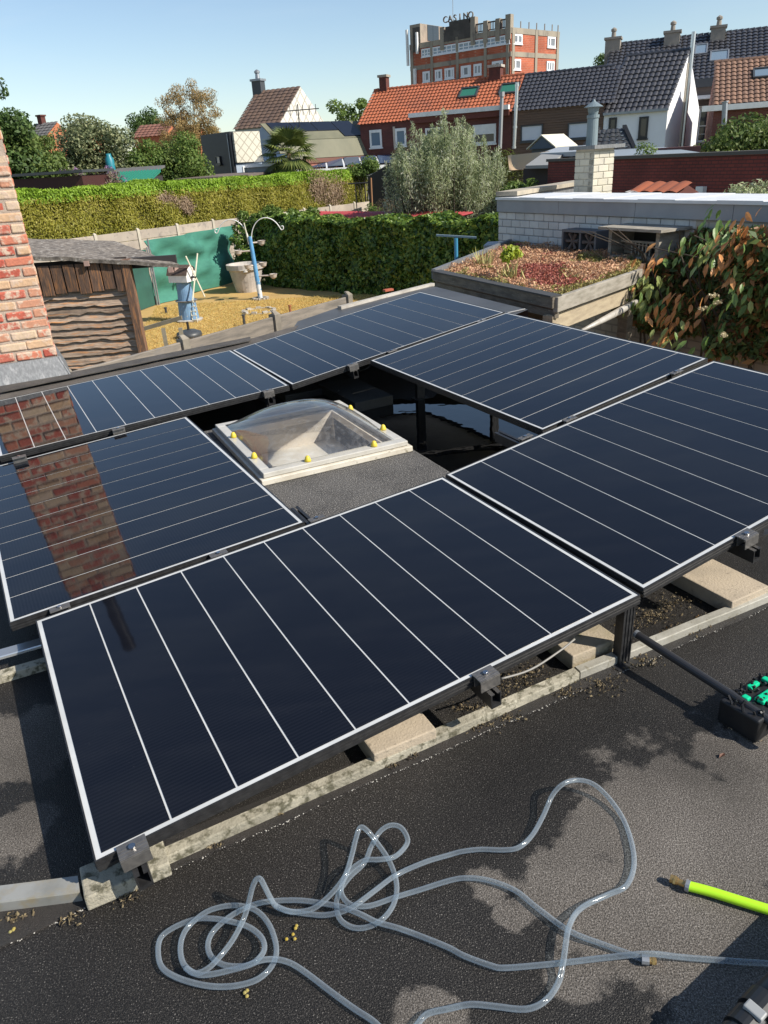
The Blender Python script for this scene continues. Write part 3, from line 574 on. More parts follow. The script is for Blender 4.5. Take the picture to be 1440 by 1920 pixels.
T5 = (-14.554, 72.555, 5.172); tr_at('birch_tree', 'tall birch with thin golden brown drying leaves', 'tree', T5, (-13.688, 72.723, 11.412)[2] , (2.7, 2.2, 3.3), .62, 90, 17000, .16, g_birch, cz=.6, droop=1.6, aspect=.35, trunk=.16, group='trees beyond the hedge')
T6 = (-16.592, 74.167, 5.291); tr_at('birch_tree', 'small sparse brownish birch left of the tall golden one', 'tree', T6, (-16.008, 74.295, 9.282)[2], (1.2, 1.2, 1.7), .6, 16, 1800, .2, g_birch, cz=.65, droop=1.2, aspect=.35, trunk=.1, group='trees beyond the hedge')
T7 = (-22.69, 89.158, 5.668); tr_at('deciduous_tree', 'dense dark round tree in the far distance left of the birches', 'tree', T7, (-21.782, 89.384, 10.701)[2], (1.9, 1.7, 1.9), .9, 22, 6000, .28, g_dark, cz=.7, group='trees beyond the hedge')
T8 = (-0.598, 77.998, 6.206); tr_at('deciduous_tree', 'sparse light green tree left of the orange roof', 'tree', T8, (-1.025, 77.993, 9.743)[2], (2.0, 1.2, 1.1), .6, 15, 1500, .28, g_light, cz=.82, trunk=.12, group='trees beyond the hedge')
T9 = (22.077, 76.893, 9.667); tr_at('conifer', 'narrow dark green treetop left of the first apartment chimney', 'tree', T9, (21.926, 76.937, 12.039)[2], (.9, .9, 1.7), .6, 14, 2600, .22, g_dark, cz=.78, group='trees beyond the hedge')
bd = (-11.442, 34.766, 3.849); t_ = tree('flowering_shrub', 'buddleia shrub with faded purple flower spikes on the hedge top', 'shrub', (bd[0], bd[1], 0), (-11.292, 34.814, 4.585)[2], (1.75, .9, .8), .45, 34, 9000, .12, leafmat('buddleia_leaf', [(.09, .12, .06), (.17, .17, .09), (.22, .15, .13), (.16, .11, .12)]), cz=.82, aspect=.35)
P, N = crown(lumps((bd[0], bd[1], (-11.358, 34.793, 4.259)[2]), (1.6, .7, .55), 22, .2), 500); leaf_mesh('flower', P, N, .1, .5, leafmat('buddleia_flower', [(.22, .12, .22), (.30, .18, .30)]), t_, kind='stuff')
# ---------------------------------------------------------------- conifer hedge, concrete fence behind the screens
H0 = np.array((-12.167, 29.055, 2.394)[:2]); H1 = np.array((0.676, 44.995, 2.139)[:2]); hd = (H1 - H0) / np.linalg.norm(H1 - H0); hn = np.array([hd[1], -hd[0]])
hA = H0 - hd * 3 - hn * .55; hB = H1 - hn * .55
hz = (-11.766, 29.758, 4.049)[2] - .30
def hedgecloud2(*a, **k):
    o = hedgecloud(*a, **k); me = o.data; v = np.empty(len(me.vertices) * 3, np.float32); me.vertices.foreach_get('co', v); v = v.reshape(-1, 3); L_h = np.linalg.norm(hB - hA); v[:, 2] -= HF * ((v[:, 0] - hA[0]) * hd[0] + (v[:, 1] - hA[1]) * hd[1]) / L_h; me.vertices.foreach_set('co', v.ravel()); return o
ch = thing('conifer_hedge', 'long tall clipped conifer hedge, olive face with bright green top', 'hedge')
q = MB(); HF = .20; a4 = [Vector((*(hA - hn * .25), 0)), Vector((*(hB - hn * .25), 0)), Vector((*(hB - hn * 1.5), 0)), Vector((*(hA - hn * 1.5), 0))]; t4 = [a4[0] + UP * (hz - .25), a4[1] + UP * (hz - HF - .25), a4[2] + UP * (hz - HF - .25), a4[3] + UP * (hz - .25)]; q.add(a4 + t4, [[3, 2, 1, 0], [4, 5, 6, 7], [0, 1, 5, 4], [1, 2, 6, 5], [2, 3, 7, 6], [3, 0, 4, 7]]); q.build('light_block_core', mat('hedge_dark_core', (.06, .055, .02), .95, (.10, .075, .035), 4), ch)  # opaque dark core added inside the hedge to block light
hm = leafmat('hedge_face_leaf', [(.12, .125, .016), (.20, .195, .024), (.27, .25, .034), (.38, .34, .08)], .3)
hedgecloud(hA, hB, 1.5, .5, hz - .1, 95000, .115, .28, hm, ch, top=.06, rough=.26, droop=1.0, fall=HF)
hedgecloud2(hA, hB, 1.5, hz - .25, hz + .22, 34000, .15, .3, leafmat('hedge_top_leaf', [(.12, .19, .02), (.20, .32, .03), (.30, .44, .05)], .35), ch, name='top_growth', top=.75, rough=.30, droop=-1.0, fall=0)
pa = leafmat('hedge_bare_twigs', [(.16, .11, .07), (.24, .17, .11), (.30, .22, .14)], .1)
def patch(px, w, h, z):
    k = 1300; s = (rng.normal(size=k) * w)[:, None]; zz = z + rng.normal(size=k) * h
    P = np.concatenate([np.array(px[:2]) + hd * s + hn * (.05 + rng.random((k, 1)) * .1), zz[:, None]], 1); N = np.tile(np.array([hn[0], hn[1], .1]), (k, 1)) + rng.normal(size=(k, 3)) * .5
    leaf_mesh('bare_patch', P, N / np.linalg.norm(N, axis=1, keepdims=True), .12, .25, pa, ch, 1.0, kind='stuff')
for c_, w, h in (((-2.35, 42.135, 3.111), .38, .4), ((-1.58, 42.971, 2.677), .42, .42), ((-8.538, 34.664, 3.138), .3, .14), ((-7.841, 35.545, 2.949), .22, .16)): patch(c_, w, h, c_[2])
# hedge shrub lump
hs_ = (0.063, 44.5, 3.706); tree('bush', 'rounded bright green bush growing on the hedge right of the palm', 'bush', (hs_[0], hs_[1], 0), (0.11, 44.0, 4.411)[2], (.75, .6, .4), .4, 12, 3800, .12, g_light, cz=.9, trunk=.05)
# concrete plate fence
pm_ = mat('fence_plate', (.42, .36, .29), .9, (.33, .28, .23), 1.2, bump=.2, col3=(.25, .22, .19), s3=4, rand=.12)
pst = mat('fence_post_concrete', (.50, .45, .36), .9, (.40, .36, .29), 3)
def fence(name, label, A, B, bay, ztop, rows, rh, plate, post, cap=0):
    t = thing(name, label, 'fence'); A = Vector(A); B = Vector(B); d = (B - A); L = d.length; d.normalize(); n_ = max(1, round(L / bay)); b = L / n_; nn = Vector((d.y, -d.x, 0))
    pl = MB(); pl.ob(V3(.0, -.025, 0), V3(b - .06, 0, 0), V3(0, .05, 0), V3(0, 0, rh - .015)); src = pl.build('fence_plate', plate, t, bevel=.008); yaw = math.atan2(d.y, d.x)
    po = MB(); po.prism([V3(-.06, -.07, 0), V3(.06, -.07, 0), V3(.06, .07, 0), V3(-.06, .07, 0)], UP * (ztop + .02)); po.prism([V3(-.06, -.07, ztop + .02), V3(.06, -.07, ztop + .02), V3(.035, .0, ztop + .07), V3(-.035, .0, ztop + .07)], V3(0, .04, 0)); ps = po.build('fence_post', post, t)
    first = True
    for i in range(n_ + 1):
        o = ps if i == 0 else ps.copy()
        if i: COL.objects.link(o)
        o.location = A + d * b * i; o.rotation_euler = (0, 0, yaw)
        if i == n_: break
        for r_ in range(rows):
            c = src if first else src.copy()
            if not first: COL.objects.link(c)
            first = False; c.location = A + d * (b * i + .03) + UP * (ztop - rh * (r_ + 1)); c.rotation_euler = (0, 0, yaw)
    return t
fA = H0 + hn * .1; fB = H1 + hn * .1
fence('concrete_fence', 'pale concrete plate fence along the foot of the tall conifer hedge', (*(H0 - hd * 1.5), 0), (*H1, 0), 2.0, 2.2, 6, .37, pm_, pst)
# ---------------------------------------------------------------- green mesh screens on the lawn
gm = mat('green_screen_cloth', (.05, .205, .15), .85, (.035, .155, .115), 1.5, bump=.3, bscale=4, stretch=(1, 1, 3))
gmd = mat('shaded_screen_cloth', (.025, .10, .075), .85, (.02, .075, .06), 1.5, bump=.3, bscale=4)  # darker copy of the screen cloth, shade put into its colour
def screen(name, label, A, B, z1, m, folds):
    t = thing(name, label, 'screen'); A = Vector(A); B = Vector(B); d = B - A; L = d.length; d.normalize(); nn = Vector((d.y, -d.x, 0)); nx, nz_ = 60, 14; vs = []
    for k in (0, 1):
        for j in range(nz_ + 1):
            for i in range(nx + 1):
                s = L * i / nx; z = .02 + (z1 - .02) * j / nz_
                w = folds * (noise.noise((s * .8, z * 2.2, 1.3)) + .5 * math.sin(z * 5 + noise.noise((s * .5, 0, 4)) * 4) * noise.noise((s, z, 9)))
                vs.append(A + d * s + nn * (w - .012 * k) + UP * z)
    fs = []; st = (nx + 1) * (nz_ + 1)
    for k in (0, 1):
        for j in range(nz_):
            for i in range(nx):
                f = [k * st + j * (nx + 1) + i, k * st + j * (nx + 1) + i + 1, k * st + (j + 1) * (nx + 1) + i + 1, k * st + (j + 1) * (nx + 1) + i]
                fs.append(f if k == 0 else f[::-1])
    MB().add(vs, fs).build('cloth', m, t, smooth=True)
    for s in (0, L):
        q = MB(); q.tube([A + d * s + nn * .05, A + d * s + nn * .05 + UP * (z1 + .06)], .03, 7); q.build('screen_post', zinc, t)
    return t
sA = (-7.576, 27.239, 0.0); sB = (-5.466, 32.212, 0.0); sv = (Vector(sB) - Vector(sA)).normalized()
screen('mesh_screen', 'bright green mesh cloth windscreen standing by the concrete pot', sA, sB, 2.16, gm, .30)
sC = (-8.456, 24.409, 0.0); 
screen('mesh_screen', 'green mesh cloth section coloured dark for shade behind the little windmill', sC, (sA[0] - .05, sA[1] - .1, 0), 1.9, gmd, .05)
# ---------------------------------------------------------------- laurel hedge and red corrugated roof
lA = (-4.367, 30.573, 0.0); lB0 = (-0.837, 27.094, 0.0); ld = (Vector(lB0) - Vector(lA)).normalized(); lB = tuple(Vector(lA) + ld * 13.0); ln_ = Vector((ld.y, -ld.x, 0))
lh_ = thing('laurel_hedge', 'dark glossy laurel hedge with sunlit top behind the lawn', 'hedge')
q = MB(); q.prism([Vector(lA) - ln_ * .3, Vector(lB) - ln_ * .3, Vector(lB) - ln_ * 1.3, Vector(lA) - ln_ * 1.3], UP * 2.15); q.build('light_block_core', mat('laurel_dark_core', (.012, .014, .008), .95), lh_)  # near-black solid added behind the leaves so light cannot pass through
g_lau = leafmat('laurel_leaf', [(.02, .042, .012), (.05, .10, .018), (.13, .20, .035), (.24, .30, .06)], .25, .35)
hedgecloud(lA, lB, 1.5, .02, 2.38, 34000, .18, .5, g_lau, lh_, top=.42, rough=.36, droop=.2)
P, N = crown(lumps((lA[0] - .3, lA[1] + .2, 1.5), (.5, .5, 1.0), 14, .45), 4200); leaf_mesh('hedge_end_foliage', P, N, .16, .45, g_lau, lh_, .2, kind='stuff')
P, N = crown(lumps((lA[0] + 1.0, lA[1] + .3, 2.55), (1.5, .5, .12), 16, .25), 3000); leaf_mesh('climber_on_top', P, N, .13, .4, leafmat('climber_leaf', [(.06, .10, .02), (.11, .17, .03), (.16, .22, .06)]), lh_, .2, kind='stuff')
rr = thing('corrugated_roof', 'low red corrugated sheet roof showing just above the laurel hedge', 'roof')
rA = Vector((-3.467, 33.823, 2.211)); rB = Vector((2.622, 27.375, 2.203)); rd = (rB - rA); rL = rd.length; rd.normalize(); rn_ = Vector((-rd.y, rd.x, 0)).normalized(); vs = []; nx = 200
for j, (off, dz) in enumerate(((0, 0), (1.8, .12))):
    vs += [rA + rd * (rL * i / nx) + rn_ * off + UP * (dz + .035 * math.sin(i * 1.6)) for i in range(nx + 1)]
vs += [v - UP * .02 for v in vs]; k = nx + 1
fs = [[i, i + 1, k + i + 1, k + i] for i in range(nx)] + [[2 * k + i, 3 * k + i, 3 * k + i + 1, 2 * k + i + 1] for i in range(nx)] + [[i, 2 * k + i, 2 * k + i + 1, i + 1] for i in range(nx)]
MB().add(vs, fs).build('corrugated_sheet', mat('red_sheet', (.42, .05, .055), .5, (.36, .07, .07), 3), rr, smooth=True)
q = MB(); q.ob(rA + rn_ * .3 - UP * (rA.z), rd * rL, rn_ * 1.3, UP * (rA.z - .1)); q.build('wall', dkw, rr)
# grey-green willow, olive and shrubs on the right of the hedge
w0_ = (3.105, 30.844, 2.212)
def leafbush(name, label, p, h, spread, lump, k, n, size, m, aspect=.3, cz=.55, droop=.2, cat='shrub', trunk=.07, **kk): return tree(name, label, cat, (p[0], p[1], 0), h, spread, lump, k, n, size, m, aspect=aspect, cz=cz, droop=droop, trunk=trunk, **kk)
t_ = leafbush('willow_shrub', 'big airy grey green willow shrub with wispy upright shoots', w0_, 5.0, (1.9, 1.3, 1.1), .5, 50, 15000, .12, g_willow, .2, .55, -.6)
shoots = [((1.881, 30.943, 3.603), (1.972, 30.937, 5.367)), ((2.09, 30.428, 3.599), (2.205, 30.42, 5.142)), ((3.755, 30.772, 3.499), (3.835, 30.762, 5.466)), ((3.641, 31.188, 3.498), (3.642, 31.188, 5.0)), ((2.73, 30.88, 3.556), (2.834, 30.87, 5.211)), ((2.451, 31.204, 3.566), (2.494, 31.2, 4.921)), ((4.531, 30.667, 3.456), (4.569, 30.661, 4.79)), ((3.251, 30.427, 3.533), (3.238, 30.428, 4.928)), ((1.508, 30.963, 3.438), (1.427, 30.967, 4.724)), ((5.026, 30.59, 3.244), (5.097, 30.578, 4.152))]
for i in range(120):
    a_ = random.random() * 6.283; rr_ = math.sqrt(random.random()); x_ = w0_[0] + math.cos(a_) * rr_ * 1.9; y_ = w0_[1] + math.sin(a_) * rr_ * 1.3; ht = 5.1 - 1.5 * rr_ ** 2 + random.gauss(0, .3); ln_2 = random.uniform(1.3, 2.6)
    shoots.append(((x_, y_, ht - ln_2), (x_ + math.cos(a_) * .35 * rr_ + random.gauss(0, .12), y_ + math.sin(a_) * .3 * rr_, ht)))
PP = []; NN = []; st_ = MB()
for a, b in shoots:
    a = np.array(a); b = np.array(b); k = 330; t = rng.random(k) ** .8; wd = (1 - t) * .62 + .06
    PP.append(a + (b - a) * t[:, None] + rng.normal(size=(k, 3)) * wd[:, None] * .5); NN.append(unit(k)); st_.tube([a - np.array([0, 0, 1.5]), a, b], [.03, .02, .008], 4, caps=False)
leaf_mesh('shoot_leaves', np.concatenate(PP), np.concatenate(NN), .125, .2, g_willow, t_, -1.2, kind='stuff'); st_.build('shoot', bark, t_)
leafbush('conifer', 'dark olive green rounded conifer at the right of the willow', (5.722, 35.542, 3.096), (5.261, 35.613, 4.764)[2], (1.35, 1.0, 1.3), .6, 30, 11000, .13, leafmat('olive_conifer', [(.03, .04, .010), (.06, .075, .015), (.10, .115, .022)]), .3, .56, .3, 'tree')
leafbush('shrub', 'leafy green shrub between the willow and the red brick wall', (5.32, 26.471, 3.156), (5.309, 26.473, 3.605)[2], (.75, .7, .65), .35, 18, 4200, .11, g_light, .5, .62)
leafbush('shrub', 'low pale green shrub left of the willow foot, before the plate fence', (0.525, 36.996, 2.003), (0.556, 36.996, 2.505)[2], (1.1, .7, .5), .35, 16, 3200, .12, g_light, .4, .7)
leafbush('shrub', 'purplish brown low shrub at the foot of the willow', (1.437, 33.97, 2.127), (1.466, 33.968, 2.714)[2], (.9, .6, .5), .35, 14, 2600, .11, leafmat('brown_leaf', [(.06, .05, .03), (.11, .09, .05), (.13, .10, .07)]), .4, .7)
bs = thing('lean_to_shelter', 'black sheeted lean to shelter half hidden left of the willow', 'shelter')
b1 = Vector((0.245, 40.999, 2.495)); bz1 = (0.31, 40.999, 3.485)[2]; bd_ = xy(-30)
q = MB(); q.prism([Vector((b1.x, b1.y, 0)), Vector((b1.x, b1.y, bz1)), Vector((b1.x, b1.y, bz1)) + bd_ * 1.7 + UP * .75, Vector((b1.x, b1.y, 0)) + bd_ * 1.7], xy(60) * 2.5); q.build('sheet_cover', mat('black_sheet', (.012, .013, .012), .6), bs)
q = MB(); o_ = (0.337, 40.199, 2.374); q.tube([(o_[0], o_[1], 0), (0.393, 40.198, 3.446)], .05, 6); q.build('wooden_post', mat('orange_wood', (.30, .15, .07), .8), bs)
q = MB(); q.tube([(-0.763, 40.993, 3.226), (0.292, 40.999, 3.215)], .035, 5); q.tube([((-0.412, 40.998, 3.206)[0], (-0.412, 40.998, 3.206)[1], 1.2), (-0.412, 40.998, 3.206)], .025, 5); q.build('rail', blackm, bs)
# ---------------------------------------------------------------- things on the lawn
blue = mat('faded_blue_paint', (.16, .29, .44), .65, (.12, .22, .36), 5, col3=(.30, .36, .40), s3=9, lo3=.62)
cream = mat('cream_paint', (.62, .60, .48), .65, (.5, .48, .38), 6)
wm = thing('garden_windmill', 'knee high blue ornamental windmill with cream sails and shingled hood', 'windmill')
wb = Vector((-5.704, 23.698, 0.0)); sd = xy(-20); sn = xy(70)          # hood runs along sd, sails at its right end
q = MB(); q.lathe(wb, [(.31, 0), (.27, .62)], 24, caps=False); q.lathe(wb, [(.25, .64), (.215, 1.22)], 24); q.build('tower', blue, wm, smooth=False)
q = MB(); q.lathe(wb, [(.33, .615), (.34, .64), (.24, .645)], 24); q.build('gallery', mat('worn_metal', (.16, .16, .16), .6), wm)
hz_ = wb + UP * 1.2
sec = [(-.27, 0), (-.27, .2), (-.17, .38), (0, .46), (.17, .38), (.27, .2), (.27, 0)]
q = MB(); q.prism([hz_ - sd * .33 + sn * a + UP * z for a, z in sec], sd * .64); q.build('hood', white, wm)
hr = mat('hood_shingle', (.07, .045, .035), .85, (.11, .075, .06), 12)
for i in range(1, 5):
    a, b = sec[i], sec[i + 1]
    q = MB(); p = hz_ - sd * .37 + sn * a[0] + UP * a[1]; e = sn * (b[0] - a[0]) + UP * (b[1] - a[1]); nn = e.cross(sd).normalized(); nn = nn if nn.z > 0 else -nn
    q.ob(p + nn * .004, sd * .70, e, nn * .025); q.build('hood_board', hr, wm)
hub = hz_ + sd * .42 + UP * .12
q = MB(); q.tube([hub - sd * .14, hub + sd * .05], .03, 8); q.build('axle', blackm, wm)
for k in range(4):
    a = R(62 + 90 * k) if k % 2 == 0 else R(118 + 90 * (k - 1)); dr = sn * math.cos(a) + UP * math.sin(a)
    q = MB(); sd2 = dr.cross(sd).normalized(); q.ob(hub + sd * (.01 + .02 * (k % 2)) - sd2 * .025 + dr * .03, dr * .70, sd2 * .05, sd * .018); q.build('sail', cream, wm)
q = MB(); lf = wb + sd * .24 - sn * .12
for s_ in (-.08, .08): q.tube([lf + sd * (.12 + s_ * 0) + sd2 * 0 + sd * s_ - sn * .14 , lf + sd * s_ * .9 + sn * .02 + UP * .68 - sd * .02], .016, 5)
for i in range(5): z = .08 + .13 * i; q.tube([lf + sd * (.04) - sn * (.14 - .03 * i) + UP * z, lf + sd * (.2) - sn * (.14 - .03 * i) + UP * z], .013, 5)
q.build('ladder', cream, wm)
q = MB(); q.lathe(wb + UP * .005, [(.40, 0), (.42, .05), (.35, .07)], 18); q.build('stone_base', conc_pale, wm)
# bird feeder pole with bowls
bf = thing('bird_feeder_pole', 'blue and white feeding pole with small bowls and two curled white arms', 'bird feeder')
pb = Vector((-3.881, 26.992, 0.0)); pt = pb + V3(-.12, .1, 0); zt = (-3.917, 27.018, 2.1)[2]; pt.z = zt
q = MB(); q.tube([pb, pb.lerp(pt, .3)], [.085, .082], 12); q.build('lower_pole', mat('chipped_white_blue', (.60, .62, .62), .6, (.10, .25, .42), 5, lo=.52, hi=.56), bf)
q = MB(); q.tube([pb.lerp(pt, .3), pt], [.08, .065], 12); q.build('upper_pole', mat('sky_blue_paint', (.085, .27, .50), .55, (.12, .32, .55), 4), bf)
q = MB(); q.tube([pt + V3(-.06, 0, -.25), pt + V3(-.14, 0, .45)], [.035, .02], 6); q.build('stake', cream, bf)
pr = xy(-8)
for sg in (1, -1):
    pts = [pt + pr * sg * (.05 + 1.12 * (1 - math.cos(t)) / 2) + UP * (-.15 + .72 * math.sin(t)) for t in np.linspace(0, 2.55, 14)]
    e = pts[-1]; pts += [e + pr * sg * .06 - UP * .09, e + pr * sg * .13 - UP * .06, e + pr * sg * .12 + UP * .03, e + pr * sg * .05 + UP * .02]
    q = MB(); q.tube(spline(pts, 3), .017, 6); q.build('curled_arm', white, bf, smooth=True)
bowlm = mat('bowl_glaze', (.50, .45, .40), .5, (.40, .34, .28), 6)
for f, a, ln in ((.90, 25, .28), (.78, 188, .38), (.55, 210, .16), (.56, 20, .2), (.38, -8, .5)):
    p = pb.lerp(pt, f); d_ = xy(a); q = MB(); q.tube([p, p + d_ * ln], .03, 6); c = p + d_ * (ln + .1); q.lathe(c - UP * .12, [(.03, 0), (.10, .05), (.13, .15), (.14, .17), (.115, .165), (.09, .07), (.02, .04)], 14); q.build('bowl', bowlm, bf)
q = MB()
for k in range(12): a = k * math.pi / 6; c = pb + V3(.24 * math.cos(a), .24 * math.sin(a), .01); q.box(c, .11, .08, .07, k * 30 + 20)
q.build('stone_ring', conc_pale, bf)
q = MB(); pc = Vector((-4.623, 29.198, 0.0)); q.lathe(pc, [(.46, 0), (.54, .4), (.62, .78), (.70, .82), (.71, 1.0), (.62, 1.0), (.60, .9), (.1, .88)], 28)
pot = q.build('concrete_pot', mat('pot_concrete', (.50, .46, .42), .85, (.38, .35, .32), 3, bump=.15, col3=(.26, .24, .22), s3=6, lo3=.6), None); tag(pot, 'large round tapered concrete planter standing by the green screen', 'planter')
q = MB(); cc = pc + V3(.1, -.72, .78); q.lathe(cc, [(.02, -.05), (.09, 0), (.02, .08)], 10); q.tube([cc + V3(-.2, 0, .05), cc + V3(.2, .02, .07)], .03, 6); q.build('relief_ornament', conc_pale, pot)
rg = Vector((-3.63, 24.538, 0.0)); tq = thing('stone_ring', 'ring of small edging stones lying on the dry lawn', 'edging')
for k in range(18):
    a = k * 2 * math.pi / 18; c = rg + V3(.5 * math.cos(a), .5 * math.sin(a), 0); q = MB(); q.box(c, .165, .1, .06 + .03 * math.sin(k * 3), math.degrees(a) + 90); q.build('edging_stone', conc_pale, tq)
um = thing('parasol_base', 'round dark grey parasol foot lying on the lawn behind the fence', 'parasol base'); ub = Vector((-5.146, 21.048, 0.0))
q = MB(); q.lathe(ub, [(.33, 0), (.36, .08), (.34, .16), (.22, .21), (.05, .23)], 24); q.build('foot', darkm, um, smooth=True); q = MB(); q.tube([ub + UP * .2, ub + UP * .45], .035, 8); q.build('tube_socket', blackm, um)
rl = thing('wooden_rail', 'low grey wooden handrail with two posts beside the shed', 'rail'); wg = mat('grey_wood', (.27, .24, .18), .85, (.19, .17, .13), 3, stretch=(1, 1, 1))
ra = Vector((-5.448, 17.784, 0.871)); rb = Vector((-4.43, 17.653, 1.107)); q = MB(); q.ob(ra, rb - ra, xy(90) * .07, UP * .09); q.build('top_rail', wg, rl)
for p in ((-4.922, 17.729, 0.775), (-4.495, 17.636, 0.929)): q = MB(); q.box((p[0], p[1], 0), .09, .09, (-4.892, 17.738, 0.946)[2] - .02, 10); q.build('post', wg, rl)
for p, h in (((-3.771, 22.261, 0.0), .3), ((-6.836, 25.345, 0.0), .16), ((-2.535, 23.707, 0.0), .25)):
    q = MB(); q.tube([p, (p[0], p[1], h)], .04, 7); q.tube([(p[0], p[1], h), (p[0], p[1], h + .04)], .055, 7); tag(q.build('ground_stake', mat('rusty', (.30, .12, .05), .8) if h == .25 else darkm), {.3: 'short dark stake on the lawn behind the near plate fence', .16: 'tiny dark stake in the lawn beside the shed post', .25: 'rust orange stake on the lawn above the near fence'}[h], 'stake')
cl_ = thing('clothes_line_post', 'blue T shaped clothes line post standing before the laurel hedge', 'post')
cb0 = Vector((1.528, 13.413, 2.507)); ct = Vector((1.525, 13.414, 2.926)); q = MB(); q.tube([(cb0.x, cb0.y, 0), ct], .034, 9); q.build('upright', mat('blue_enamel', (.05, .25, .42), .45), cl_)
q = MB(); q.ob(Vector((1.199, 13.547, 2.964)), Vector((1.853, 13.271, 2.911)) - Vector((1.199, 13.547, 2.964)), xy(80) * .05, UP * .03); q.build('cross_bar', mat('blue_grey_bar', (.22, .30, .34), .5), cl_)
# ---------------------------------------------------------------- timber shed
shd = thing('timber_shed', 'old shed clad with wavy edged weathered boards under a rough felt roof', 'shed')
FSd = Fac((-4.731, 15.285, 0.983), 3); sz0 = 0; 
wood = mat('weathered_boards', (.36, .27, .20), .85, (.16, .115, .085), 3, stretch=(1.2, 1.2, 16), yaw=3, bump=.35, bscale=60, col3=(.42, .19, .07), s3=2.2, lo3=.54, hi3=.68, rand=.32)
woodv = mat('weathered_upright_boards', (.15, .085, .055), .85, (.06, .04, .03), 4, stretch=(14, 14, 1.2), bump=.35, bscale=60, col3=(.34, .15, .055), s3=3, lo3=.5, hi3=.68, rand=.25)
wl_ = (-2.147, 2.147)[0]; ztop = (-0.887, 2.214)[1]; zhead = (-0.77, 2.73)[1]
q = MB(); FSd.slab(q, wl_, 0, 0, zhead + .05, -.12, -.05); q.build('back_panel', mat('shed_dark_inside', (.03, .02, .016), .9), shd)
nb = 15; bh_ = (ztop - .15) / nb
for i in range(nb):
    z = .15 + i * bh_; vs = []; k = 26; prof = [(.05, -.02), (.045, .0)]
    ph = random.random() * 20
    for j in range(k + 1):
        s = wl_ + (0 - wl_) * j / k; w = .062 * noise.noise((s * 1.6 + ph, i * 3.1, 0)) + .04 * noise.noise((s * 5 + ph, i, 2))
        zb = z + w - .02; zt_ = z + bh_ + .03
        vs += [FSd.P(s, zb, .092), FSd.P(s, zb, .05), FSd.P(s, zt_, .0), FSd.P(s, zt_, .022)]
    fs = []
    for j in range(k):
        for c in range(4): fs.append([j * 4 + c, j * 4 + (c + 1) % 4, (j + 1) * 4 + (c + 1) % 4, (j + 1) * 4 + c][::-1])
    MB().add(vs, fs).build('wavy_board', wood, shd)
nv = 9
for i in range(nv):
    a = wl_ + (0 - wl_) * i / nv; w = -wl_ / nv; q = MB(); FSd.slab(q, a + .012, a + w - .012, ztop - .02 + .03 * math.sin(i * 2.1), zhead, .10, .135 + .012 * math.sin(i * 1.7)); q.build('upright_board', woodv, shd, bevel=.006)
q = MB(); q.ob(FSd.P(-.06, 0, -.06), FSd.d * .15, FSd.n * .22, UP * (zhead + .02)); q.build('corner_post', woodv, shd)
felt = mat('weathered_felt', (.21, .18, .15), .95, (.08, .068, .058), 9, bump=1.0, bscale=16, col3=(.40, .37, .33), s3=11, lo3=.56, hi3=.68)
f1 = Vector((-6.773, 14.978, 2.983)); f2 = Vector((-3.666, 15.141, 2.612)); b1_ = Vector((-7.831, 17.53, 3.128)); b2 = Vector((-5.772, 18.102, 2.887)); f0 = f1
nx, ny = 40, 10; vs = []
for k in (0, 1):
    for j in range(ny + 1):
        for i in range(nx + 1):
            p = f1.lerp(f2, i / nx).lerp(b1_.lerp(b2, i / nx), j / ny); p = p + UP * (.03 * noise.noise((p.x * 2, p.y * 2, 0)) - .07 * k); vs.append(p)
st = (nx + 1) * (ny + 1); fs = []
for k in (0, 1):
    for j in range(ny):
        for i in range(nx):
            f = [k * st + j * (nx + 1) + i, k * st + j * (nx + 1) + i + 1, k * st + (j + 1) * (nx + 1) + i + 1, k * st + (j + 1) * (nx + 1) + i]; fs.append(f if k == 0 else f[::-1])
for i in range(nx): fs.append([i, st + i, st + i + 1, i + 1])
for j in range(ny): a = j * (nx + 1) + nx; fs.append([a, st + a, st + a + nx + 1, a + nx + 1])
MB().add(vs, fs).build('felt_roof', felt, shd)
pinkw = mat('pinkish_beam_end', (.36, .24, .20), .8)
for p in ((-5.421, 15.049, 2.788), (-3.859, 15.13, 2.566)): q = MB(); q.box((p[0], p[1] + .27, p[2] - .10), .09, .6, .09, 3); o_ = q.build('rafter', mat('dark_rafter', (.09, .05, .035), .8) if False else pinkw, shd)
q = MB(); q.ob(FSd.P(-.1, zhead - .18, -.2), FSd.d * 1.05, FSd.n * .1, UP * .2 - FSd.d * .0); q.build('side_beam', dkw, shd)
# ---------------------------------------------------------------- near plate fence beyond the roof edge
nfA = (-3.727, 8.847, 2.189); nfB = (-0.4, 13.194, 2.019)
wz_ = 2.0; npl = mat('near_fence_plate', (.26, .225, .185), .9, (.15, .135, .115), 2.5, stretch=(1, 1, 7), bump=.3, bscale=30, col3=(.18, .165, .15), s3=3, rand=.12)
fence('near_plate_fence', 'weathered grey plate fence running along the edge of the flat roof', (nfA[0], nfA[1], 0), (nfB[0], nfB[1], 0), 1.9, 2.12, 6, .35, npl, mat('weathered_post', (.27, .24, .19), .9, (.18, .16, .13), 6))
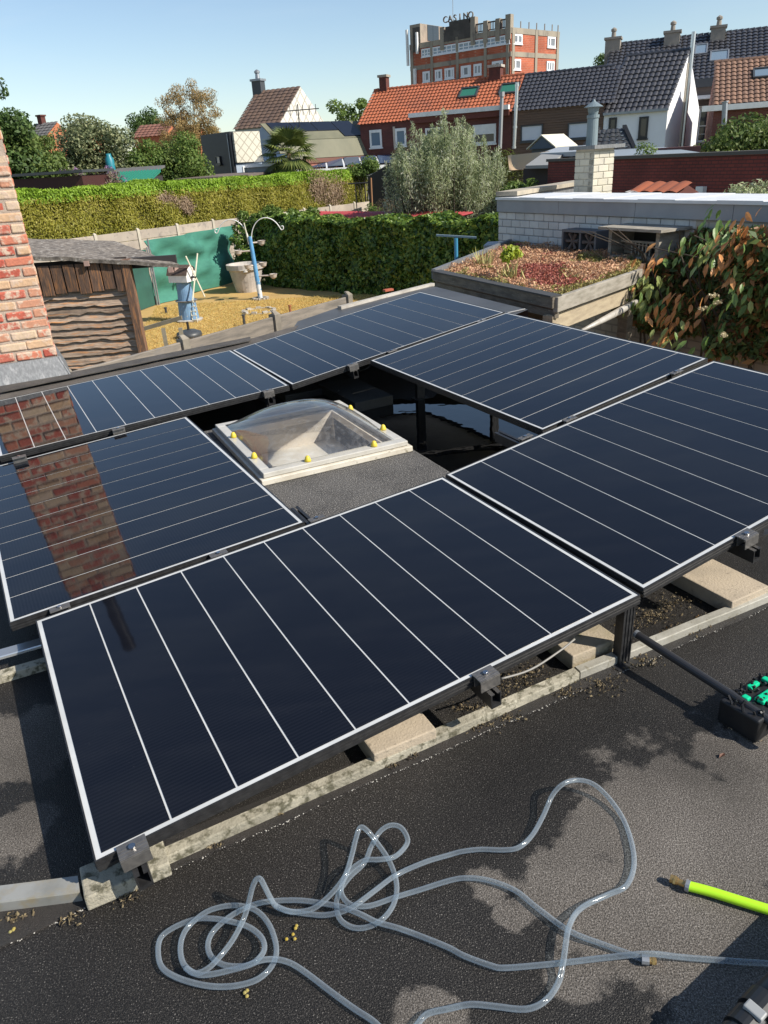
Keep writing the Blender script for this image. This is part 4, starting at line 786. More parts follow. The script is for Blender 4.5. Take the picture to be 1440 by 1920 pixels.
# ---------------------------------------------------------------- white brick annexe with its chimney
an = thing('brick_annexe', 'low annexe of white painted brick with a grey roof edge', 'building')
FA = Fac((1.986, 11.834, 3.575), -62.2); at_z = 3.575; aLen = 6.6
fz0 = (0.003, 3.413)[1]; vis0 = 2.85
mort = mat('grey_mortar', (.33, .33, .34), .95, (.26, .26, .27), 8)
q = MB(); q.prism([FA.P(0, 0, -.012), FA.P(aLen, 0, -.012), FA.P(aLen, 0, -.94), FA.P(0, 0, -.94)], UP * (fz0)); q.build('wall', [mort], an)
wbm = mat('white_painted_brick', (.58, .57, .55), .8, (.50, .49, .48), 5, bump=.25, bscale=50, rand=.08)
q = MB(); q.ob(V3(0, 0, 0), V3(.195, 0, 0), V3(0, .10, 0), V3(0, 0, .088)); src = q.build('brick', wbm, an, bevel=.006); nbk = 0; yawA = R(-62.2)
z = fz0 - .1; r_ = 0
while z > vis0 and nbk < 250:
    a = -.1 * (r_ % 2)
    while a < 3.55:
        c = src if nbk == 0 else src.copy()
        if nbk: COL.objects.link(c)
        c.location = FA.P(max(a, 0), z, -.0) ; c.rotation_euler = (0, 0, yawA); 
        if a < 0: c.scale = (.48, 1, 1)
        c.location = c.location - FA.n * 0 + FA.n * (.004 * random.random()); nbk += 1; a += .205
    z -= .1; r_ += 1
q = MB(); FA.slab(q, 3.57, aLen, 0, fz0, -.01, .004); q.build('creeper_wall', brickmat('pale_wall_brick', (.42, .38, .31), (.36, .33, .27), (.28, .26, .22), .2, .1, -62.2), an)
lowb = MB(); FA.slab(lowb, 0, 3.57, 0, z + .09, -.01, .004); lowb.build('lower_wall', bpy.data.materials['pale_wall_brick'], an)
fas = mat('grey_fascia', (.30, .31, .33), .55, (.26, .27, .29), 3)
for i in range(5):
    a = i * 1.35; q = MB(); FA.slab(q, a + .003, min(a + 1.347, aLen), fz0 + .002, at_z, -.05, .035); q.build('fascia_panel', fas, an)
capm = mat('white_roof_cap', (.70, .71, .72), .45, (.62, .63, .64), 4)
for i in range(12):
    a = i * .55; q = MB(); FA.slab(q, a + .001, a + .549, at_z + .002, at_z + .035 + .006 * (i % 2), -.95, .06); q.build('roof_cap', capm, an)
# raised left parapet
pe = Vector((3.889, 14.487, 3.555)); p0_ = FA.P(.02, 0, 0); pv_ = Vector((pe.x - p0_.x, pe.y - p0_.y, 0)); 
pdir = pv_.normalized(); pn_ = Vector((pdir.y, -pdir.x, 0)); plen = pv_.length
q = MB(); q.ob(p0_ + UP * at_z * .98 + pn_ * .0, pdir * plen, pn_ * .25, UP * .12); q.build('parapet', lead, an)
q = MB(); q.ob(p0_ + UP * (at_z * .98 + .122) - pdir * .04 - pn_ * .04, pdir * (plen + .1), pn_ * .34, UP * .06); q.build('parapet_cap', mat('parapet_stone', (.40, .35, .27), .9, (.28, .25, .20), 5), an)
# annexe chimney, each brick its own part
ac = thing('annexe_chimney', 'cream painted brick chimney with a grey stovepipe on the annexe', 'chimney')
c0 = Vector((3.401, 11.925, 3.526)); zc0 = 3.4; zc1 = (3.384, 11.929, 4.172)[2]; cw_ = .40; CR = xy(27.8); CLv = xy(117.8)
c0 = Vector((c0.x, c0.y, 0)); q = MB(); q.prism([c0 + CR * .01 + CLv * .01, c0 + CR * (cw_ - .01) + CLv * .01, c0 + CR * (cw_ - .01) + CLv * (cw_ + .0), c0 + CR * .01 + CLv * (cw_)], UP * (zc1)); q.build('core', mat('cream_mortar', (.48, .44, .36), .95, (.40, .37, .31), 8), ac)
cbk = mat('cream_painted_brick', (.60, .555, .44), .8, (.50, .47, .40), 5, bump=.25, bscale=50, rand=.07)
q = MB(); q.ob(V3(0, 0, 0), V3(.196, 0, 0), V3(0, .1, 0), V3(0, 0, .083)); src = q.build('brick', cbk, ac, bevel=.006); k = 0; z = zc0; r_ = 0
while z < zc1 - .05:
    for (o, yw, sh) in ((c0, 27.8, r_ % 2), (c0 + CLv * (cw_ + .004), -62.2, (r_ + 1) % 2)):
        segs = [(0, .98), (.204, .98)] if not sh else [(0, .48), (.1, 1), (.303, .48)]
        for a, sc_ in segs:
            c = src if k == 0 else src.copy()
            if k: COL.objects.link(c)
            k += 1; c.location = o + xy(yw) * a + UP * z; c.rotation_euler = (0, 0, R(yw)); c.scale = (sc_, 1, 1)
    z += .093; r_ += 1
q = MB(); o = c0 - CR * .07 - CLv * .07; q.ob(o + UP * zc1, CR * (cw_ + .2), CLv * (cw_ + .14), UP * .05); q.build('cap_slab', lead, ac)
q = MB(); q.prism([c0 - CR * .02 - CLv * .02, c0 + CR * (cw_ + .02) - CLv * .02, c0 + CR * (cw_ + .02) + CLv * (cw_ + .02), c0 - CR * .02 + CLv * (cw_ + .02)], UP * .13); f_ = q.build('flashing', lead, ac); f_.location = (0, 0, zc0 - .08)
pc_ = c0 + CR * .12 + CLv * .2 + UP * (zc1 + .05); ph_ = (3.452, 12.014, 4.572)[2] - zc1; stv = mat('stovepipe_grey', (.17, .22, .24), .5, (.14, .18, .20), 4)
q = MB(); q.lathe(pc_, [(.082, 0), (.08, ph_ - .05), (.09, ph_ - .04), (.09, ph_)], 18); sp_ = q.build('stovepipe', stv, ac, smooth=False)
q = MB(); q.lathe(pc_ + UP * ph_, [(.065, 0), (.085, .09), (.14, .10), (.03, .17), (.01, .2)], 16); q.build('cowl', stv, sp_)
# ---------------------------------------------------------------- carport with a living roof
gr_ = thing('green_roof_carport', 'wooden carport with a roof of red and brown sedum plants', 'carport')
gL = Vector((0.75, 8.793, 3.0)); gF = Vector((1.633, 6.69, 3.0)); gR = Vector((2.845, 8.035, 3.0)); gz_ = 3.0
gB1 = FA.P(.35, gz_, .03); gB2 = FA.P(3.0, gz_, .03)
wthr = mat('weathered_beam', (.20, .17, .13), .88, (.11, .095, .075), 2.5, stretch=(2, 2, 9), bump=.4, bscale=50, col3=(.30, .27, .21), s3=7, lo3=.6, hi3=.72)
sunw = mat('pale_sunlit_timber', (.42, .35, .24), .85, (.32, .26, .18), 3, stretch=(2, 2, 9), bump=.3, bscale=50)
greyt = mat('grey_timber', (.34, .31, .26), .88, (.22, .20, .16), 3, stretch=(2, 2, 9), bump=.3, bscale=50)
def board(mb, a, b, z0, z1, th, out=0):
    a = Vector((a.x, a.y, 0)); b = Vector((b.x, b.y, 0)); d = (b - a); n_ = Vector((d.y, -d.x, 0)).normalized(); return mb.ob(a + n_ * out + UP * z0, d, -n_ * th, UP * (z1 - z0))
for nm, a, b, z0, z1, th, out, m in (('fascia_board', gL, gF, gz_ - .08, gz_ + .02, .05, .03, wthr), ('lower_board', gL, gF, gz_ - .17, gz_ - .085, .05, .0, wthr), ('fascia_board', gF, gR, gz_ - .115, gz_ + .02, .05, .03, greyt), ('lower_beam', gF, gR + (gF - gR) * .08, gz_ - .30, gz_ - .14, .07, -.02, sunw)):
    q = MB(); board(q, a, b, z0, z1, th, out); q.build(nm, m, gr_, bevel=.006)
q = MB(); q.prism([Vector((p.x, p.y, gz_ - .10)) for p in (gL, gF, gR, gB2, gB1)], UP * .085); q.build('roof_deck', mat('substrate', (.16, .10, .065), .95, (.22, .13, .085), 6), gr_)
for a, b in ((gL, gB1),): q = MB(); board(q, b, a, gz_ - .06, gz_ + .045, .05, .04); q.build('edge_strip', lead, gr_)
q = MB(); board(q, gL + UP * 0, gF, gz_ + .022, gz_ + .035, .12, .05); q.build('edge_trim', mat('black_edge', (.05, .05, .05), .7), gr_)
d1 = (gR - gF).normalized(); nF = Vector((d1.y, -d1.x, 0))
for s in (.03, .93): q = MB(); p = gF.lerp(gR, s) - nF * .06; q.box((p.x, p.y, 0), .11, .11, gz_ - .15, 40); q.build('post', sunw if s < .5 else wthr, gr_)
q = MB(); a_ = gF.lerp(gR, .2) + nF * .05; b_ = gF.lerp(gR, .92) + nF * .05
q.tube([Vector((*a_.xy, gz_ - .36)), Vector((*a_.lerp(b_, .4).xy, gz_ - .34)), Vector((*a_.lerp(b_, .7).xy, gz_ - .32)), Vector((*b_.xy, gz_ - .29))], [.012, .03, .038, .026], 9); q.build('rolled_plastic_sheet', mat('milky_plastic', (.46, .44, .40), .4, (.34, .31, .27), 8), gr_, smooth=True)
q = MB(); bk = gF.lerp(gR, .1) - nF * 1.6; q.ob(Vector((bk.x, bk.y, 0)), d1 * 2.4, nF * .05, UP * 2.5); q.build('back_wall', mat('brown_inside', (.12, .085, .06), .9), gr_)
# sedum: small tufts in colour zones
def inquad(p): return True
Ps = []; Ms = []; poly = [np.array(x.xy) for x in (gL, gF, gR, gB2, gB1)]
def inside(x, y):
    ok = np.ones(len(x), bool)
    for i in range(5):
        a = poly[i]; b = poly[(i + 1) % 5]; ok &= ((b[0] - a[0]) * (y - a[1]) - (b[1] - a[1]) * (x - a[0])) > .045 * np.linalg.norm(b - a)
    return ok
n = 100000; X = rng.uniform(.4, 3.6, n); Y = rng.uniform(6.3, 11.8, n); k_ = inside(X, Y); X = X[k_]; Y = Y[k_]
nz1 = np.array([noise.noise((x * 1.3, y * .9, 5.0)) + .3 * noise.noise((x * 5, y * 4, 2.0)) for x, y in zip(X, Y)]); nz2 = np.array([noise.noise((x * 1.3 + 8, y * 1.2, 1.0)) + .4 * noise.noise((x * 6, y * 5, 7.0)) for x, y in zip(X, Y)])
hgt = np.array([.035 + .13 * abs(noise.noise((x * 3.4, y * 3.4, 3.0))) for x, y in zip(X, Y)])
rim = np.minimum.reduce([np.abs((poly[(i + 1) % 5][0] - poly[i][0]) * (Y - poly[i][1]) - (poly[(i + 1) % 5][1] - poly[i][1]) * (X - poly[i][0])) / np.linalg.norm(poly[(i + 1) % 5] - poly[i]) for i in range(3)])
ids = np.where((nz1 > .22) & (rim > .22), 1, np.where((nz2 > .30) | (rim < .16), 2, 0))
P = np.stack([X, Y, gz_ - .02 + hgt * rng.random(len(X)) * .8], 1); N = rng.normal(size=P.shape) * .8 + np.array([0, 0, .8]); N /= np.linalg.norm(N, axis=1, keepdims=True)
sed = [leafmat('sedum_brown', [(.26, .14, .08), (.40, .22, .13), (.48, .29, .17), (.44, .32, .17)], .1), leafmat('sedum_red', [(.16, .04, .035), (.27, .08, .06), (.33, .13, .08)], .1), leafmat('sedum_olive', [(.12, .11, .03), (.20, .18, .05), (.27, .21, .07)], .1)]
leaf_mesh('sedum', P, N, .025, .6, sed, gr_, 0, ids, kind='stuff')
def tuft(name, label, p, h, n, m, spread=.07, size=.05):
    t = thing(name, label, 'plant'); q = MB(); p = Vector((p[0], p[1], gz_ - .01)); PP = []
    for i in range(n):
        d_ = V3(random.gauss(0, spread), random.gauss(0, spread), h * random.uniform(.5, 1)); b = p + V3(random.gauss(0, spread), random.gauss(0, spread), 0); s_ = Vector((d_.y, -d_.x, .001)).normalized() * .008
        q.add([b - s_, b + s_, b + d_ * .6 + s_ * .8, b + d_, b + d_ * .6 - s_ * .8], [[0, 1, 2, 3, 4]]); PP.append(b + d_ * .8)
    q.build('blade', m, t, kind='stuff'); return t, p
straw = mat('straw_blade', (.42, .36, .15), .8, (.28, .28, .08), 9)
tuft('grass_tuft', 'straw coloured grass tuft near the left end of the sedum roof', (1.368, 9.259, 3.0), .22, 34, straw)
tuft('grass_tuft', 'few short dry blades near the front corner of the sedum roof', (2.027, 7.693, 3.0), .13, 14, straw, .06)
t_, p = tuft('yellow_green_plant', 'bright yellow green leafy plant with pale straw stems on the sedum roof', (1.478, 8.086, 3.0), .20, 40, straw, .06)
P, N = crown(lumps((p.x - .0, p.y + .05, gz_ + .24), (.10, .10, .06), 12, .06), 420); leaf_mesh('leaves', P, N, .045, .6, leafmat('lime_leaf', [(.14, .19, .02), (.28, .34, .03), (.42, .42, .06)]), t_, 0, kind='stuff')
# dark slatted cabinet against the annexe wall
cabt = thing('wall_cabinet', 'small dark open backed cabinet standing on the sedum roof against the white bricks', 'cabinet'); ca = (1.737, 3.039)[0]; cz0 = gz_ - .02; cz1 = (1.876, 3.172)[1] + .09
gcab = mat('grey_cabinet', (.10, .105, .115), .6)
q = MB(); FA.slab(q, ca, ca + .62, cz1 - .03, cz1, .06, .3); FA.slab(q, ca, ca + .03, cz0, cz1 - .03, .06, .3); FA.slab(q, ca + .59, ca + .62, cz0, cz1 - .03, .06, .3); FA.slab(q, ca + .03, ca + .59, cz0, cz1 - .03, .06, .08); FA.slab(q, ca + .3, ca + .33, cz0, cz1 - .03, .08, .28); q.build('housing', gcab, cabt)
q = MB()
for x in (.16, .46):
    for i in range(6): a = i * math.pi / 3; o = FA.P(ca + x, (cz0 + cz1) / 2, .25); q.tube([o, o + FA.d * .11 * math.cos(a) + UP * .11 * math.sin(a)], [.012, .03], 5)
q.build('fan', mat('dusty_fan', (.10, .08, .07), .8), cabt)
nich = thing('wall_aviary', 'weathered open fronted box with a barred door on the annexe wall', 'aviary'); a0 = (2.667, 3.154)[0]; a1 = (3.435, 3.194)[0]; n0 = (2.72, 2.985)[1]; n1 = (2.682, 3.313)[1]
q = MB(); FA.slab(q, a0 - .08, a1 + .1, n1, n1 + .03, .01, .5); q.build('top_board', greyt, nich); q = MB(); FA.slab(q, a0, a0 + .05, n0, n1, .01, .4); q.build('side_board', greyt, nich); q = MB(); FA.slab(q, a1 - .05, a1, n0, n1, .01, .4); q.build('side_board', greyt, nich); q = MB(); FA.slab(q, a0 + .05, a1 - .05, n0, n0 + .04, .01, .42); q.build('bottom_board', greyt, nich)
q = MB(); FA.slab(q, a0 + .05, a1 - .05, n0 + .04, n1, .008, .03); q.build('dark_back', mat('aviary_dark', (.03, .027, .025), .9), nich)
q = MB(); w_ = a1 - a0; FA.slab(q, a0 + .1, a1 - .1, n0 + (n1 - n0) * .55, n0 + (n1 - n0) * .62, .25, .3)
for i in range(6): x = a0 + w_ * (.34 + .07 * i); FA.slab(q, x, x + .02, n0 + .04, n0 + (n1 - n0) * .55, .27, .29)
q.build('barred_door', greyt, nich); q = MB(); FA.slab(q, a0 + .1, a0 + w_ * .3, n0 + .05, n0 + (n1 - n0) * .5, .2, .24); q.build('panel_board', wthr, nich)
# grey bin store behind the carport's left edge
bx = thing('storage_box', 'low storage box with black front and pale grey lid beyond the sedum roof', 'box'); b0 = Vector((1.859, 12.462, 2.691)); bt = (1.859, 12.462, 2.878)[2]; e1 = Vector((2.253, 11.787, 2.851)) ; 
dd = xy(-16); q = MB(); q.ob(Vector((b0.x, b0.y, bt - .55)), dd * .58, xy(74) * .5, UP * .5); q.build('body', mat('box_black', (.018, .02, .025), .5), bx); q = MB(); q.ob(Vector((b0.x, b0.y, bt - .045)) - xy(74) * .03, dd * .6, xy(74) * .55, UP * .05); q.build('lid', mat('box_lid', (.30, .32, .34), .5), bx); q = MB(); q.ob(Vector((b0.x, b0.y, bt - .55)) + dd * .585, dd * .33, xy(74) * .5, UP * .49); q.build('side_compartment', mat('box_side', (.24, .26, .28), .5), bx)
q = MB(); o = Vector((1.583, 12.803, 2.635)); q.ob(o, dd * .55, xy(74) * .4, UP * .03 + dd * .0); tag(q.build('folded_tarpaulin', mat('silver_tarpaulin', (.25, .26, .27), .4, (.1, .1, .1), 14, bump=.8, bscale=20)), 'crumpled silver grey sheet left of the storage box', 'tarpaulin')
# ---------------------------------------------------------------- creeper on the annexe wall: leaves one by one
cre = thing('climbing_plant', 'large climber on the annexe wall with green and withered orange leaves', 'climber')
lm = bpy.data.meshes.new('leaf'); pts = [(0, 0, 0), (.22, .17, .03), (.6, .2, .02), (1, 0, -.12), (.6, -.2, .02), (.22, -.17, .03), (.5, 0, -.01)]
lm.from_pydata(pts, [], [[0, 1, 6], [1, 2, 6], [2, 3, 6], [3, 4, 6], [4, 5, 6], [5, 0, 6]]); lm.update()
cols = {'green': [(.05, .09, .025), (.10, .17, .045), (.18, .24, .07)], 'pale': [(.14, .20, .05), (.24, .29, .09), (.32, .34, .13)], 'rust': [(.28, .10, .03), (.44, .19, .06), (.55, .30, .12)]}
lmeshes = {}
for k, c in cols.items(): mm = lm.copy(); mm.name = 'leaf_' + k; mm.materials.append(leafmat('creeper_' + k, c, .2, .4)); lmeshes[k] = mm
clusters = [((2.857, 7.899, 2.846), .20, 'pale', 44), ((2.935, 7.657, 2.692), .18, 'green', 24), ((3.268, 7.955, 3.185), .17, 'green', 24), ((3.001, 7.416, 2.599), .18, 'rust', 36), ((2.918, 7.877, 3.11), .12, 'rust', 14), ((3.431, 7.558, 3.413), .16, 'green', 22), ((3.489, 7.199, 3.391), .17, 'rust', 50), ((3.434, 7.114, 3.168), .17, 'rust', 30), ((3.352, 7.484, 3.229), .15, 'pale', 20), ((3.114, 7.261, 2.825), .22, 'rust', 20), ((3.44, 7.001, 2.944), .3, 'green', 26), ((2.846, 7.262, 2.43), .16, 'pale', 16), ((3.206, 6.891, 2.489), .25, 'green', 14)]
nl = 0
for c, sp_, kd, k in clusters:
    for i in range(k):
        p = Vector(c) + V3(random.gauss(0, sp_ * .62), random.gauss(0, sp_ * .35), random.gauss(0, sp_ * .62)); kk = kd if random.random() < .9 else random.choice(list(cols))
        s_ = random.uniform(.085, .145); share(lmeshes[kk], 'leaf', cre, p, (random.gauss(0, .45), random.uniform(.5, 1.35), R(-152) + random.gauss(0, .75)), (s_, s_, s_)); nl += 1
NA1 = a1
def wallcloud(n, a0, a1, z0, z1, d0, d1):
    a = rng.uniform(a0, a1, n); z = rng.uniform(z0, z1, n); f = np.array([noise.noise((x * 1.6, zz * 1.6, 7.7)) for x, zz in zip(a, z)]); zt = np.interp(a, [0, NA1 - .05, NA1 + .25, 9], [2.93, 2.97, 3.36, 3.42]); k = (f > -.55) & (z < zt + .12 * f) & ((z - z0) > np.array([.25 * noise.noise((x * 2.2, 0, 1)) for x in a]) + .05); a = a[k]; z = z[k]; f = f[k]
    d = d0 + (d1 - d0) * np.clip(f + .4, .05, 1) * rng.random(len(a)) ** .4
    o = np.array(FA.o); P = o + np.array(FA.d) * a[:, None] + np.array(FA.n) * d[:, None]; P[:, 2] = z; N = np.tile(np.array(FA.n), (len(a), 1)) + rng.normal(size=P.shape) * .6 + np.array([0, 0, .4]); return P, N / np.linalg.norm(N, axis=1, keepdims=True)
P, N = wallcloud(19000, 2.95, 6.4, 2.1, 3.42, .03, .95); ids = (rng.random(len(P)) < .5).astype(int) + 0
leaf_mesh('small_leaves', P, N, .10, .42, [leafmat('creeper_back_green', [(.04, .07, .02), (.08, .125, .035), (.15, .19, .06)], .15), leafmat('creeper_back_brown', [(.10, .05, .02), (.20, .095, .035), (.30, .16, .06)], .15)], cre, 1.0, (rng.random(len(P)) < .32).astype(int), kind='stuff')
q = MB()
for i in range(16):
    a = 3.1 + .2 * i; q.tube([FA.P(a, 1.0 + random.random(), .1), FA.P(a + random.uniform(-.2, .2), 2.2, .25), FA.P(a + random.uniform(-.5, .3), 3.1, .5), FA.P(a + random.uniform(-.7, .3), 3.2 + random.random() * .2, .75)], [.016, .013, .009, .005], 5, caps=False)
q.build('stem', bark, cre)
for c in ((3.201, 7.003, 2.886), (3.12, 7.039, 2.778), (3.176, 6.684, 2.594), (3.228, 6.991, 2.833)):
    P, N = crown(lumps(c, (.05, .04, .02), 6, .02), 60); leaf_mesh('flower_head', P, N, .022, .8, leafmat('cream_flower', [(.42, .36, .22), (.55, .48, .32)]) if 'cream_flower' not in bpy.data.materials else bpy.data.materials['cream_flower'], cre, 0, kind='stuff')
# ---------------------------------------------------------------- red brick wall, small roofs and plants on the right
rw = thing('long_brick_wall', 'long dark red brick boundary wall with a dark coping, behind the annexe', 'wall')
wA = (6.013, 26.322, 3.911); wB = (8.726, 17.439, 3.843); RWz = 3.93; wy = math.degrees(math.atan2(wB[1] - wA[1], wB[0] - wA[0])); FR_ = Fac(wA, wy); wL = (Vector(wB).xy - Vector(wA).xy).length + 3
rwm = brickmat('wall_brick_dark', (.23, .045, .032), (.18, .036, .028), (.09, .03, .026), .22, .075, wy)
q = MB(); FR_.slab(q, 0, wL, 0, RWz - .08, -.3, 0); q.build('brickwork', rwm, rw); q = MB(); FR_.slab(q, -.05, wL, RWz - .08, RWz, -.36, .05); q.build('coping', mat('dark_coping', (.10, .09, .08), .8), rw)
mb_ = MB(); a_ = (Vector((8.465, 19.328, 3.115)).xy - Vector(wA).xy).dot(FR_.d.xy); FR_.slab(mb_, a_ - .13, a_ + .13, (8.465, 19.328, 3.115)[2] - .12, (8.465, 19.328, 3.115)[2] + .08, .01, .12); tag(mb_.build('meter_box', white), 'small white box fixed on the red brick wall', 'box')
def pitched(name, label, p, yaw, w, run, rise, z, wallm, roofm, cat='roof', z0=0, t=True):
    th_ = thing(name, label, cat); f = Fac(p, yaw); q = MB(); f.body(q, 0, w, z, run, rise, z0=z0); q.build('wall', wallm, th_)
    tiles(f, th_, -.1, w + .1, z, run, rise, .25, .3, .035, roofm); return th_, f
# grey pavilion with pale roof
pv = thing('garden_pavilion', 'grey garden pavilion with a bright cream roof slope and blue grey gable', 'pavilion'); g_ = Vector((8.262, 35.039, 4.255)); FV = Fac(g_, 40); vz = g_.z
gt_ = mat('slate_blue_gable', (.085, .11, .14), .6); q = MB(); q.prism([FV.P(0, vz, 0), FV.P(0, vz + .45, -.7), FV.P(0, vz, -1.4)], FV.d * .02); q.build('gable', gt_, pv)
q = MB(); q.ob(FV.P(-.05, vz, .08), FV.d * 1.6, FV.P(0, vz + .5, -.7) - FV.P(0, vz, .08), UP * .05); q.ob(FV.P(-.05, vz, -1.48), FV.d * 1.6, FV.P(0, vz + .48, -.73) - FV.P(0, vz, -1.48), UP * .05); q.build('roof', mat('cream_roof', (.62, .58, .47), .7), pv)
q = MB(); q.prism([FV.P(.1, 0, -.1), FV.P(1.5, 0, -.1), FV.P(1.5, 0, -1.3), FV.P(.1, 0, -1.3)], UP * vz); q.build('wall', mat('grey_boarding', (.12, .12, .12), .8), pv)
# black tiled dormer roof behind the chimney
dm = thing('tiled_lean_roof', 'black hipped tiled roof with curved tiles just behind the annexe chimney', 'roof'); d0_ = Vector((7.877, 29.983, 3.795)); FDm = Fac(d0_, -25); dz_ = d0_.z
q = MB(); q.prism([FDm.P(0, dz_ - 2.5, 0), FDm.P(2.1, dz_ - 2.5, 0), FDm.P(2.1, dz_ - 2.5, -2), FDm.P(0, dz_ - 2.5, -2)], UP * 2.5); q.build('wall', mat('brown_purple_wall', (.10, .055, .055), .85), dm)
blk = mat('black_glazed_tiles', (.04, .042, .045), .35, (.07, .07, .07), 6)
sx0, sx1 = .62, 1.45
rowz = 7
for r_ in range(rowz):
    t0 = r_ / rowz; t1 = (r_ + 1) / rowz + .04; a0 = sx0 * t0 ; b0_ = 2.1 - (2.1 - sx1) * t0; vs = []; k = 24
    for (t, li) in ((t0, .07), (t1, .03)):
        for i in range(k + 1): s = a0 + (b0_ - a0) * i / k; vs.append(FDm.P(s, dz_ + .88 * t + li + .035 * abs(math.sin(i * .8)), -.9 * t))
    MB().add(vs, [[i, i + 1, k + 2 + i, k + 1 + i] for i in range(k)]).build('tile_course', blk, dm)
q = MB(); q.ob(FDm.P(2.1, dz_, .0), FDm.P(sx1, dz_ + 1.0, -.9) - FDm.P(2.1, dz_, 0), FDm.d * .14, UP * .07); q.ob(FDm.P(-.15, dz_, 0), FDm.P(sx0 - .1, dz_ + 1.0, -.9) - FDm.P(-.15, dz_, 0), FDm.d * .14, UP * .07); q.build('hip_edge', blackm, dm)
# flat felt roof between wall and white house
fr = thing('flat_roofed_extension', 'flat grey roofed extension with pale edge behind the red wall', 'building'); q = MB(); f0_ = Vector((8.248, 27.28, 3.754)); f1_ = Vector((10.33, 24.946, 3.811)); q.prism([Vector((f0_.x, f0_.y, 0)), Vector((f1_.x, f1_.y, 0)), Vector((f1_.x + 1, f1_.y + 5, 0)), Vector((f0_.x, f0_.y + 5, 0))], UP * (f0_.z + .05)); q.build('wall', greyfelt, fr)
q = MB(); q.prism([Vector((f0_.x - .1, f0_.y - .1, f0_.z + .05)), Vector((f1_.x, f1_.y - .1, f0_.z + .05)), Vector((f1_.x, f1_.y + 3, f0_.z + .25)), Vector((f0_.x, f0_.y + 3, f0_.z + .25))], UP * .06); q.build('roof_edge', mat('blue_grey_roofing', (.26, .30, .33), .5), fr)
bxw = MB(); o = Vector((9.757, 27.309, 3.846)); e = Vector((10.753, 25.853, 3.825)); bxw.ob(Vector((o.x, o.y, 1)), Vector((e.x - o.x, e.y - o.y, 0)), V3(.5, 1.5, 0), UP * ((10.158, 26.628, 4.038)[2] - 1)); tag(bxw.build('boundary_block', mat('plum_render', (.13, .055, .05), .85)), 'low plum coloured block below the white gable', 'wall')
pf2 = thing('flat_canopy', 'light grey flat canopy roof left of the annexe chimney', 'canopy'); o = Vector((6.599, 30.29, 3.957)); e = Vector((7.212, 27.055, 3.877)); q = MB(); q.ob(o, Vector((e.x - o.x, e.y - o.y, 0)), V3(1.2, 2.2, .18), UP * .14); q.build('roof', mat('canopy_grey', (.36, .39, .42), .5), pf2); q = MB(); q.box((o.x + .9, o.y + .9, 0), 1.5, 1.2, o.z, -40); q.build('wall', dkw, pf2)
pf3 = thing('flat_canopy', 'lower grey canopy roof beside the shrub at the wall end', 'canopy'); o = Vector((5.7, 28.434, 3.646)); e = Vector((6.158, 26.904, 3.6)); q = MB(); q.ob(o, Vector((e.x - o.x, e.y - o.y, 0)), V3(.9, 1.6, .32), UP * .1); q.build('roof', mat('canopy_felt', (.30, .30, .29), .8), pf3); q = MB(); q.box((o.x + .7, o.y + .5, 0), 1.0, .9, o.z, -40); q.build('wall', dkw, pf3)
ss = MB(); vs = []; c4_ = [Vector((5.798, 32.487, 4.089)), Vector((6.932, 30.215, 4.152)), Vector((5.995, 29.905, 3.599)), Vector((5.69, 31.49, 3.565))]; kx = 10
for k in (0, 1):
    for j in range(kx + 1):
        for i in range(kx + 1):
            u_, v_ = i / kx, j / kx; p = c4_[0].lerp(c4_[1], u_).lerp(c4_[3].lerp(c4_[2], u_), v_); vs.append(p - UP * (.25 * math.sin(math.pi * u_) * math.sin(math.pi * v_) + .01 * k))
st = (kx + 1) ** 2
fs = [[k * st + j * (kx + 1) + i, k * st + j * (kx + 1) + i + 1, k * st + (j + 1) * (kx + 1) + i + 1, k * st + (j + 1) * (kx + 1) + i] for k in (0, 1) for j in range(kx) for i in range(kx)]
tag(ss.add(vs, fs).build('shade_sail', mat('sand_cloth', (.55, .40, .25), .8), smooth=True), 'sand coloured shade sail stretched beside the dark conifer', 'shade sail')
tree('deciduous_tree', 'leafy green tree above the red brick wall at the right edge', 'tree', ((12.845, 27.111, 3.686)[0], (12.845, 27.111, 3.686)[1], 0), (12.438, 27.3, 5.208)[2], (1.75, 1.4, 1.15), .55, 50, 11000, .15, leafmat('leaf_pear', [(.03, .055, .014), (.06, .10, .022), (.11, .155, .04), (.17, .20, .07)]), cz=.72, droop=.6, aspect=.5, group=None)
tree('shrub', 'pale green feathery shrub before the red wall at the right edge', 'shrub', ((6.39, 13.016, 3.187)[0], (6.39, 13.016, 3.187)[1], 0), (6.334, 13.044, 3.631)[2], (.62, .5, .30), .25, 26, 3600, .085, g_willow, cz=.86, droop=-.9, aspect=.25, trunk=.04)
tree('shrub', 'sparse dry stemmed shrub left of the feathery one under the white box', 'shrub', ((6.089, 13.709, 3.282)[0], (6.089, 13.709, 3.282)[1], 0), (6.079, 13.713, 3.367)[2], (.5, .3, .12), .12, 12, 500, .07, leafmat('dry_stem_leaf', [(.10, .09, .04), (.18, .15, .07)]), cz=.9, droop=-.5, aspect=.25, trunk=.03)
tree('shrub', 'low dense green bush on the orange tiled roof side of the red wall', 'shrub', ((5.747, 14.932, 3.288)[0], (5.747, 14.932, 3.288)[1], 0), (5.738, 14.936, 3.38)[2], (.45, .3, .1), .14, 14, 1800, .07, g_mid, cz=.94, aspect=.5, trunk=.03)
tree('potted_plant', 'small weedy plant rising from the flat roof edge beside the white house', 'plant', ((9.065, 26.28, 3.816)[0], (9.065, 26.28, 3.816)[1], 2.2), (9.03, 26.292, 4.235)[2] - 2.2, (.4, .3, .35), .2, 10, 500, .09, g_light, cz=.75, aspect=.4, trunk=.02)
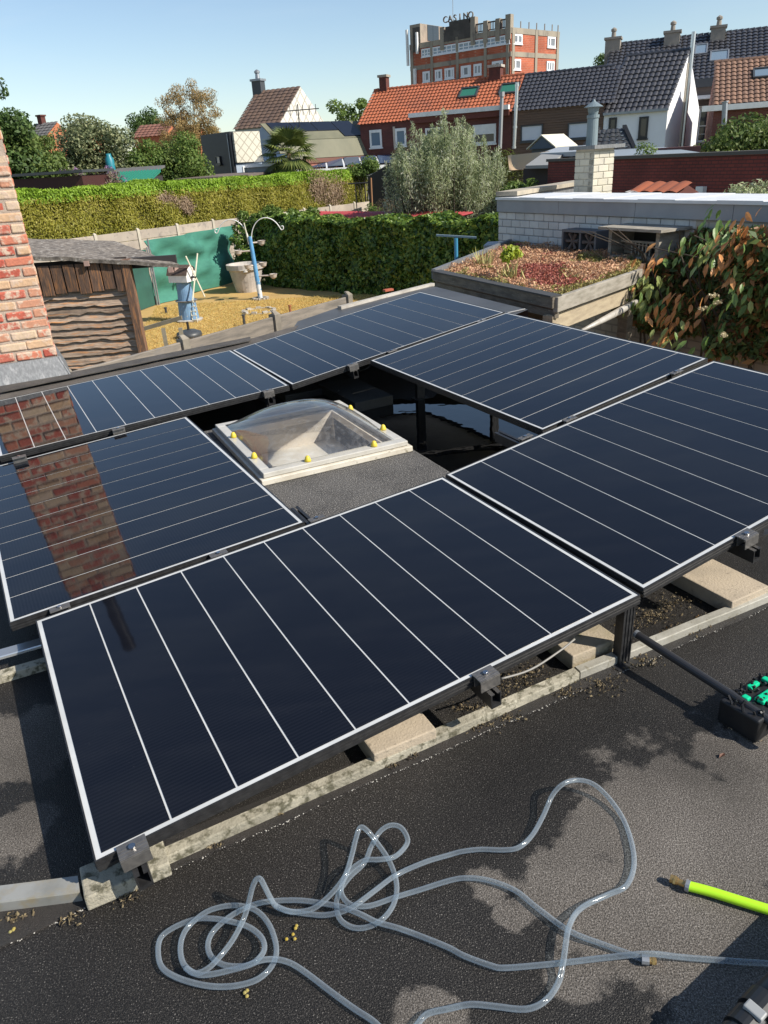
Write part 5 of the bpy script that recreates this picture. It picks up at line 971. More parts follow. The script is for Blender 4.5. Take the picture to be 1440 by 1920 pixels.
po_, f_ = pitched('tiled_garden_roof', 'low orange tiled roof peeping over the annexe right of its chimney', (4.555, 14.711, 3.311), -62.2, .95, .9, .42, (4.664, 14.677, 3.288)[2] - .22, red_wall, ot, z0=0)
aw = MB(); a_ = [Vector((5.089, 15.59, 3.377)), Vector((5.445, 15.47, 3.474)), Vector((5.475, 15.034, 3.364)), Vector((5.124, 14.946, 3.351))]; aw.add(a_ + [p - UP * .015 for p in a_], [[0, 1, 2, 3], [7, 6, 5, 4], [0, 4, 5, 1], [1, 5, 6, 2], [2, 6, 7, 3], [3, 7, 4, 0]]); tag(aw.build('awning', mat('dirty_white_cloth', (.50, .46, .42), .8)), 'dirty white cloth awning in front of the red brick wall', 'awning')
aw = MB(); aw.tube([(5.472, 14.929, 3.414), (5.883, 14.448, 3.379)], .018, 5); tag(aw.build('bamboo_pole', mat('pale_bamboo', (.45, .38, .28), .7)), 'thin pale pole lying before the red brick wall', 'pole')
pm2 = thing('palm_tree', 'fan palm with drooping leaves rising behind the conifer hedge', 'palm'); pp_ = (-3.849, 43.831, 3.728); ph2 = (-3.73, 43.842, 4.808)[2]
q = MB(); q.tube([(pp_[0], pp_[1], 0), (pp_[0] - .05, pp_[1], ph2 - .4), (pp_[0], pp_[1], ph2)], [.16, .15, .12], 9); q.build('trunk', mat('palm_fibre', (.14, .09, .05), .95, (.08, .055, .035), 8, bump=.6), pm2)
fm_ = leafmat('palm_leaf', [(.04, .06, .015), (.09, .115, .03), (.16, .18, .05)], .2, .5)
for i in range(30):
    a = i * 2.4; el = 1.25 - 2.0 * (i / 30); dr = V3(math.cos(a) * math.cos(el), math.sin(a) * math.cos(el), math.sin(el)); b = Vector((pp_[0], pp_[1], ph2)); h_ = b + dr * .85 - UP * .08; q = MB(); q.tube([b, h_], .015, 4)
    sd_ = dr.cross(UP).normalized(); up_ = sd_.cross(dr)
    for j in range(19):
        t = (j / 18 - .5) * 3.3; d_ = (dr * math.cos(t) + sd_ * math.sin(t)).normalized(); e = h_ + d_ * (.85 + .12 * math.cos(t)) - UP * .22 - up_ * .03; m_ = h_ + d_ * .42 + up_ * .03; w_ = d_.cross(up_).normalized() * .07
        q.add([h_, m_ + w_, e, m_ - w_], [[0, 1, 2, 3]])
    q.build('fan_leaf', fm_, pm2)
# ---------------------------------------------------------------- the flat roof we stand on
YAW = 27.75; U = xy(YAW); Vd = xy(YAW - 90); O0 = V3(-1.246, 2.223, 0); ZR = 2.63
def RP(a, b, z=0.0): return O0 + U * a + Vd * b + UP * (ZR + z)
DRY = [((0.734, 1.334, 2.63), .27), ((0.556, 1.331, 2.63), .13), ((0.376, 1.205, 2.63), .12), ((0.577, 1.095, 2.63), .24), ((0.416, 1.08, 2.63), .10), ((0.18, 1.212, 2.63), .05), ((0.969, 1.515, 2.63), .16), ((0.729, 0.987, 2.63), .22), ((0.023, 0.932, 2.63), .07), ((0.322, 0.967, 2.63), .035), ((0.593, 0.907, 2.63), .12), ((0.227, 1.119, 2.63), .04), ((-1.198, 1.788, 2.63), .2), ((-1.025, 1.452, 2.63), .1), ((-0.077, 3.62, 2.63), .6), ((0.908, 1.763, 2.63), .02)]
m, n, l, p = nt('bitumen_roof'); geo = n.new('ShaderNodeNewGeometry'); at_ = n.new('ShaderNodeAttribute'); at_.attribute_name = 'dryness'
def N_(kind, **kw):
    x = n.new(kind)
    for k, v in kw.items(): x.inputs[k].default_value = v
    return x
def wire(a, b): l.new(a, b)
n1 = N_('ShaderNodeTexNoise', Scale=9, Detail=8, Roughness=.65); wire(geo.outputs['Position'], n1.inputs['Vector'])
ad = n.new('ShaderNodeMath'); ad.operation = 'MULTIPLY_ADD'; wire(n1.outputs[0], ad.inputs[0]); ad.inputs[1].default_value = .9; wire(at_.outputs['Fac'], ad.inputs[2])
mk = ramp(n, [(.77, (0, 0, 0)), (.855, (1, 1, 1))]); wire(ad.outputs[0], mk.inputs[0])
sp1 = N_('ShaderNodeTexNoise', Scale=270, Detail=1.5, Roughness=.9); wire(geo.outputs['Position'], sp1.inputs['Vector'])
gr_d = ramp(n, [(.30, (.032, .028, .024)), (.50, (.105, .094, .082)), (.60, (.17, .153, .135)), (.70, (.27, .25, .225))]); wire(sp1.outputs[0], gr_d.inputs[0])
gr_w = ramp(n, [(.40, (.010, .0092, .0085)), (.55, (.022, .020, .018)), (.66, (.05, .046, .042)), (.74, (.26, .245, .22))]); wire(sp1.outputs[0], gr_w.inputs[0])
mx = n.new('ShaderNodeMix'); mx.data_type = 'RGBA'; wire(mk.outputs[0], mx.inputs[0]); wire(gr_w.outputs[0], mx.inputs[6]); wire(gr_d.outputs[0], mx.inputs[7])
n2 = N_('ShaderNodeTexNoise', Scale=2.2, Detail=5); wire(geo.outputs['Position'], n2.inputs['Vector']); mr = n.new('ShaderNodeMapRange'); wire(n2.outputs[0], mr.inputs[0]); mr.inputs[1].default_value = .3; mr.inputs[2].default_value = .7; mr.inputs[3].default_value = .65; mr.inputs[4].default_value = 1.35
hs = n.new('ShaderNodeHueSaturation'); wire(mr.outputs[0], hs.inputs['Value']); wire(mx.outputs[2], hs.inputs['Color']); wire(hs.outputs[0], p.inputs['Base Color'])
rg_ = n.new('ShaderNodeMapRange'); wire(mk.outputs[0], rg_.inputs[0]); rg_.inputs[3].default_value = .5; rg_.inputs[4].default_value = .9; p.inputs['Specular IOR Level'].default_value = .28; wire(rg_.outputs[0], p.inputs['Roughness'])
bp = N_('ShaderNodeBump', Strength=.85, Distance=.004); wire(sp1.outputs[0], bp.inputs['Height']); wire(bp.outputs[0], p.inputs['Normal'])
roofm = m
na, nb_ = 190, 215; A_ = np.linspace(-4.2, 3.5, na + 1); B_ = np.linspace(-3.75, 5.0, nb_ + 1)
vs = [RP(a, b) for b in B_ for a in A_]; k = na + 1
deck = MB().add(vs, [[j * k + i, (j + 1) * k + i, (j + 1) * k + i + 1, j * k + i + 1] for j in range(nb_) for i in range(na)]).build('roof_deck', roofm); struct(deck)
co = np.array([tuple(v) for v in vs]); dv = np.full(len(co), -.05)
for c, r in DRY:
    d = np.hypot(co[:, 0] - c[0], co[:, 1] - c[1]); dv = np.maximum(dv, np.clip(1.0 - d / (r * 1.9), -.05, 1) * .75)
at2 = deck.data.attributes.new('dryness', 'FLOAT', 'POINT'); at2.data.foreach_set('value', dv.astype(np.float32))
q = MB(); q.prism([RP(-4.2, -3.0, -.01), RP(3.5, -3.7, -.01), RP(3.5, 5, -.01), RP(-4.2, 5, -.01)], -UP * (ZR - .03)); struct(q.build('roof_house_walls', mat('old_wall_brick', (.30, .14, .09), .9, (.22, .10, .07), 4)))
# lapped sheet between the metal strip and the seam in front of it
felt2 = mat('wet_felt', (.020, .018, .017), .42, (.036, .030, .026), 7, bump=.9, bscale=330, col3=(.075, .068, .058), s3=300, lo3=.60, hi3=.72)
sl0, sl1 = (-0.996, 1.096, 2.633), (1.722, 2.439, 2.633); tl0, tl1 = (-1.027, 1.213, 2.633), (1.753, 2.493, 2.633)
q = MB(); vs = []; k = 60
for i in range(k + 1):
    t = i / k; w = .010 * noise.noise((t * 14, 0, 0)) + .004 * noise.noise((t * 60, 1, 0)); b = Vector(sl0).lerp(Vector(sl1), t) + Vd * w; a = Vector(tl0).lerp(Vector(tl1), t)
    vs += [Vector((b.x, b.y, ZR)), Vector((b.x, b.y, ZR + .0045)), Vector((a.x, a.y, ZR + .0045))]
q.add(vs, [f for i in range(k) for f in ([i * 3, i * 3 + 3, i * 3 + 4, i * 3 + 1], [i * 3 + 1, i * 3 + 4, i * 3 + 5, i * 3 + 2])]); struct(q.build('membrane_lap', felt2))
q = MB()
for i in range(520):
    t = random.random(); 
    if noise.noise((t * 9, 2, 2)) < -.15: continue
    b = Vector(sl0).lerp(Vector(sl1), t) + Vd * (.010 * noise.noise((t * 14, 0, 0)) + .004 * noise.noise((t * 60, 1, 0)) + random.gauss(.001, .0022)); s_ = random.uniform(.0010, .0024); q.lathe((b.x, b.y, ZR + .001), [(.0002, 0), (s_, s_ * .4), (s_ * .5, s_ * 1.1)], 5)
o = q.build('seam_grit', mat('pale_grit', (.42, .40, .36), .8)); o['kind'] = 'stuff'
# parapet strip at the back edge, with its covering sheets
pb_ = [(-3.561, 4.649, 2.89), (-2.685, 5.239, 2.9), (-2.308, 5.441, 2.9), (-1.573, 5.907, 2.915), (-1.087, 6.086, 2.93), (-0.638, 6.52, 2.95)]
pf_ = [RP(-2.6, -2.80, .235), RP(-.4, -2.80, .235), RP(.3, -2.80, .24), RP(1.2, -2.8, .26), RP(1.75, -2.8, .27), RP(2.05, -2.8, .29)]
brownfelt = mat('brown_grey_felt', (.085, .075, .066), .85, (.12, .105, .09), 5, bump=.7, bscale=260, col3=(.05, .045, .042), s3=2, lo3=.5, hi3=.7)
q = MB(); vs = []
for a, b in zip(pb_, pf_): vs += [Vector((a[0], a[1], 1.5)), Vector(a), Vector(b), Vector((b[0], b[1], ZR - .05))]
q.add(vs, [f for i in range(5) for f in ([i * 4, i * 4 + 4, i * 4 + 5, i * 4 + 1], [i * 4 + 1, i * 4 + 5, i * 4 + 6, i * 4 + 2], [i * 4 + 2, i * 4 + 6, i * 4 + 7, i * 4 + 3])]); struct(q.build('roof_parapet', brownfelt))
q = MB(); vs = []; k = 40; sa = Vector((-2.592, 5.03, 2.9)); sb_ = Vector((-0.992, 6.036, 2.935)); sa2 = Vector((-2.665, 5.193, 2.9)); sb2 = Vector((-1.012, 6.183, 2.935))
for i in range(k + 1):
    t = i / k; w = .012 * noise.noise((t * 9, 3, 0)); a = sa.lerp(sb_, t); b = sa2.lerp(sb2, t); vs += [a + Vd * w + UP * .004, a + Vd * w + UP * .010, b + UP * .010]
q.add(vs, [f for i in range(k) for f in ([i * 3, i * 3 + 3, i * 3 + 4, i * 3 + 1], [i * 3 + 1, i * 3 + 4, i * 3 + 5, i * 3 + 2])]); struct(q.build('parapet_felt_strip', mat('darker_felt', (.06, .055, .05), .85, (.095, .085, .075), 6, bump=.7, bscale=260)))
sheet = mat('dark_rubber_sheet', (.075, .078, .082), .5, (.055, .057, .06), 2, bump=.2, bscale=3)
s_ = [(-0.658, 6.667, 2.955), (-0.283, 7.224, 2.965), (0.092, 7.605, 2.97), (0.667, 8.069, 2.97), (1.346, 6.462, 2.97)]
s2_ = [RP(2.0, -2.75, .28), RP(2.4, -2.75, .28), RP(2.7, -2.75, .30), RP(3.1, -2.75, .32), RP(3.52, -2.3, .31)]
q = MB(); vs = []
for a, b in zip(s_, s2_): vs += [Vector((a[0], a[1], 1.5)), Vector((a[0], a[1], a[2])), Vector(b)]
fs = [f for i in range(4) for f in ([i * 3, i * 3 + 3, i * 3 + 4, i * 3 + 1], [i * 3 + 1, i * 3 + 4, i * 3 + 5, i * 3 + 2])]
q.add(vs, fs); struct(q.build('roof_sheet', sheet, smooth=False))
q = MB(); a_ = Vector((1.32, 6.468, 2.975)); q.tube([a_, a_ + (RP(3.47, -2.5, .335) - a_) * 1.0], .006, 6); tag(q.build('edge_strip', mat('dull_strip', (.2, .2, .2), .6)), 'bright metal strip closing the dark sheet below the carport beam', 'trim')
q = MB(); e0 = Vector((-0.278, 7.08, 2.98)); e1 = Vector((0.688, 8.107, 2.985)); q.ob(e0 + UP * -.02, e1 - e0, (e1 - e0).cross(UP).normalized() * -.05, UP * .03); tag(q.build('edge_batten', conc_pale), 'pale edge batten along the far side of the dark roof sheet', 'trim')
q = MB(); o_ = Vector((0.185, 7.775, 2.99)); q.box(o_ + UP * .005, .10, .05, .02, 30); tag(q.build('tile_chip', mat('red_chip', (.40, .10, .05), .7)), 'small red chip lying on the pale edge batten', 'chip')
# ---------------------------------------------------------------- brick chimney by the roof edge
bch = thing('brick_chimney', 'tall old chimney of worn red and yellow bricks with lead base at the left edge', 'chimney')
ck = V3(-2.31, 5.43, 0); CU = xy(24); CVb = xy(114); cw, cd = .545, .46; z0c, z1c = 3.02, 4.655
cm_ = mat('lime_mortar', (.43, .34, .27), .95, (.34, .27, .22), 12, bump=.6, bscale=90)
q = MB(); q.prism([ck - CU * .007 + CVb * .007, ck - CU * (cw - .007) + CVb * .007, ck - CU * (cw - .007) + CVb * (cd - .007), ck - CU * .007 + CVb * (cd - .007)], UP * (z1c - .004)); q.build('mortar_core', cm_, bch)
m, n, l, p = nt('worn_chimney_brick'); oi = n.new('ShaderNodeObjectInfo'); geo = n.new('ShaderNodeNewGeometry')
r1 = ramp(n, [(0, (.46, .11, .07)), (.2, (.52, .18, .11)), (.36, (.40, .085, .055)), (.5, (.50, .24, .15)), (.64, (.55, .36, .22)), (.76, (.43, .12, .08)), (.88, (.56, .42, .29)), (1, (.48, .16, .10))], 'CONSTANT'); l.new(oi.outputs['Random'], r1.inputs[0])
x = n.new('ShaderNodeTexNoise'); x.inputs['Scale'].default_value = 16; x.inputs['Detail'].default_value = 7; x.inputs['Roughness'].default_value = .65; l.new(geo.outputs['Position'], x.inputs['Vector'])
r2 = ramp(n, [(.50, (0, 0, 0)), (.60, (1, 1, 1))]); l.new(x.outputs[0], r2.inputs[0]); mi = n.new('ShaderNodeMix'); mi.data_type = 'RGBA'; l.new(r2.outputs[0], mi.inputs[0]); l.new(r1.outputs[0], mi.inputs[6]); mi.inputs[7].default_value = (.56, .42, .32, 1)
x2 = n.new('ShaderNodeTexNoise'); x2.inputs['Scale'].default_value = 70; l.new(geo.outputs['Position'], x2.inputs['Vector']); mr = n.new('ShaderNodeMapRange'); l.new(x2.outputs[0], mr.inputs[0]); mr.inputs[3].default_value = .72; mr.inputs[4].default_value = 1.2; hs = n.new('ShaderNodeHueSaturation'); l.new(mr.outputs[0], hs.inputs['Value']); l.new(mi.outputs[2], hs.inputs['Color']); l.new(hs.outputs[0], p.inputs['Base Color']); p.inputs['Roughness'].default_value = .9
bp = n.new('ShaderNodeBump'); bp.inputs['Strength'].default_value = .7; bp.inputs['Distance'].default_value = .012; l.new(x.outputs[0], bp.inputs['Height']); l.new(bp.outputs[0], p.inputs['Normal']); wbrick = m
q = MB(); q.ob(V3(0, 0, 0), V3(1, 0, 0), V3(0, .09, 0), V3(0, 0, .055)); 
srcs = []
for ln in (.17, .085):
    q = MB(); kx = 3; vs = []
    q.ob(V3(0, 0, 0), V3(ln, 0, 0), V3(0, .09, 0), V3(0, 0, .056)); o = q.build('brick', wbrick, bch, bevel=.009); srcs.append([o, 0])
def putbrick(kind, loc, yaw, sx=1):
    s_ = srcs[kind]; c = s_[0] if s_[1] == 0 else s_[0].copy()
    if s_[1]: COL.objects.link(c)
    s_[1] += 1; c.location = loc; c.rotation_euler = (random.gauss(0, .012), random.gauss(0, .012), R(yaw) + random.gauss(0, .012)); c.scale = (sx, 1, random.uniform(.95, 1.04))
z = z0c - .04; r_ = 0
while z < z1c - .05:
    big = z > 4.42; ex = .0
    if r_ % 2 == 0: fr = [(.0, 0), (.18, 0), (.36, 0)]; sx_ = 1.03; sd_ = [(.095, 0), (.275, 0)]
    else: fr = [(.0, 1), (.095, 0), (.275, 0), (.455, 1)]; sx_ = .98; sd_ = [(.0, 0), (.185, 0), (.37, 1)]
    for (o, yw, ln) in ((ck - CU * cw, 24, fr), (ck, 114, sd_), (ck + CVb * cd, 204, fr), (ck - CU * cw + CVb * cd, 294, sd_)):
        for a, kd in ln: putbrick(kd, o + xy(yw) * (a + random.gauss(.004, .003)) + xy(yw - 90) * random.gauss(.001, .003) + UP * z, yw, sx_)
    z += .0705; r_ += 1
q = MB(); b0 = ck - CU * (cw + .03) - CVb * .012 + UP * 2.9; 
q.prism([ck + CU * .02 - CVb * .015 + UP * 3.045, ck - CU * (cw + .02) - CVb * .015 + UP * 3.045, ck - CU * (cw + .05) - CVb * .075 + UP * 2.90, ck + CU * .05 - CVb * .075 + UP * 2.905], CVb * .01 + UP * .002); q.build('lead_flashing', lead, bch)
q = MB(); q.prism([ck + CU * .004 - CVb * .02 + UP * 3.045, ck + CU * .004 + CVb * cd + UP * 3.045, ck + CU * .055 + CVb * cd + UP * 2.905, ck + CU * .055 - CVb * .08 + UP * 2.905], CU * .008); q.build('side_flashing', lead, bch)
q = MB(); pc = ck - CU * .33 + CVb * .1; q.tube([pc + UP * (z1c - .05), pc + UP * 5.52], .056, 18); q.tube([pc + UP * 5.44, pc + UP * 5.52], .06, 18); q.build('flue_pipe', mat('black_pipe', (.02, .02, .02), .1, bump=.25, bscale=9, coat=1), bch, smooth=False)
# ---------------------------------------------------------------- solar panels
m, n, l, p = nt('solar_cell'); geo = n.new('ShaderNodeNewGeometry'); tc = n.new('ShaderNodeTexCoord')
p.inputs['Base Color'].default_value = (.0075, .0085, .015, 1); p.inputs['Roughness'].default_value = .04; p.inputs['IOR'].default_value = 1.52
wv = n.new('ShaderNodeTexWave'); wv.wave_type = 'BANDS'; wv.bands_direction = 'Y'; wv.inputs['Scale'].default_value = 26; wv.inputs['Distortion'].default_value = 1.2; wv.inputs['Detail'].default_value = 2; l.new(tc.outputs['Object'], wv.inputs['Vector'])
rp = ramp(n, [(0, (.0032, .0034, .0055)), (1, (.0068, .0072, .0105))]); l.new(wv.outputs[0], rp.inputs[0])
dn = n.new('ShaderNodeTexNoise'); dn.inputs['Scale'].default_value = 90; dn.inputs['Detail'].default_value = 3; l.new(geo.outputs['Position'], dn.inputs['Vector']); dr_ = ramp(n, [(.70, (0, 0, 0)), (.82, (.35, .35, .35))]); l.new(dn.outputs[0], dr_.inputs[0])
mi = n.new('ShaderNodeMix'); mi.data_type = 'RGBA'; l.new(dr_.outputs[0], mi.inputs[0]); l.new(rp.outputs[0], mi.inputs[6]); mi.inputs[7].default_value = (.05, .05, .055, 1)
mp = n.new('ShaderNodeMapping'); mp.inputs['Scale'].default_value = (2.2, 9, 2); mp.inputs['Rotation'].default_value = (0, 0, .5); l.new(geo.outputs['Position'], mp.inputs[0]); sm_ = n.new('ShaderNodeTexNoise'); sm_.inputs['Scale'].default_value = 1.6; sm_.inputs['Detail'].default_value = 8; l.new(mp.outputs[0], sm_.inputs['Vector']); smr = ramp(n, [(.45, (0, 0, 0)), (.8, (.05, .05, .05))]); l.new(sm_.outputs[0], smr.inputs[0])
mi2 = n.new('ShaderNodeMix'); mi2.data_type = 'RGBA'; l.new(smr.outputs[0], mi2.inputs[0]); l.new(mi.outputs[2], mi2.inputs[6]); mi2.inputs[7].default_value = (.06, .06, .065, 1); l.new(mi2.outputs[2], p.inputs['Base Color'])
bn = n.new('ShaderNodeTexNoise'); bn.inputs['Scale'].default_value = 9; l.new(geo.outputs['Position'], bn.inputs['Vector']); bp = n.new('ShaderNodeBump'); bp.inputs['Strength'].default_value = .02; bp.inputs['Distance'].default_value = .01; l.new(bn.outputs[0], bp.inputs['Height']); l.new(bp.outputs[0], p.inputs['Normal'])
cellm = m
backm = mat('white_backsheet', (.56, .57, .56), .25, (.48, .49, .48), 8, spec=.5)
framem = mat('black_anodised_frame', (.018, .018, .019), .38, (.03, .03, .031), 40)
PAN = [('A', (-1.246, 2.223, 2.806), (0.883, 0.464, 0.066), (0.467, -0.884, -0.023), 1.716, 1.14), ('E', (0.289, 3.042, 2.921), (0.877, 0.463, 0.128), (0.469, -0.883, -0.017), 1.716, 1.14), ('D', (-0.024, 4.877, 3.004), (0.874, 0.467, 0.135), (0.473, -0.881, -0.01), 1.14, 1.716), ('B', (-2.149, 3.736, 2.823), (0.881, 0.471, 0.053), (0.472, -0.882, -0.01), 1.14, 1.716), ('C2', (-1.077, 5.663, 2.957), (0.875, 0.467, 0.127), (0.473, -0.881, -0.02), 1.716, 1.14), ('C1', (-2.608, 4.848, 2.886), (0.885, 0.464, 0.045), (0.466, -0.885, -0.023), 1.716, 1.14)]
PLAB = {'A': 'front solar panel nearest the camera, lying above the coiled hose', 'E': 'right hand solar panel above the two pale pavers, cut by the right edge', 'D': 'solar panel right of the skylight, its cell strips running across',
        'B': 'left solar panel reflecting the brick chimney, left of the skylight', 'C2': 'farthest solar panel at the back right beside the dark roof sheet', 'C1': 'back left solar panel in front of the chimney base'}
PF = {}
for nm, o, ea, eb, w, h in PAN:
    o = Vector(o); ea = Vector(ea).normalized(); eb = Vector(eb); eb = (eb - ea * ea.dot(eb)).normalized(); nn = ea.cross(eb); nn = nn if nn.z > 0 else -nn; PF[nm] = (o, ea, eb, nn, w, h)
    t = thing('solar_panel', PLAB[nm], 'solar panel', 'solar panels on the flat roof')
    t.location = o
    lw, tk = .004, .035; f = MB()
    def lb(a0, a1, b0, b1, d0, d1, mb): mb.ob(ea * a0 + eb * b0 + nn * d0, ea * (a1 - a0), eb * (b1 - b0), nn * (d1 - d0))
    e = .003
    for a0, a1, b0, b1 in ((-e, w + e, -e, lw - e), (-e, w + e, h - lw + e, h + e), (-e, lw - e, lw - e, h - lw + e), (w - lw + e, w + e, lw - e, h - lw + e)): lb(a0, a1, b0, b1, -tk, .0012, f)
    for k_ in (.010, .021):                       # pressed ridges along the frame's sides
        lb(-e, w + e, h + e, h + e + .0025, -k_ - .004, -k_, f); lb(-e - .0025, -e, -e, h + e, -k_ - .004, -k_, f)
    f.build('frame', framem, t)
    f = MB(); lb(lw - e, w - lw + e, lw - e, h - lw + e, -.006, -.001, f); f.build('backsheet', backm, t)
    mg = .0155; gap = .0058; long_a = w > h; Ls = (w if long_a else h) - 2 * mg; cs_ = (Ls - 9 * gap) / 10; src = None
    for i in range(10):
        if src is None:
            f = MB(); f.ob(V3(0, 0, 0), V3(cs_, 0, 0), V3(0, (h if long_a else w) - 2 * mg, 0), V3(0, 0, .002)); src = f.build('cell_strip', cellm, t); c = src
        else: c = src.copy(); COL.objects.link(c)
        s_ = mg + i * (cs_ + gap)
        if long_a: M_ = Matrix(((ea.x, eb.x, -nn.x, 0), (ea.y, eb.y, -nn.y, 0), (ea.z, eb.z, -nn.z, 0), (0, 0, 0, 1))); pos = ea * s_ + eb * mg + nn * .0005
        else: M_ = Matrix(((eb.x, ea.x, nn.x, 0), (eb.y, ea.y, nn.y, 0), (eb.z, ea.z, nn.z, 0), (0, 0, 0, 1))); pos = eb * s_ + ea * mg - nn * .0015
        c.matrix_local = Matrix.Translation(pos) @ M_
# rails under the panels, clamps, legs
railm = mat('black_rail', (.014, .014, .015), .42, (.026, .026, .027), 50)
clm = mat('grey_clamp', (.20, .19, .18), .38, (.14, .135, .13), 60, metal=.6); bolt = mat('bolt_steel', (.5, .5, .5), .25, metal=1)
def pl(nm, s, t, d=0): o, ea, eb, nn, w, h = PF[nm]; return o + ea * s + eb * t + nn * d
def loc(nm, p): o, ea, eb, nn, w, h = PF[nm]; v = Vector(p) - o; return v.dot(ea), v.dot(eb)
def rail(nm, s, t0, t1, label, ex=.035):
    o, ea, eb, nn, w, h = PF[nm]; t = thing('mounting_rail', label, 'rail', 'rails under the panels'); q = MB()
    q.ob(pl(nm, s - ex / 2, t0, -.085), ea * ex, eb * (t1 - t0), nn * .012); q.ob(pl(nm, s - ex / 2, t0, -.073), ea * .004, eb * (t1 - t0), nn * .035); q.ob(pl(nm, s + ex / 2 - .004, t0, -.073), ea * .004, eb * (t1 - t0), nn * .035)
    q.ob(pl(nm, s - ex / 2, t0, -.038), ea * .013, eb * (t1 - t0), nn * .003); q.ob(pl(nm, s + ex / 2 - .013, t0, -.038), ea * .013, eb * (t1 - t0), nn * .003); q.build('profile', railm, t); return t
def endclamp(nm, p, label, side=1):
    o, ea, eb, nn, w, h = PF[nm]; s, t = loc(nm, p); t = (h if side > 0 else 0); sg = eb * side
    th_ = thing('panel_clamp', label, 'clamp', 'clamps holding the panels'); q = MB()
    q.ob(pl(nm, s - .034, t, .002) - sg * .006, ea * .068, sg * .046, nn * .004); q.ob(pl(nm, s - .034, t, -.034) + sg * .038, ea * .068, sg * .003, nn * .036); q.ob(pl(nm, s - .034, t, -.034) + sg * .006, ea * .068, sg * .003, nn * .036)
    for k_ in (.012, .022, .032): q.ob(pl(nm, s - .034, t, .006) + sg * k_, ea * .068, sg * .003, nn * .0012)
    q.build('clamp_body', clm if side > 0 else railm, th_, bevel=.0012)
    q = MB(); c = pl(nm, s, t, .0055) + sg * .018; q.tube([c, c + nn * .007], .0085, 10); q.tube([c + nn * .007, c + nn * .0072], .005, 6); q.build('bolt', bolt, th_); return s
def midclamp(nm, p, label, along):
    o, ea, eb, nn, w, h = PF[nm]; th_ = thing('panel_clamp', label, 'clamp', 'clamps holding the panels'); c = Vector(p); ax = ea if along == 'a' else eb; ay = eb if along == 'a' else ea; q = MB()
    q.ob(c - ax * .035 - ay * .017 + nn * .001, ax * .07, ay * .034, nn * .004); q.ob(c - ax * .035 - ay * .003 - nn * .03, ax * .07, ay * .006, nn * .03)
    for k_ in (-.012, .009): q.ob(c - ax * .035 + ay * k_ + nn * .005, ax * .07, ay * .003, nn * .0012)
    q.build('clamp_body', clm, th_, bevel=.001); q = MB(); q.tube([c + nn * .005, c + nn * .011], .008, 10); q.build('bolt', bolt, th_)
s1_ = endclamp('A', (-0.631, 1.232, 2.785), 'end clamp near the left front corner of the nearest panel'); s2_2 = endclamp('A', (0.263, 1.705, 2.851), 'end clamp in the middle of the front edge of the nearest panel')
s3_ = endclamp('E', (1.241, 2.24, 2.961), 'end clamp on the front edge of the right hand panel')
s4_ = endclamp('C1', (-0.67, 4.527, 2.929), 'dark clamp under the back left panel behind the skylight'); s5_ = endclamp('C2', (-0.122, 4.796, 2.989), 'clamp under the far panel edge right of the skylight')
for nm, s, lab in (('A', s1_, 'rail end under the left front clamp of the nearest panel'), ('A', s2_2, 'rail end under the middle front clamp of the nearest panel'), ('E', s3_, 'rail end under the clamp of the right hand panel')): rail(nm, s, -.25, 1.205, lab)
for nm, s, lab in (('C1', s4_, 'rail under the back left panel behind the skylight'), ('C2', s5_, 'rail under the far panel right of the skylight')): rail(nm, s, .05, 1.19, lab)
MCS = [('B', (-1.184, 2.284, 2.814), 'clamp between the two nearest left panels, at the left', 'a'), ('B', (-0.656, 2.56, 2.846), 'clamp between the two nearest left panels, at the right', 'a'), ('B', (-0.281, 2.775, 2.869), 'clamp at the inner corner where the front panel meets the skylight kerb', 'a'),
       ('C1', (-1.5, 4.103, 2.887), 'clamp between the back left panel and the reflecting panel', 'a'), ('C1', (-1.953, 3.797, 2.861), 'clamp at the left end of the gap by the brick reflection', 'a'), ('E', (0.688, 3.285, 2.982), 'clamp on the inner edge of the right hand panel by the puddle', 'a'), ('E', (0.926, 3.405, 3.016), 'clamp in the gap between the puddle and the right panels', 'a'), ('E', (1.571, 3.764, 3.112), 'clamp near the far end of the gap between the right panels', 'a'), ('C2', (0.122, 4.993, 3.029), 'clamp at the front of the gap between the far panels', 'a'), ('C2', (0.78, 5.329, 3.124), 'clamp near the dark sheet in the gap between the far panels', 'a')]
for a in MCS: midclamp(*a)
def leg(nm, s, t, label, ex=.06, ey=.035):
    th_ = thing('support_leg', label, 'leg', 'legs carrying the panels'); o, ea, eb, nn, w, h = PF[nm]; top = pl(nm, s, t, -.036); q = MB(); hgt = top.z - ZR
    q.box((top.x, top.y, ZR), ex, ey, hgt, YAW)
    for k_ in (-.02, -.006, .008, .022): c = Vector((top.x, top.y, ZR)) + U * k_ + Vd * (ey / 2 + .0012); q.box((c.x, c.y, ZR), .005, .0025, hgt - .002, YAW)
    q.build('post', railm, th_); q = MB(); q.box((top.x, top.y, ZR + .0005), ex + .05, ey + .05, .006, YAW); q.build('foot_plate', railm, th_)
leg('A', 1.716 - .035, 1.14 - .02, 'ridged black leg under the corner where the two front panels meet', .044, .032); leg('E', 1.1, 1.14 - .35, 'black leg under the right hand panel'); leg('D', .75, 1.2, 'black leg standing in the puddle under the right inner panel', .025, .025); leg('C1', 1.6, 1.08, 'dark leg under the back left panel'); leg('C2', 1.0, 1.08, 'dark leg under the far panel edge'); leg('C2', 1.66, 1.1, 'dark leg under the far corner of the back panel'); leg('B', .1, 1.6, 'leg under the reflecting panel at the left'); leg('D', 1.1, .5, 'leg under the outer edge of the right inner panel'); leg('D', 1.1, 1.5, 'leg under the outer front corner of the right inner panel'); leg('C1', .2, .4, 'leg under the back left panel near the parapet'); leg('E', 1.6, .1, 'leg at the far corner of the right hand panel')
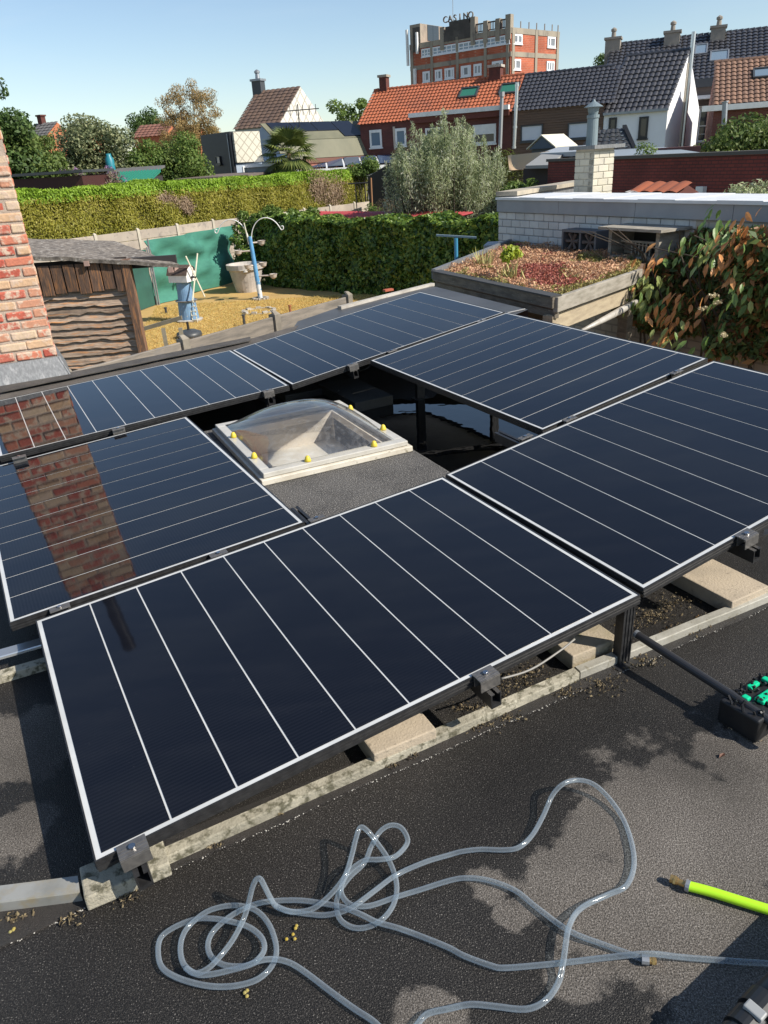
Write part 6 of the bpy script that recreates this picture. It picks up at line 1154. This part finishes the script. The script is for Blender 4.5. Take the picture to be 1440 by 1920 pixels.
q = MB(); ca_ = pl('A', (0.313, 1.743, 2.856)[0] * 0 + s2_2 + .06, 1.15, -.05); cb2 = pl('A', s2_2 + .36, 1.13, -.06); q.tube(spline([ca_, ca_.lerp(cb2, .35) - UP * .012 + Vd * .012, ca_.lerp(cb2, .75) - UP * .004 + Vd * .01, cb2], 5), .0035, 6); tag(q.build('cable', mat('grey_cable', (.22, .21, .19), .5), smooth=True), 'thin grey cable hanging below the front edge of the nearest panel', 'cable')
for pts, lab in (([(0.143, 5.787, 2.86), (0.1, 5.903, 2.78), (-0.021, 6.029, 2.74), (-0.057, 5.959, 2.68), (-0.21, 5.904, 2.66)], 'black cable loop hanging in the gap behind the skylight'), ([(-0.267, 5.55, 2.64), (-0.282, 5.175, 2.72), (-0.33, 5.295, 2.66)], 'grey flexible conduit rising behind the skylight')):
    q = MB(); q.tube(spline(pts, 5), .006, 6); tag(q.build('cable', blackm, smooth=True), lab, 'cable')
# ---------------------------------------------------------------- metal strips and ballast pavers
T = xy(25.5); Tn = xy(25.5 - 90)
tr0 = Vector((-1.026, 1.21, 2.63)); tr1 = Vector((1.752, 2.49, 2.63)); TD = (tr1 - tr0).normalized(); TN = Vector((TD.y, -TD.x, 0))
tj = Vector((-0.783, 1.229, 2.63))
alu = mat('dirty_alu_strip', (.40, .385, .335), .6, (.27, .255, .21), 7, metal=.2, col3=(.22, .20, .15), s3=40, lo3=.6, hi3=.72, bump=.2, bscale=120)
lich = mat('lichened_strip', (.40, .37, .29), .88, (.26, .24, .185), 7, col3=(.10, .093, .06), s3=38, lo3=.5, hi3=.64, bump=.5, bscale=120)
def strip(name, label, a, b, wid, hgt, m, hang=.0, grp=None):
    t = thing(name, label, 'metal strip', grp); d = (b - a); L = d.length; q = MB(); kk = max(4, int(L / .06)); vs = []
    for i in range(kk + 1):
        p = a.lerp(b, i / kk) + TN * .002 * noise.noise((i * .3, 0, 2)); vs += [p - TN * wid + UP * (hgt + .002), p + UP * hgt, p + TN * .002 + UP * (hgt - .004), p + TN * .003 + UP * .0, p - TN * wid + UP * 0]
    q.add(vs, [[i * 5 + j, i * 5 + (j + 1) % 5, (i + 1) * 5 + (j + 1) % 5, (i + 1) * 5 + j][::-1] for i in range(kk) for j in range(5)]); q.add(vs[:5], [[0, 1, 2, 3, 4]]); q.add(vs[-5:], [[4, 3, 2, 1, 0]]); q.build('profile', m, t); return t
strip('edge_profile', 'shiny bare metal strip at the lower left corner of the panels', tr0, tj, .046, .036, mat('bare_zinc', (.32, .32, .30), .5, (.24, .24, .22), 9, metal=.25, col3=(.30, .26, .18), s3=14, lo3=.5, hi3=.66))
strip('edge_profile', 'long pale lichen stained strip running below the front panels to the right edge', tj + TD * .05 + TN * .004, Vector((0.6, 1.93, 2.63)), .027, .033, lich)
q = MB(); tj2 = Vector((0.605, 1.935, 2.63)); strip('edge_profile', 'clean pale section of the front strip between pavers on the right', tj2, Vector((1.734, 2.459, 2.63)), .026, .034, alu)
b0_ = Vector((-1.466, 2.068, 2.63)); b1__ = b0_ + TD * 2.3; strip('edge_profile', 'upper bright ledge of the second strip left of the nearest panel', b0_ + UP * .05 - TN * .075, b1__ + UP * .05 - TN * .075, .045, .012, mat('sky_zinc', (.50, .52, .54), .3, metal=.75)); strip('edge_profile', 'lower lichened ledge of the second strip at the left edge', b0_, b1__, .035, .03, lich)
pav = mat('ballast_paver', (.42, .35, .26), .92, (.34, .285, .215), 7, bump=.35, bscale=120, col3=(.24, .20, .15), s3=45, lo3=.6, hi3=.72); pavm = mat('mossy_paver', (.38, .32, .24), .92, (.22, .19, .11), 5, bump=.4, bscale=110, col3=(.13, .125, .03), s3=9, lo3=.52, hi3=.66)
def paver(fl, ex, ey, label, m, yaw=25.5, h=.06):
    a = xy(yaw); b = xy(yaw + 90); q = MB(); fl = Vector((fl[0], fl[1], ZR + .002)); q.ob(fl, a * ex, b * ey, UP * h); return tag(q.build('paver', m, bevel=.004), label, 'paver', 'ballast pavers under the panels')
paver((1.233, 2.235), .20, .42, 'clean beige paver on the right behind the pale strip', pav, 27); paver((.590, 1.978), .20, .42, 'mossy stained paver beside the ridged black leg', pavm); paver((-.072, 1.590), .205, .42, 'beige paver sticking out below the middle of the front panel', pav); fl = (-0.76, 1.186, 2.69)
paver((fl[0], fl[1] + .012), .20, .10, 'lichened paver under the left front corner clamp', lich, 25.5, .045); 
pb1 = (0.127, 5.059, 2.7); paver((pb1[0] - .28, pb1[1] - .13), .30, .62, 'dark paver in the gap behind the puddle', mat('dark_paver', (.035, .035, .034), .55, (.05, .05, .048), 5, bump=.3, bscale=100), 27, .07); pb2 = (-0.571, 5.309, 2.7); paver((pb2[0] - .1, pb2[1] - .02), .3, .6, 'black paver directly behind the skylight', bpy.data.materials['dark_paver'], 27, .05)  # two pavers coloured far darker than the others
# ---------------------------------------------------------------- water on the roof
wm_ = mat('standing_water', (.006, .007, .008), .015, bump=.0, spec=.5); 
nn_ = wm_.node_tree.nodes; ll = wm_.node_tree.links; nz = nn_.new('ShaderNodeTexNoise'); nz.inputs['Scale'].default_value = 7; nz.inputs['Detail'].default_value = 2; gz2 = nn_.new('ShaderNodeNewGeometry'); ll.new(gz2.outputs['Position'], nz.inputs['Vector']); bq = nn_.new('ShaderNodeBump'); bq.inputs['Strength'].default_value = .045; bq.inputs['Distance'].default_value = .02; ll.new(nz.outputs[0], bq.inputs['Height']); ll.new(bq.outputs[0], nn_['Principled BSDF'].inputs['Normal'])
c = Vector((.55, 4.25, ZR + .0045)); k = 90; vs = [c]; 
for i in range(k):
    a = 2 * math.pi * i / k; d = U * math.cos(a) * .62 + Vd * math.sin(a) * 1.05; d = d * (1 + .22 * noise.noise((math.cos(a) * 2.5, math.sin(a) * 2.5, 4)) + .08 * noise.noise((math.cos(a) * 9, math.sin(a) * 9, 4))); vs.append(c + d)
q = MB().add(vs, [[0, i + 1, (i + 1) % k + 1] for i in range(k)]).build('water', wm_); struct(q)
# ---------------------------------------------------------------- dome skylight
sk = thing('dome_skylight', 'clear acrylic dome rooflight with yellow fixing caps inside the ring of panels', 'skylight')
SO = V3(-.577, 3.333, 0); SU = xy(25); SV = xy(115); sw, sd_ = .81, .92; KZ = 2.80
def sp(s, t, z): return SO + SU * s + SV * t + UP * z
kerb = MB()
for s0, s1, t0, t1 in ((-.10, .845, -.72, .10), (-.10, .845, .82, 1.02), (-.10, .10, .10, .82), (.71, .845, .10, .82)): kerb.ob(sp(s0, t0, ZR + .003), SU * (s1 - s0), SV * (t1 - t0), UP * (KZ - ZR - .003))
kb = kerb.build('kerb', mat('mineral_felt', (.085, .08, .074), .85, (.05, .047, .044), 4, lo=.42, hi=.62, bump=.9, bscale=190, col3=(.36, .34, .31), s3=180, lo3=.53, hi3=.64), sk, bevel=.012)
fr_m = mat('aged_white_frame', (.62, .58, .49), .55, (.48, .43, .34), 6, col3=(.28, .25, .18), s3=25, lo3=.6, hi3=.72)
f = MB(); ow = .0
for s0, s1, t0, t1 in ((-.012, sw + .012, -.012, .085), (-.012, sw + .012, sd_ - .085, sd_ + .012), (-.012, .085, .085, sd_ - .085), (sw - .085, sw + .012, .085, sd_ - .085)): f.ob(sp(s0, t0, KZ + .002), SU * (s1 - s0), SV * (t1 - t0), UP * .030)
f.build('frame', fr_m, sk, bevel=.004)
f = MB()
for s0, s1, t0, t1 in ((.006, sw - .006, .006, .07), (.006, sw - .006, sd_ - .07, sd_ - .006), (.006, .07, .07, sd_ - .07), (sw - .07, sw - .006, .07, sd_ - .07)): f.ob(sp(s0, t0, KZ + .034), SU * (s1 - s0), SV * (t1 - t0), UP * .026)
f.build('upper_frame', mat('clear_edge', (.50, .48, .43), .3, (.42, .40, .35), 9), sk, bevel=.004)
liner = mat('cream_liner', (.70, .62, .52), .8, (.62, .54, .45), 4); f = MB()
for s0, s1, t0, t1 in ((.086, .10, .086, .834), (.71, .724, .086, .834), (.10, .71, .086, .10), (.10, .71, .82, .834)): f.ob(sp(s0, t0, ZR + .01), SU * (s1 - s0), SV * (t1 - t0), UP * (KZ - ZR + .02))
f.build('light_well', liner, sk); f = MB(); f.ob(sp(.101, .101, ZR + .01), SU * .608, SV * .718, UP * .012); f.build('ceiling_pane', mat('opal_pane', (.66, .60, .50), .4, (.60, .53, .43), 5, col3=(.74, .70, .62), s3=12, lo3=.5, hi3=.7), sk)
m, n, l, p = nt('clear_acrylic'); out = n['Material Output']; tr = n.new('ShaderNodeBsdfTransparent'); gl = n.new('ShaderNodeBsdfGlossy'); gl.inputs['Roughness'].default_value = .05; fz = n.new('ShaderNodeFresnel'); fz.inputs['IOR'].default_value = 1.5; ms = n.new('ShaderNodeMixShader'); tr.inputs[0].default_value = (.93, .95, .96, 1)
fm2 = n.new('ShaderNodeMath'); fm2.operation = 'MULTIPLY_ADD'; l.new(fz.outputs[0], fm2.inputs[0]); fm2.inputs[1].default_value = 1.2; fm2.inputs[2].default_value = .03; l.new(fm2.outputs[0], ms.inputs[0]); l.new(tr.outputs[0], ms.inputs[1]); l.new(gl.outputs[0], ms.inputs[2])
df = n.new('ShaderNodeBsdfDiffuse'); df.inputs[0].default_value = (.7, .72, .74, 1); ms2 = n.new('ShaderNodeMixShader'); x = n.new('ShaderNodeTexNoise'); x.inputs['Scale'].default_value = 14; x.inputs['Detail'].default_value = 6; gq = n.new('ShaderNodeNewGeometry'); mp = n.new('ShaderNodeMapping'); mp.inputs['Scale'].default_value = (3, 3, .5); l.new(gq.outputs['Position'], mp.inputs[0]); l.new(mp.outputs[0], x.inputs['Vector']); r_2 = ramp(n, [(.45, (.03, .03, .03)), (.85, (.13, .13, .13))]); l.new(x.outputs[0], r_2.inputs[0]); l.new(r_2.outputs[0], ms2.inputs[0]); l.new(ms.outputs[0], ms2.inputs[1]); l.new(df.outputs[0], ms2.inputs[2]); l.new(ms2.outputs[0], out.inputs[0])
k = 32; vs = []; dh = .15
for j in range(k + 1):
    for i in range(k + 1):
        x_ = i / k * 2 - 1; y_ = j / k * 2 - 1; h_ = dh * ((1 - abs(x_) ** 2.4) * (1 - abs(y_) ** 2.4)) ** .75; vs.append(sp(.055 + (sw - .11) * i / k, .055 + (sd_ - .11) * j / k, KZ + .0612 + h_))
MB().add(vs, [[j * (k + 1) + i, j * (k + 1) + i + 1, (j + 1) * (k + 1) + i + 1, (j + 1) * (k + 1) + i] for j in range(k) for i in range(k)]).build('dome', m, sk, smooth=True)
yc = mat('yellow_cap', (.72, .55, .05), .45, (.62, .47, .05), 20)
CAP = [(.25, .035), (.62, .035), (.25, sd_ - .035), (.62, sd_ - .035), (.035, .24), (.035, .62), (sw - .035, .24), (sw - .035, .68)]; src = None
for s, t in CAP:
    if src is None: q = MB(); q.lathe((0, 0, 0), [(.017, 0), (.0165, .008), (.011, .024), (.006, .029), (.001, .030)], 12); src = q.build('yellow_cap', yc, sk, smooth=True); c = src
    else: c = src.copy(); COL.objects.link(c)
    c.location = sp(s, t, KZ + .0605)
# ---------------------------------------------------------------- hoses, brush lance, tools
hosem = mat('clear_hose', (.40, .455, .50), .1, (.34, .39, .44), 25, spec=.6, trans=.35, ior=1.35, coat=.3)
hn_ = hosem.node_tree.nodes; hl_ = hosem.node_tree.links; ht = hn_.new('ShaderNodeBsdfTransparent'); ht.inputs[0].default_value = (.86, .92, .96, 1); hx = hn_.new('ShaderNodeMixShader'); lw_ = hn_.new('ShaderNodeLayerWeight'); lw_.inputs[0].default_value = .35; hr_ = hn_.new('ShaderNodeMapRange'); hr_.inputs[3].default_value = .12; hr_.inputs[4].default_value = .85
hl_.new(lw_.outputs['Facing'], hr_.inputs[0]); hl_.new(hr_.outputs[0], hx.inputs[0]); hl_.new(ht.outputs[0], hx.inputs[1]); hl_.new(hn_['Principled BSDF'].outputs[0], hx.inputs[2]); hl_.new(hx.outputs[0], hn_['Material Output'].inputs[0]); hn_['Principled BSDF'].inputs['Transmission Weight'].default_value = 0
H1p = [(0.807, 0.968, 2.641), (0.741, 0.971, 2.641), (0.583, 0.993, 2.641), (0.499, 0.999, 2.653), (0.405, 1.004, 2.641), (0.313, 0.999, 2.641), (0.199, 0.996, 2.641), (0.166, 1.003, 2.641), (0.112, 1.028, 2.641), (0.08, 1.049, 2.641), (0.015, 1.082, 2.641), (-0.031, 1.097, 2.649), (-0.074, 1.11, 2.653), (-0.112, 1.127, 2.661), (-0.152, 1.148, 2.659), (-0.193, 1.164, 2.653), (-0.249, 1.178, 2.651), (-0.304, 1.183, 2.649), (-0.35, 1.178, 2.651), (-0.387, 1.161, 2.655), (-0.422, 1.137, 2.655), (-0.447, 1.11, 2.651), (-0.452, 1.083, 2.647), (-0.439, 1.058, 2.645), (-0.412, 1.04, 2.645), (-0.378, 1.032, 2.647), (-0.345, 1.031, 2.655), (-0.324, 1.057, 2.653), (-0.33, 1.088, 2.651), (-0.361, 1.116, 2.653), (-0.406, 1.13, 2.659), (-0.452, 1.142, 2.657), (-0.493, 1.147, 2.651), (-0.537, 1.136, 2.645), (-0.565, 1.115, 2.641), (-0.563, 1.08, 2.641), (-0.545, 1.044, 2.641), (-0.507, 1.02, 2.641), (-0.451, 1.001, 2.641), (-0.405, 0.994, 2.641), (-0.364, 0.996, 2.641), (-0.329, 1.007, 2.641), (-0.304, 1.033, 2.641), (-0.298, 1.068, 2.641), (-0.313, 1.114, 2.641), (-0.336, 1.149, 2.641), (-0.364, 1.168, 2.647), (-0.404, 1.176, 2.651), (-0.443, 1.172, 2.653), (-0.475, 1.157, 2.655), (-0.504, 1.128, 2.653), (-0.514, 1.101, 2.649), (-0.509, 1.068, 2.647), (-0.492, 1.038, 2.649), (-0.462, 1.018, 2.651), (-0.43, 1.016, 2.651), (-0.389, 1.02, 2.655), (-0.356, 1.023, 2.661), (-0.324, 1.032, 2.663), (-0.293, 1.037, 2.655), (-0.261, 1.031, 2.647), (-0.224, 1.009, 2.641), (-0.172, 0.968, 2.641), (-0.126, 0.933, 2.641), (-0.083, 0.903, 2.641), (-0.06, 0.874, 2.641), (-0.045, 0.854, 2.641)]
H2p = [(-0.045, 0.854, 2.641), (-0.006, 0.886, 2.641), (0.022, 0.912, 2.641), (0.066, 0.92, 2.641), (0.112, 0.926, 2.641), (0.156, 0.92, 2.641), (0.222, 0.91, 2.641), (0.266, 0.925, 2.641), (0.301, 0.961, 2.641), (0.321, 1.002, 2.655), (0.349, 1.069, 2.657), (0.39, 1.118, 2.647), (0.461, 1.151, 2.641), (0.508, 1.17, 2.641), (0.542, 1.217, 2.641), (0.559, 1.278, 2.641), (0.563, 1.359, 2.641), (0.542, 1.423, 2.653), (0.509, 1.455, 2.671), (0.469, 1.461, 2.681), (0.429, 1.447, 2.686), (0.395, 1.425, 2.671), (0.362, 1.379, 2.653), (0.322, 1.326, 2.645), (0.282, 1.295, 2.641), (0.243, 1.29, 2.641), (0.188, 1.296, 2.641), (0.139, 1.293, 2.641), (0.105, 1.285, 2.641), (0.045, 1.264, 2.647), (-0.025, 1.229, 2.653), (-0.077, 1.186, 2.659), (-0.116, 1.153, 2.663), (-0.146, 1.141, 2.657), (-0.192, 1.14, 2.647), (-0.233, 1.15, 2.641), (-0.277, 1.157, 2.645), (-0.306, 1.162, 2.657), (-0.317, 1.162, 2.691), (-0.326, 1.165, 2.726), (-0.333, 1.17, 2.741), (-0.342, 1.171, 2.741), (-0.352, 1.165, 2.726), (-0.364, 1.155, 2.691), (-0.375, 1.129, 2.669), (-0.394, 1.085, 2.661), (-0.417, 1.051, 2.657), (-0.441, 1.027, 2.653), (-0.467, 1.02, 2.651), (-0.49, 1.033, 2.653)]
H3p = [(0.489, 0.996, 2.641), (0.454, 1.014, 2.641), (0.416, 1.033, 2.641), (0.351, 1.065, 2.645), (0.292, 1.129, 2.641), (0.25, 1.177, 2.641), (0.192, 1.208, 2.641), (0.14, 1.218, 2.641), (0.097, 1.213, 2.641), (0.024, 1.193, 2.641), (-0.028, 1.175, 2.647), (-0.078, 1.156, 2.651), (-0.107, 1.15, 2.655), (-0.136, 1.155, 2.659), (-0.154, 1.177, 2.663), (-0.154, 1.201, 2.669), (-0.136, 1.23, 2.675), (-0.1, 1.252, 2.681), (-0.064, 1.252, 2.681), (-0.028, 1.261, 2.676), (-0.001, 1.291, 2.671), (0.007, 1.312, 2.676), (-0.008, 1.334, 2.691), (-0.035, 1.338, 2.696), (-0.062, 1.323, 2.691), (-0.084, 1.289, 2.681), (-0.101, 1.252, 2.673), (-0.137, 1.219, 2.667), (-0.162, 1.188, 2.657), (-0.167, 1.156, 2.649), (-0.157, 1.127, 2.644), (-0.128, 1.109, 2.641), (-0.094, 1.109, 2.641), (-0.059, 1.125, 2.645), (-0.034, 1.161, 2.645), (-0.026, 1.209, 2.647), (-0.039, 1.258, 2.661), (-0.068, 1.292, 2.691), (-0.092, 1.31, 2.716), (-0.108, 1.315, 2.721), (-0.119, 1.291, 2.711), (-0.13, 1.255, 2.696), (-0.145, 1.211, 2.686), (-0.171, 1.184, 2.671), (-0.202, 1.162, 2.659), (-0.227, 1.153, 2.651), (-0.257, 1.151, 2.649), (-0.281, 1.151, 2.655), (-0.311, 1.167, 2.655)]
for pts, lab in ((H1p, 'clear hose lying in round coils at the left and running off to the right'), (H2p, 'clear hose rising in a big loop on the right and ending in the left coil'), (H3p, 'clear hose with the brass coupling, knotted in small loops in the middle')):
    q = MB(); q.tube(spline(pts, 5), .0062, 10); tag(q.build('clear_hose', hosem, smooth=True), lab, 'hose', 'clear hoses on the roof')
brass = mat('brass', (.55, .36, .14), .35, metal=.85)
cp = thing('brass_coupling', 'small brass coupling at the end of a clear hose, under another hose', 'coupling'); a = Vector((0.485, 0.996, 2.642)); b = Vector((0.514, 0.989, 2.642)); q = MB(); q.tube([a, a.lerp(b, .5)], .0105, 10); q.build('clip', zinc, cp); q = MB(); q.tube([a.lerp(b, .3), b], .007, 10); q.tube([a.lerp(b, .7), a.lerp(b, .9)], .0085, 6); q.build('nozzle', brass, cp)
gh_ = thing('lime_hose', 'lime green hose end with brass fitting on the right of the roof', 'hose'); q = MB(); pts = [(0.644, 1.159, 2.645), (0.69, 1.14, 2.645), (0.745, 1.113, 2.645), (0.799, 1.087, 2.645), (0.856, 1.06, 2.645), (0.943, 1.01, 2.645)]; q.tube(spline(pts, 5), .0115, 12); q.build('hose', mat('lime_plastic', (.42, .78, .02), .35), gh_, smooth=True)
a = Vector((0.615, 1.18, 2.645)); b = Vector((0.648, 1.157, 2.645)); q = MB(); q.tube([a, a.lerp(b, .42)], .0095, 10); q.tube([a.lerp(b, .42), a.lerp(b, .8)], .0075, 10); q.tube([a.lerp(b, .2), a.lerp(b, .32)], .0112, 6); q.build('fitting', brass, gh_); q = MB(); q.tube([a.lerp(b, .86), a.lerp(b, 1.08)], .0135, 12); q.build('clip', zinc, gh_)
ln_t = thing('brush_lance', 'black cleaning lance with a green and black brush head lying at the right', 'cleaning brush')
l0 = Vector((0.811, 2.018, 2.735)); l1 = Vector((0.995, 1.711, 2.715)); l2 = Vector((1.082, 1.556, 2.7)); lm_ = mat('carbon_tube', (.028, .028, .03), .38); q = MB(); q.tube([l0, l1], .0135, 14); q.build('pole', lm_, ln_t, smooth=False); q = MB(); q.tube([l0 - (l1 - l0).normalized() * .006, l0 + (l1 - l0).normalized() * .004], .0142, 14); q.build('end_cap', zinc, ln_t)
q = MB(); q.tube([l1, l2], .0135, 14); q.build('front_pole', lm_, ln_t)
h0 = Vector((1.028, 1.674, 2.7)); hy = math.degrees(math.atan2((l1 - l0).y, (l1 - l0).x)); hu = xy(hy); hv = xy(hy + 90); hb = mat('black_plastic', (.009, .009, .010), .5, (.014, .014, .015), 30)
h0 = Vector((h0.x, h0.y, ZR + .004)) + hv * .0
q = MB(); q.ob(h0 - hu * .065 - hv * .05, hu * .125, hv * .21, UP * .08); q.build('brush_body', hb, ln_t, bevel=.006)
q = MB(); 
for i in range(60): 
    a_ = h0 + hu * random.uniform(-.06, .055) + hv * random.uniform(-.045, .155) + UP * .08; q.tube([a_, a_ + V3(random.gauss(0, .004), random.gauss(0, .004), random.uniform(.008, .018))], .004, 5)
q.build('black_tufts', hb, ln_t, kind='stuff')
gp_ = mat('green_plastic', (.0, .50, .24), .35)
for (a0, b0, la, lb_) in ((-.03, -.005, .022, .02), (-.004, .02, .03, .075), (-.05, .05, .018, .045), (.03, .03, .02, .06), (-.045, .115, .05, .02), (.012, .112, .03, .03)):
    q = MB(); q.ob(h0 + hu * a0 + hv * b0 + UP * .0805, hu * la, hv * lb_, UP * .013); q.build('green_pad', gp_, ln_t, bevel=.004)
q = MB(); o = h0 + hu * .061 + UP * .03; q.ob(o, hu * .006, hv * .09, UP * .05); q.tube([o + hu * .006 + hv * .03 + UP * .02, o + hu * .012 + hv * .03 + UP * .02], .007, 8); q.build('side_plate', mat('dark_plate', (.05, .052, .055), .4), ln_t)
tp = thing('telescopic_tube', 'thick black tube with ringed joint and pale clip at the bottom right corner', 'tool'); p0 = Vector((0.939, 1.016, 2.73)); p1 = Vector((0.66, 0.845, 2.72)); p2 = Vector((0.528, 0.755, 2.72)); tm = mat('satin_black_tube', (.03, .031, .032), .32, (.04, .041, .042), 3); q = MB(); q.tube([p0, p1], .031, 24); q.build('tube', tm, tp, smooth=True)
d = (p2 - p1).normalized(); q = MB(); q.tube([p1 - d * .005, p1 + d * .035], .0345, 24); q.tube([p1 + d * .045, p1 + d * .085], .032, 24); q.tube([p1 + d * .093, p2], .029, 24); q.tube([p1 + d * .03, p1 + d * .1], .027, 20); q.build('joint', mat('black_joint', (.018, .019, .02), .3), tp); sdv = d.cross(UP).normalized(); q = MB(); q.ob(p1 + d * .036 - sdv * .045 * 0 + sdv * -.02 + UP * .026, d * .022, sdv * .036, UP * .012); q.build('clip', mat('grey_clip', (.28, .29, .29), .4), tp, bevel=.003)
# ---------------------------------------------------------------- dirt, moss, leaves
dirt = leafmat('dirt_crumb', [(.035, .026, .018), (.08, .06, .035), (.14, .11, .06), (.20, .16, .10)], 0, .9)
def crumbs(name, label, pts, n, spread, size, m, z=ZR + .004):
    vs = []; fs = []
    for c, sc_ in pts:
        for _ in range(int(n * sc_)):
            o = len(vs); s_ = size * random.uniform(.4, 1.4); p = Vector((c[0] + random.gauss(0, spread) * sc_, c[1] + random.gauss(0, spread * .6) * sc_, z + s_ * .3)); ax = [Vector(unit(1)[0]) for _ in range(3)]
            vs += [p + ax[0] * s_, p - ax[0] * s_ * .8, p + ax[1] * s_ * .7, p - ax[1] * s_ * .7, p + UP * s_ * .5, p - UP * s_ * .3]
            for a, b, c_ in ((0, 2, 4), (2, 1, 4), (1, 3, 4), (3, 0, 4), (2, 0, 5), (1, 2, 5), (3, 1, 5), (0, 3, 5)): fs.append([o + a, o + b, o + c_])
    o = MB().add(vs, fs).build(name, m); o['kind'] = 'stuff'; o['label'] = label; return o
crumbs('dirt', 'dark crumbs of dirt and moss along the front strip', [((0.668, 1.893, 2.63), 1.0), ((0.542, 1.874, 2.63), .7), ((0.25, 1.74, 2.63), .9), ((0.352, 1.766, 2.63), .5), ((0.824, 1.998, 2.63), .8), ((1.054, 2.169, 2.63), .8), ((1.175, 2.23, 2.63), .7), ((0.033, 1.636, 2.63), .35), ((-0.023, 1.599, 2.63), .25), ((-0.167, 1.551, 2.63), .2), ((-0.673, 1.222, 2.63), .5), ((-0.717, 1.283, 2.63), .4), ((-0.929, 1.191, 2.63), .4), ((1.033, 2.318, 2.63), .8), ((0.859, 2.214, 2.63), .6), ((0.382, 1.93, 2.63), 1.2), ((0.229, 1.827, 2.63), .8), ((0.463, 1.985, 2.63), 1.0), ((0.951, 2.256, 2.63), 1.2), ((1.088, 2.356, 2.63), 1.0), ((0.976, 2.271, 2.63), .6), ((-0.492, 1.361, 2.63), .25), ((-0.799, 1.182, 2.63), .4), ((-0.337, 1.452, 2.63), .2)], 95, .038, .0052, dirt, ZR + .006)
crumbs('leaf_litter', 'pale dry leaf crumbs beside the brush head', [((1.03, 1.625, 2.63), .5), ((0.982, 1.667, 2.63), .3)], 60, .02, .006, leafmat('dry_litter', [(.20, .15, .09), (.36, .28, .18), (.10, .07, .04)], .1), ZR + .004)
crumbs('orange_litter', 'orange brown leaf bits along the strip at the right', [((1.127, 2.208, 2.63), .5), ((0.98, 2.151, 2.63), .5), ((1.252, 2.293, 2.63), .4)], 34, .04, .006, leafmat('orange_litter', [(.30, .12, .03), (.40, .26, .10), (.2, .1, .05)], .1), ZR + .006)
lic = mat('yellow_lichen', (.36, .25, .03), .9, (.26, .24, .10), 60)
for i, (pp, s_, lab) in enumerate((((-0.27, 1.104, 2.634), .0055, 'cluster of yellow lichen crumbs right of the hose coil'), ((-0.354, 0.981, 2.634), .0055, 'single yellow lichen crumb below the hose coil'), ((-0.925, 1.159, 2.634), .0055, 'orange yellow lichen crumb at the left edge'))):
    vs = MB()
    for _ in range(5 if i == 0 else 3): q_ = Vector(pp) + V3(random.gauss(0, .009 if i == 0 else .003), random.gauss(0, .009 if i == 0 else .003), 0); vs.lathe(q_, [(.001, 0), (s_ * .8, s_ * .2), (s_ * .6, s_ * .6), (.001, s_ * .8)], 6)
    tag(vs.build('lichen_crumb', lic), lab, 'lichen')
for pp, lab, c_ in (((0.907, 1.561, 2.634), 'single brown withered leaf on the roof at the right', (.11, .045, .025)), ((0.867, 1.98, 2.64), 'small grey brown leaf by the lance end', (.10, .08, .05))):
    q = MB(); c = Vector(pp); d = xy(30); e = xy(120); q.add([c - d * .014, c - d * .004 + e * .006 + UP * .005, c + d * .012 + e * .003 + UP * .003, c + d * .004 - e * .006 + UP * .006, c - d * .014 - UP * .002, c + d * .012 - UP * .002], [[0, 1, 2, 3], [4, 3, 2, 5]]); tag(q.build('fallen_leaf', mat('brown_leaf_' + str(int(c_[0] * 100)), c_, .7)), lab, 'leaf')
# ---------------------------------------------------------------- put every thing's origin at its base
bpy.context.view_layer.update()
for t in [o for o in COL.objects if o.type == 'EMPTY' and o.parent is None and o.location.length < 1e-6]:
    pts = [c.matrix_world @ Vector(b) for c in t.children for b in c.bound_box]
    if not pts: continue
    lo = [min(p[i] for p in pts) for i in range(3)]; hi = [max(p[i] for p in pts) for i in range(3)]
    o = Vector(((lo[0] + hi[0]) / 2, (lo[1] + hi[1]) / 2, lo[2])); t.location = o
    for c in t.children: c.matrix_parent_inverse = Matrix.Translation(-o)
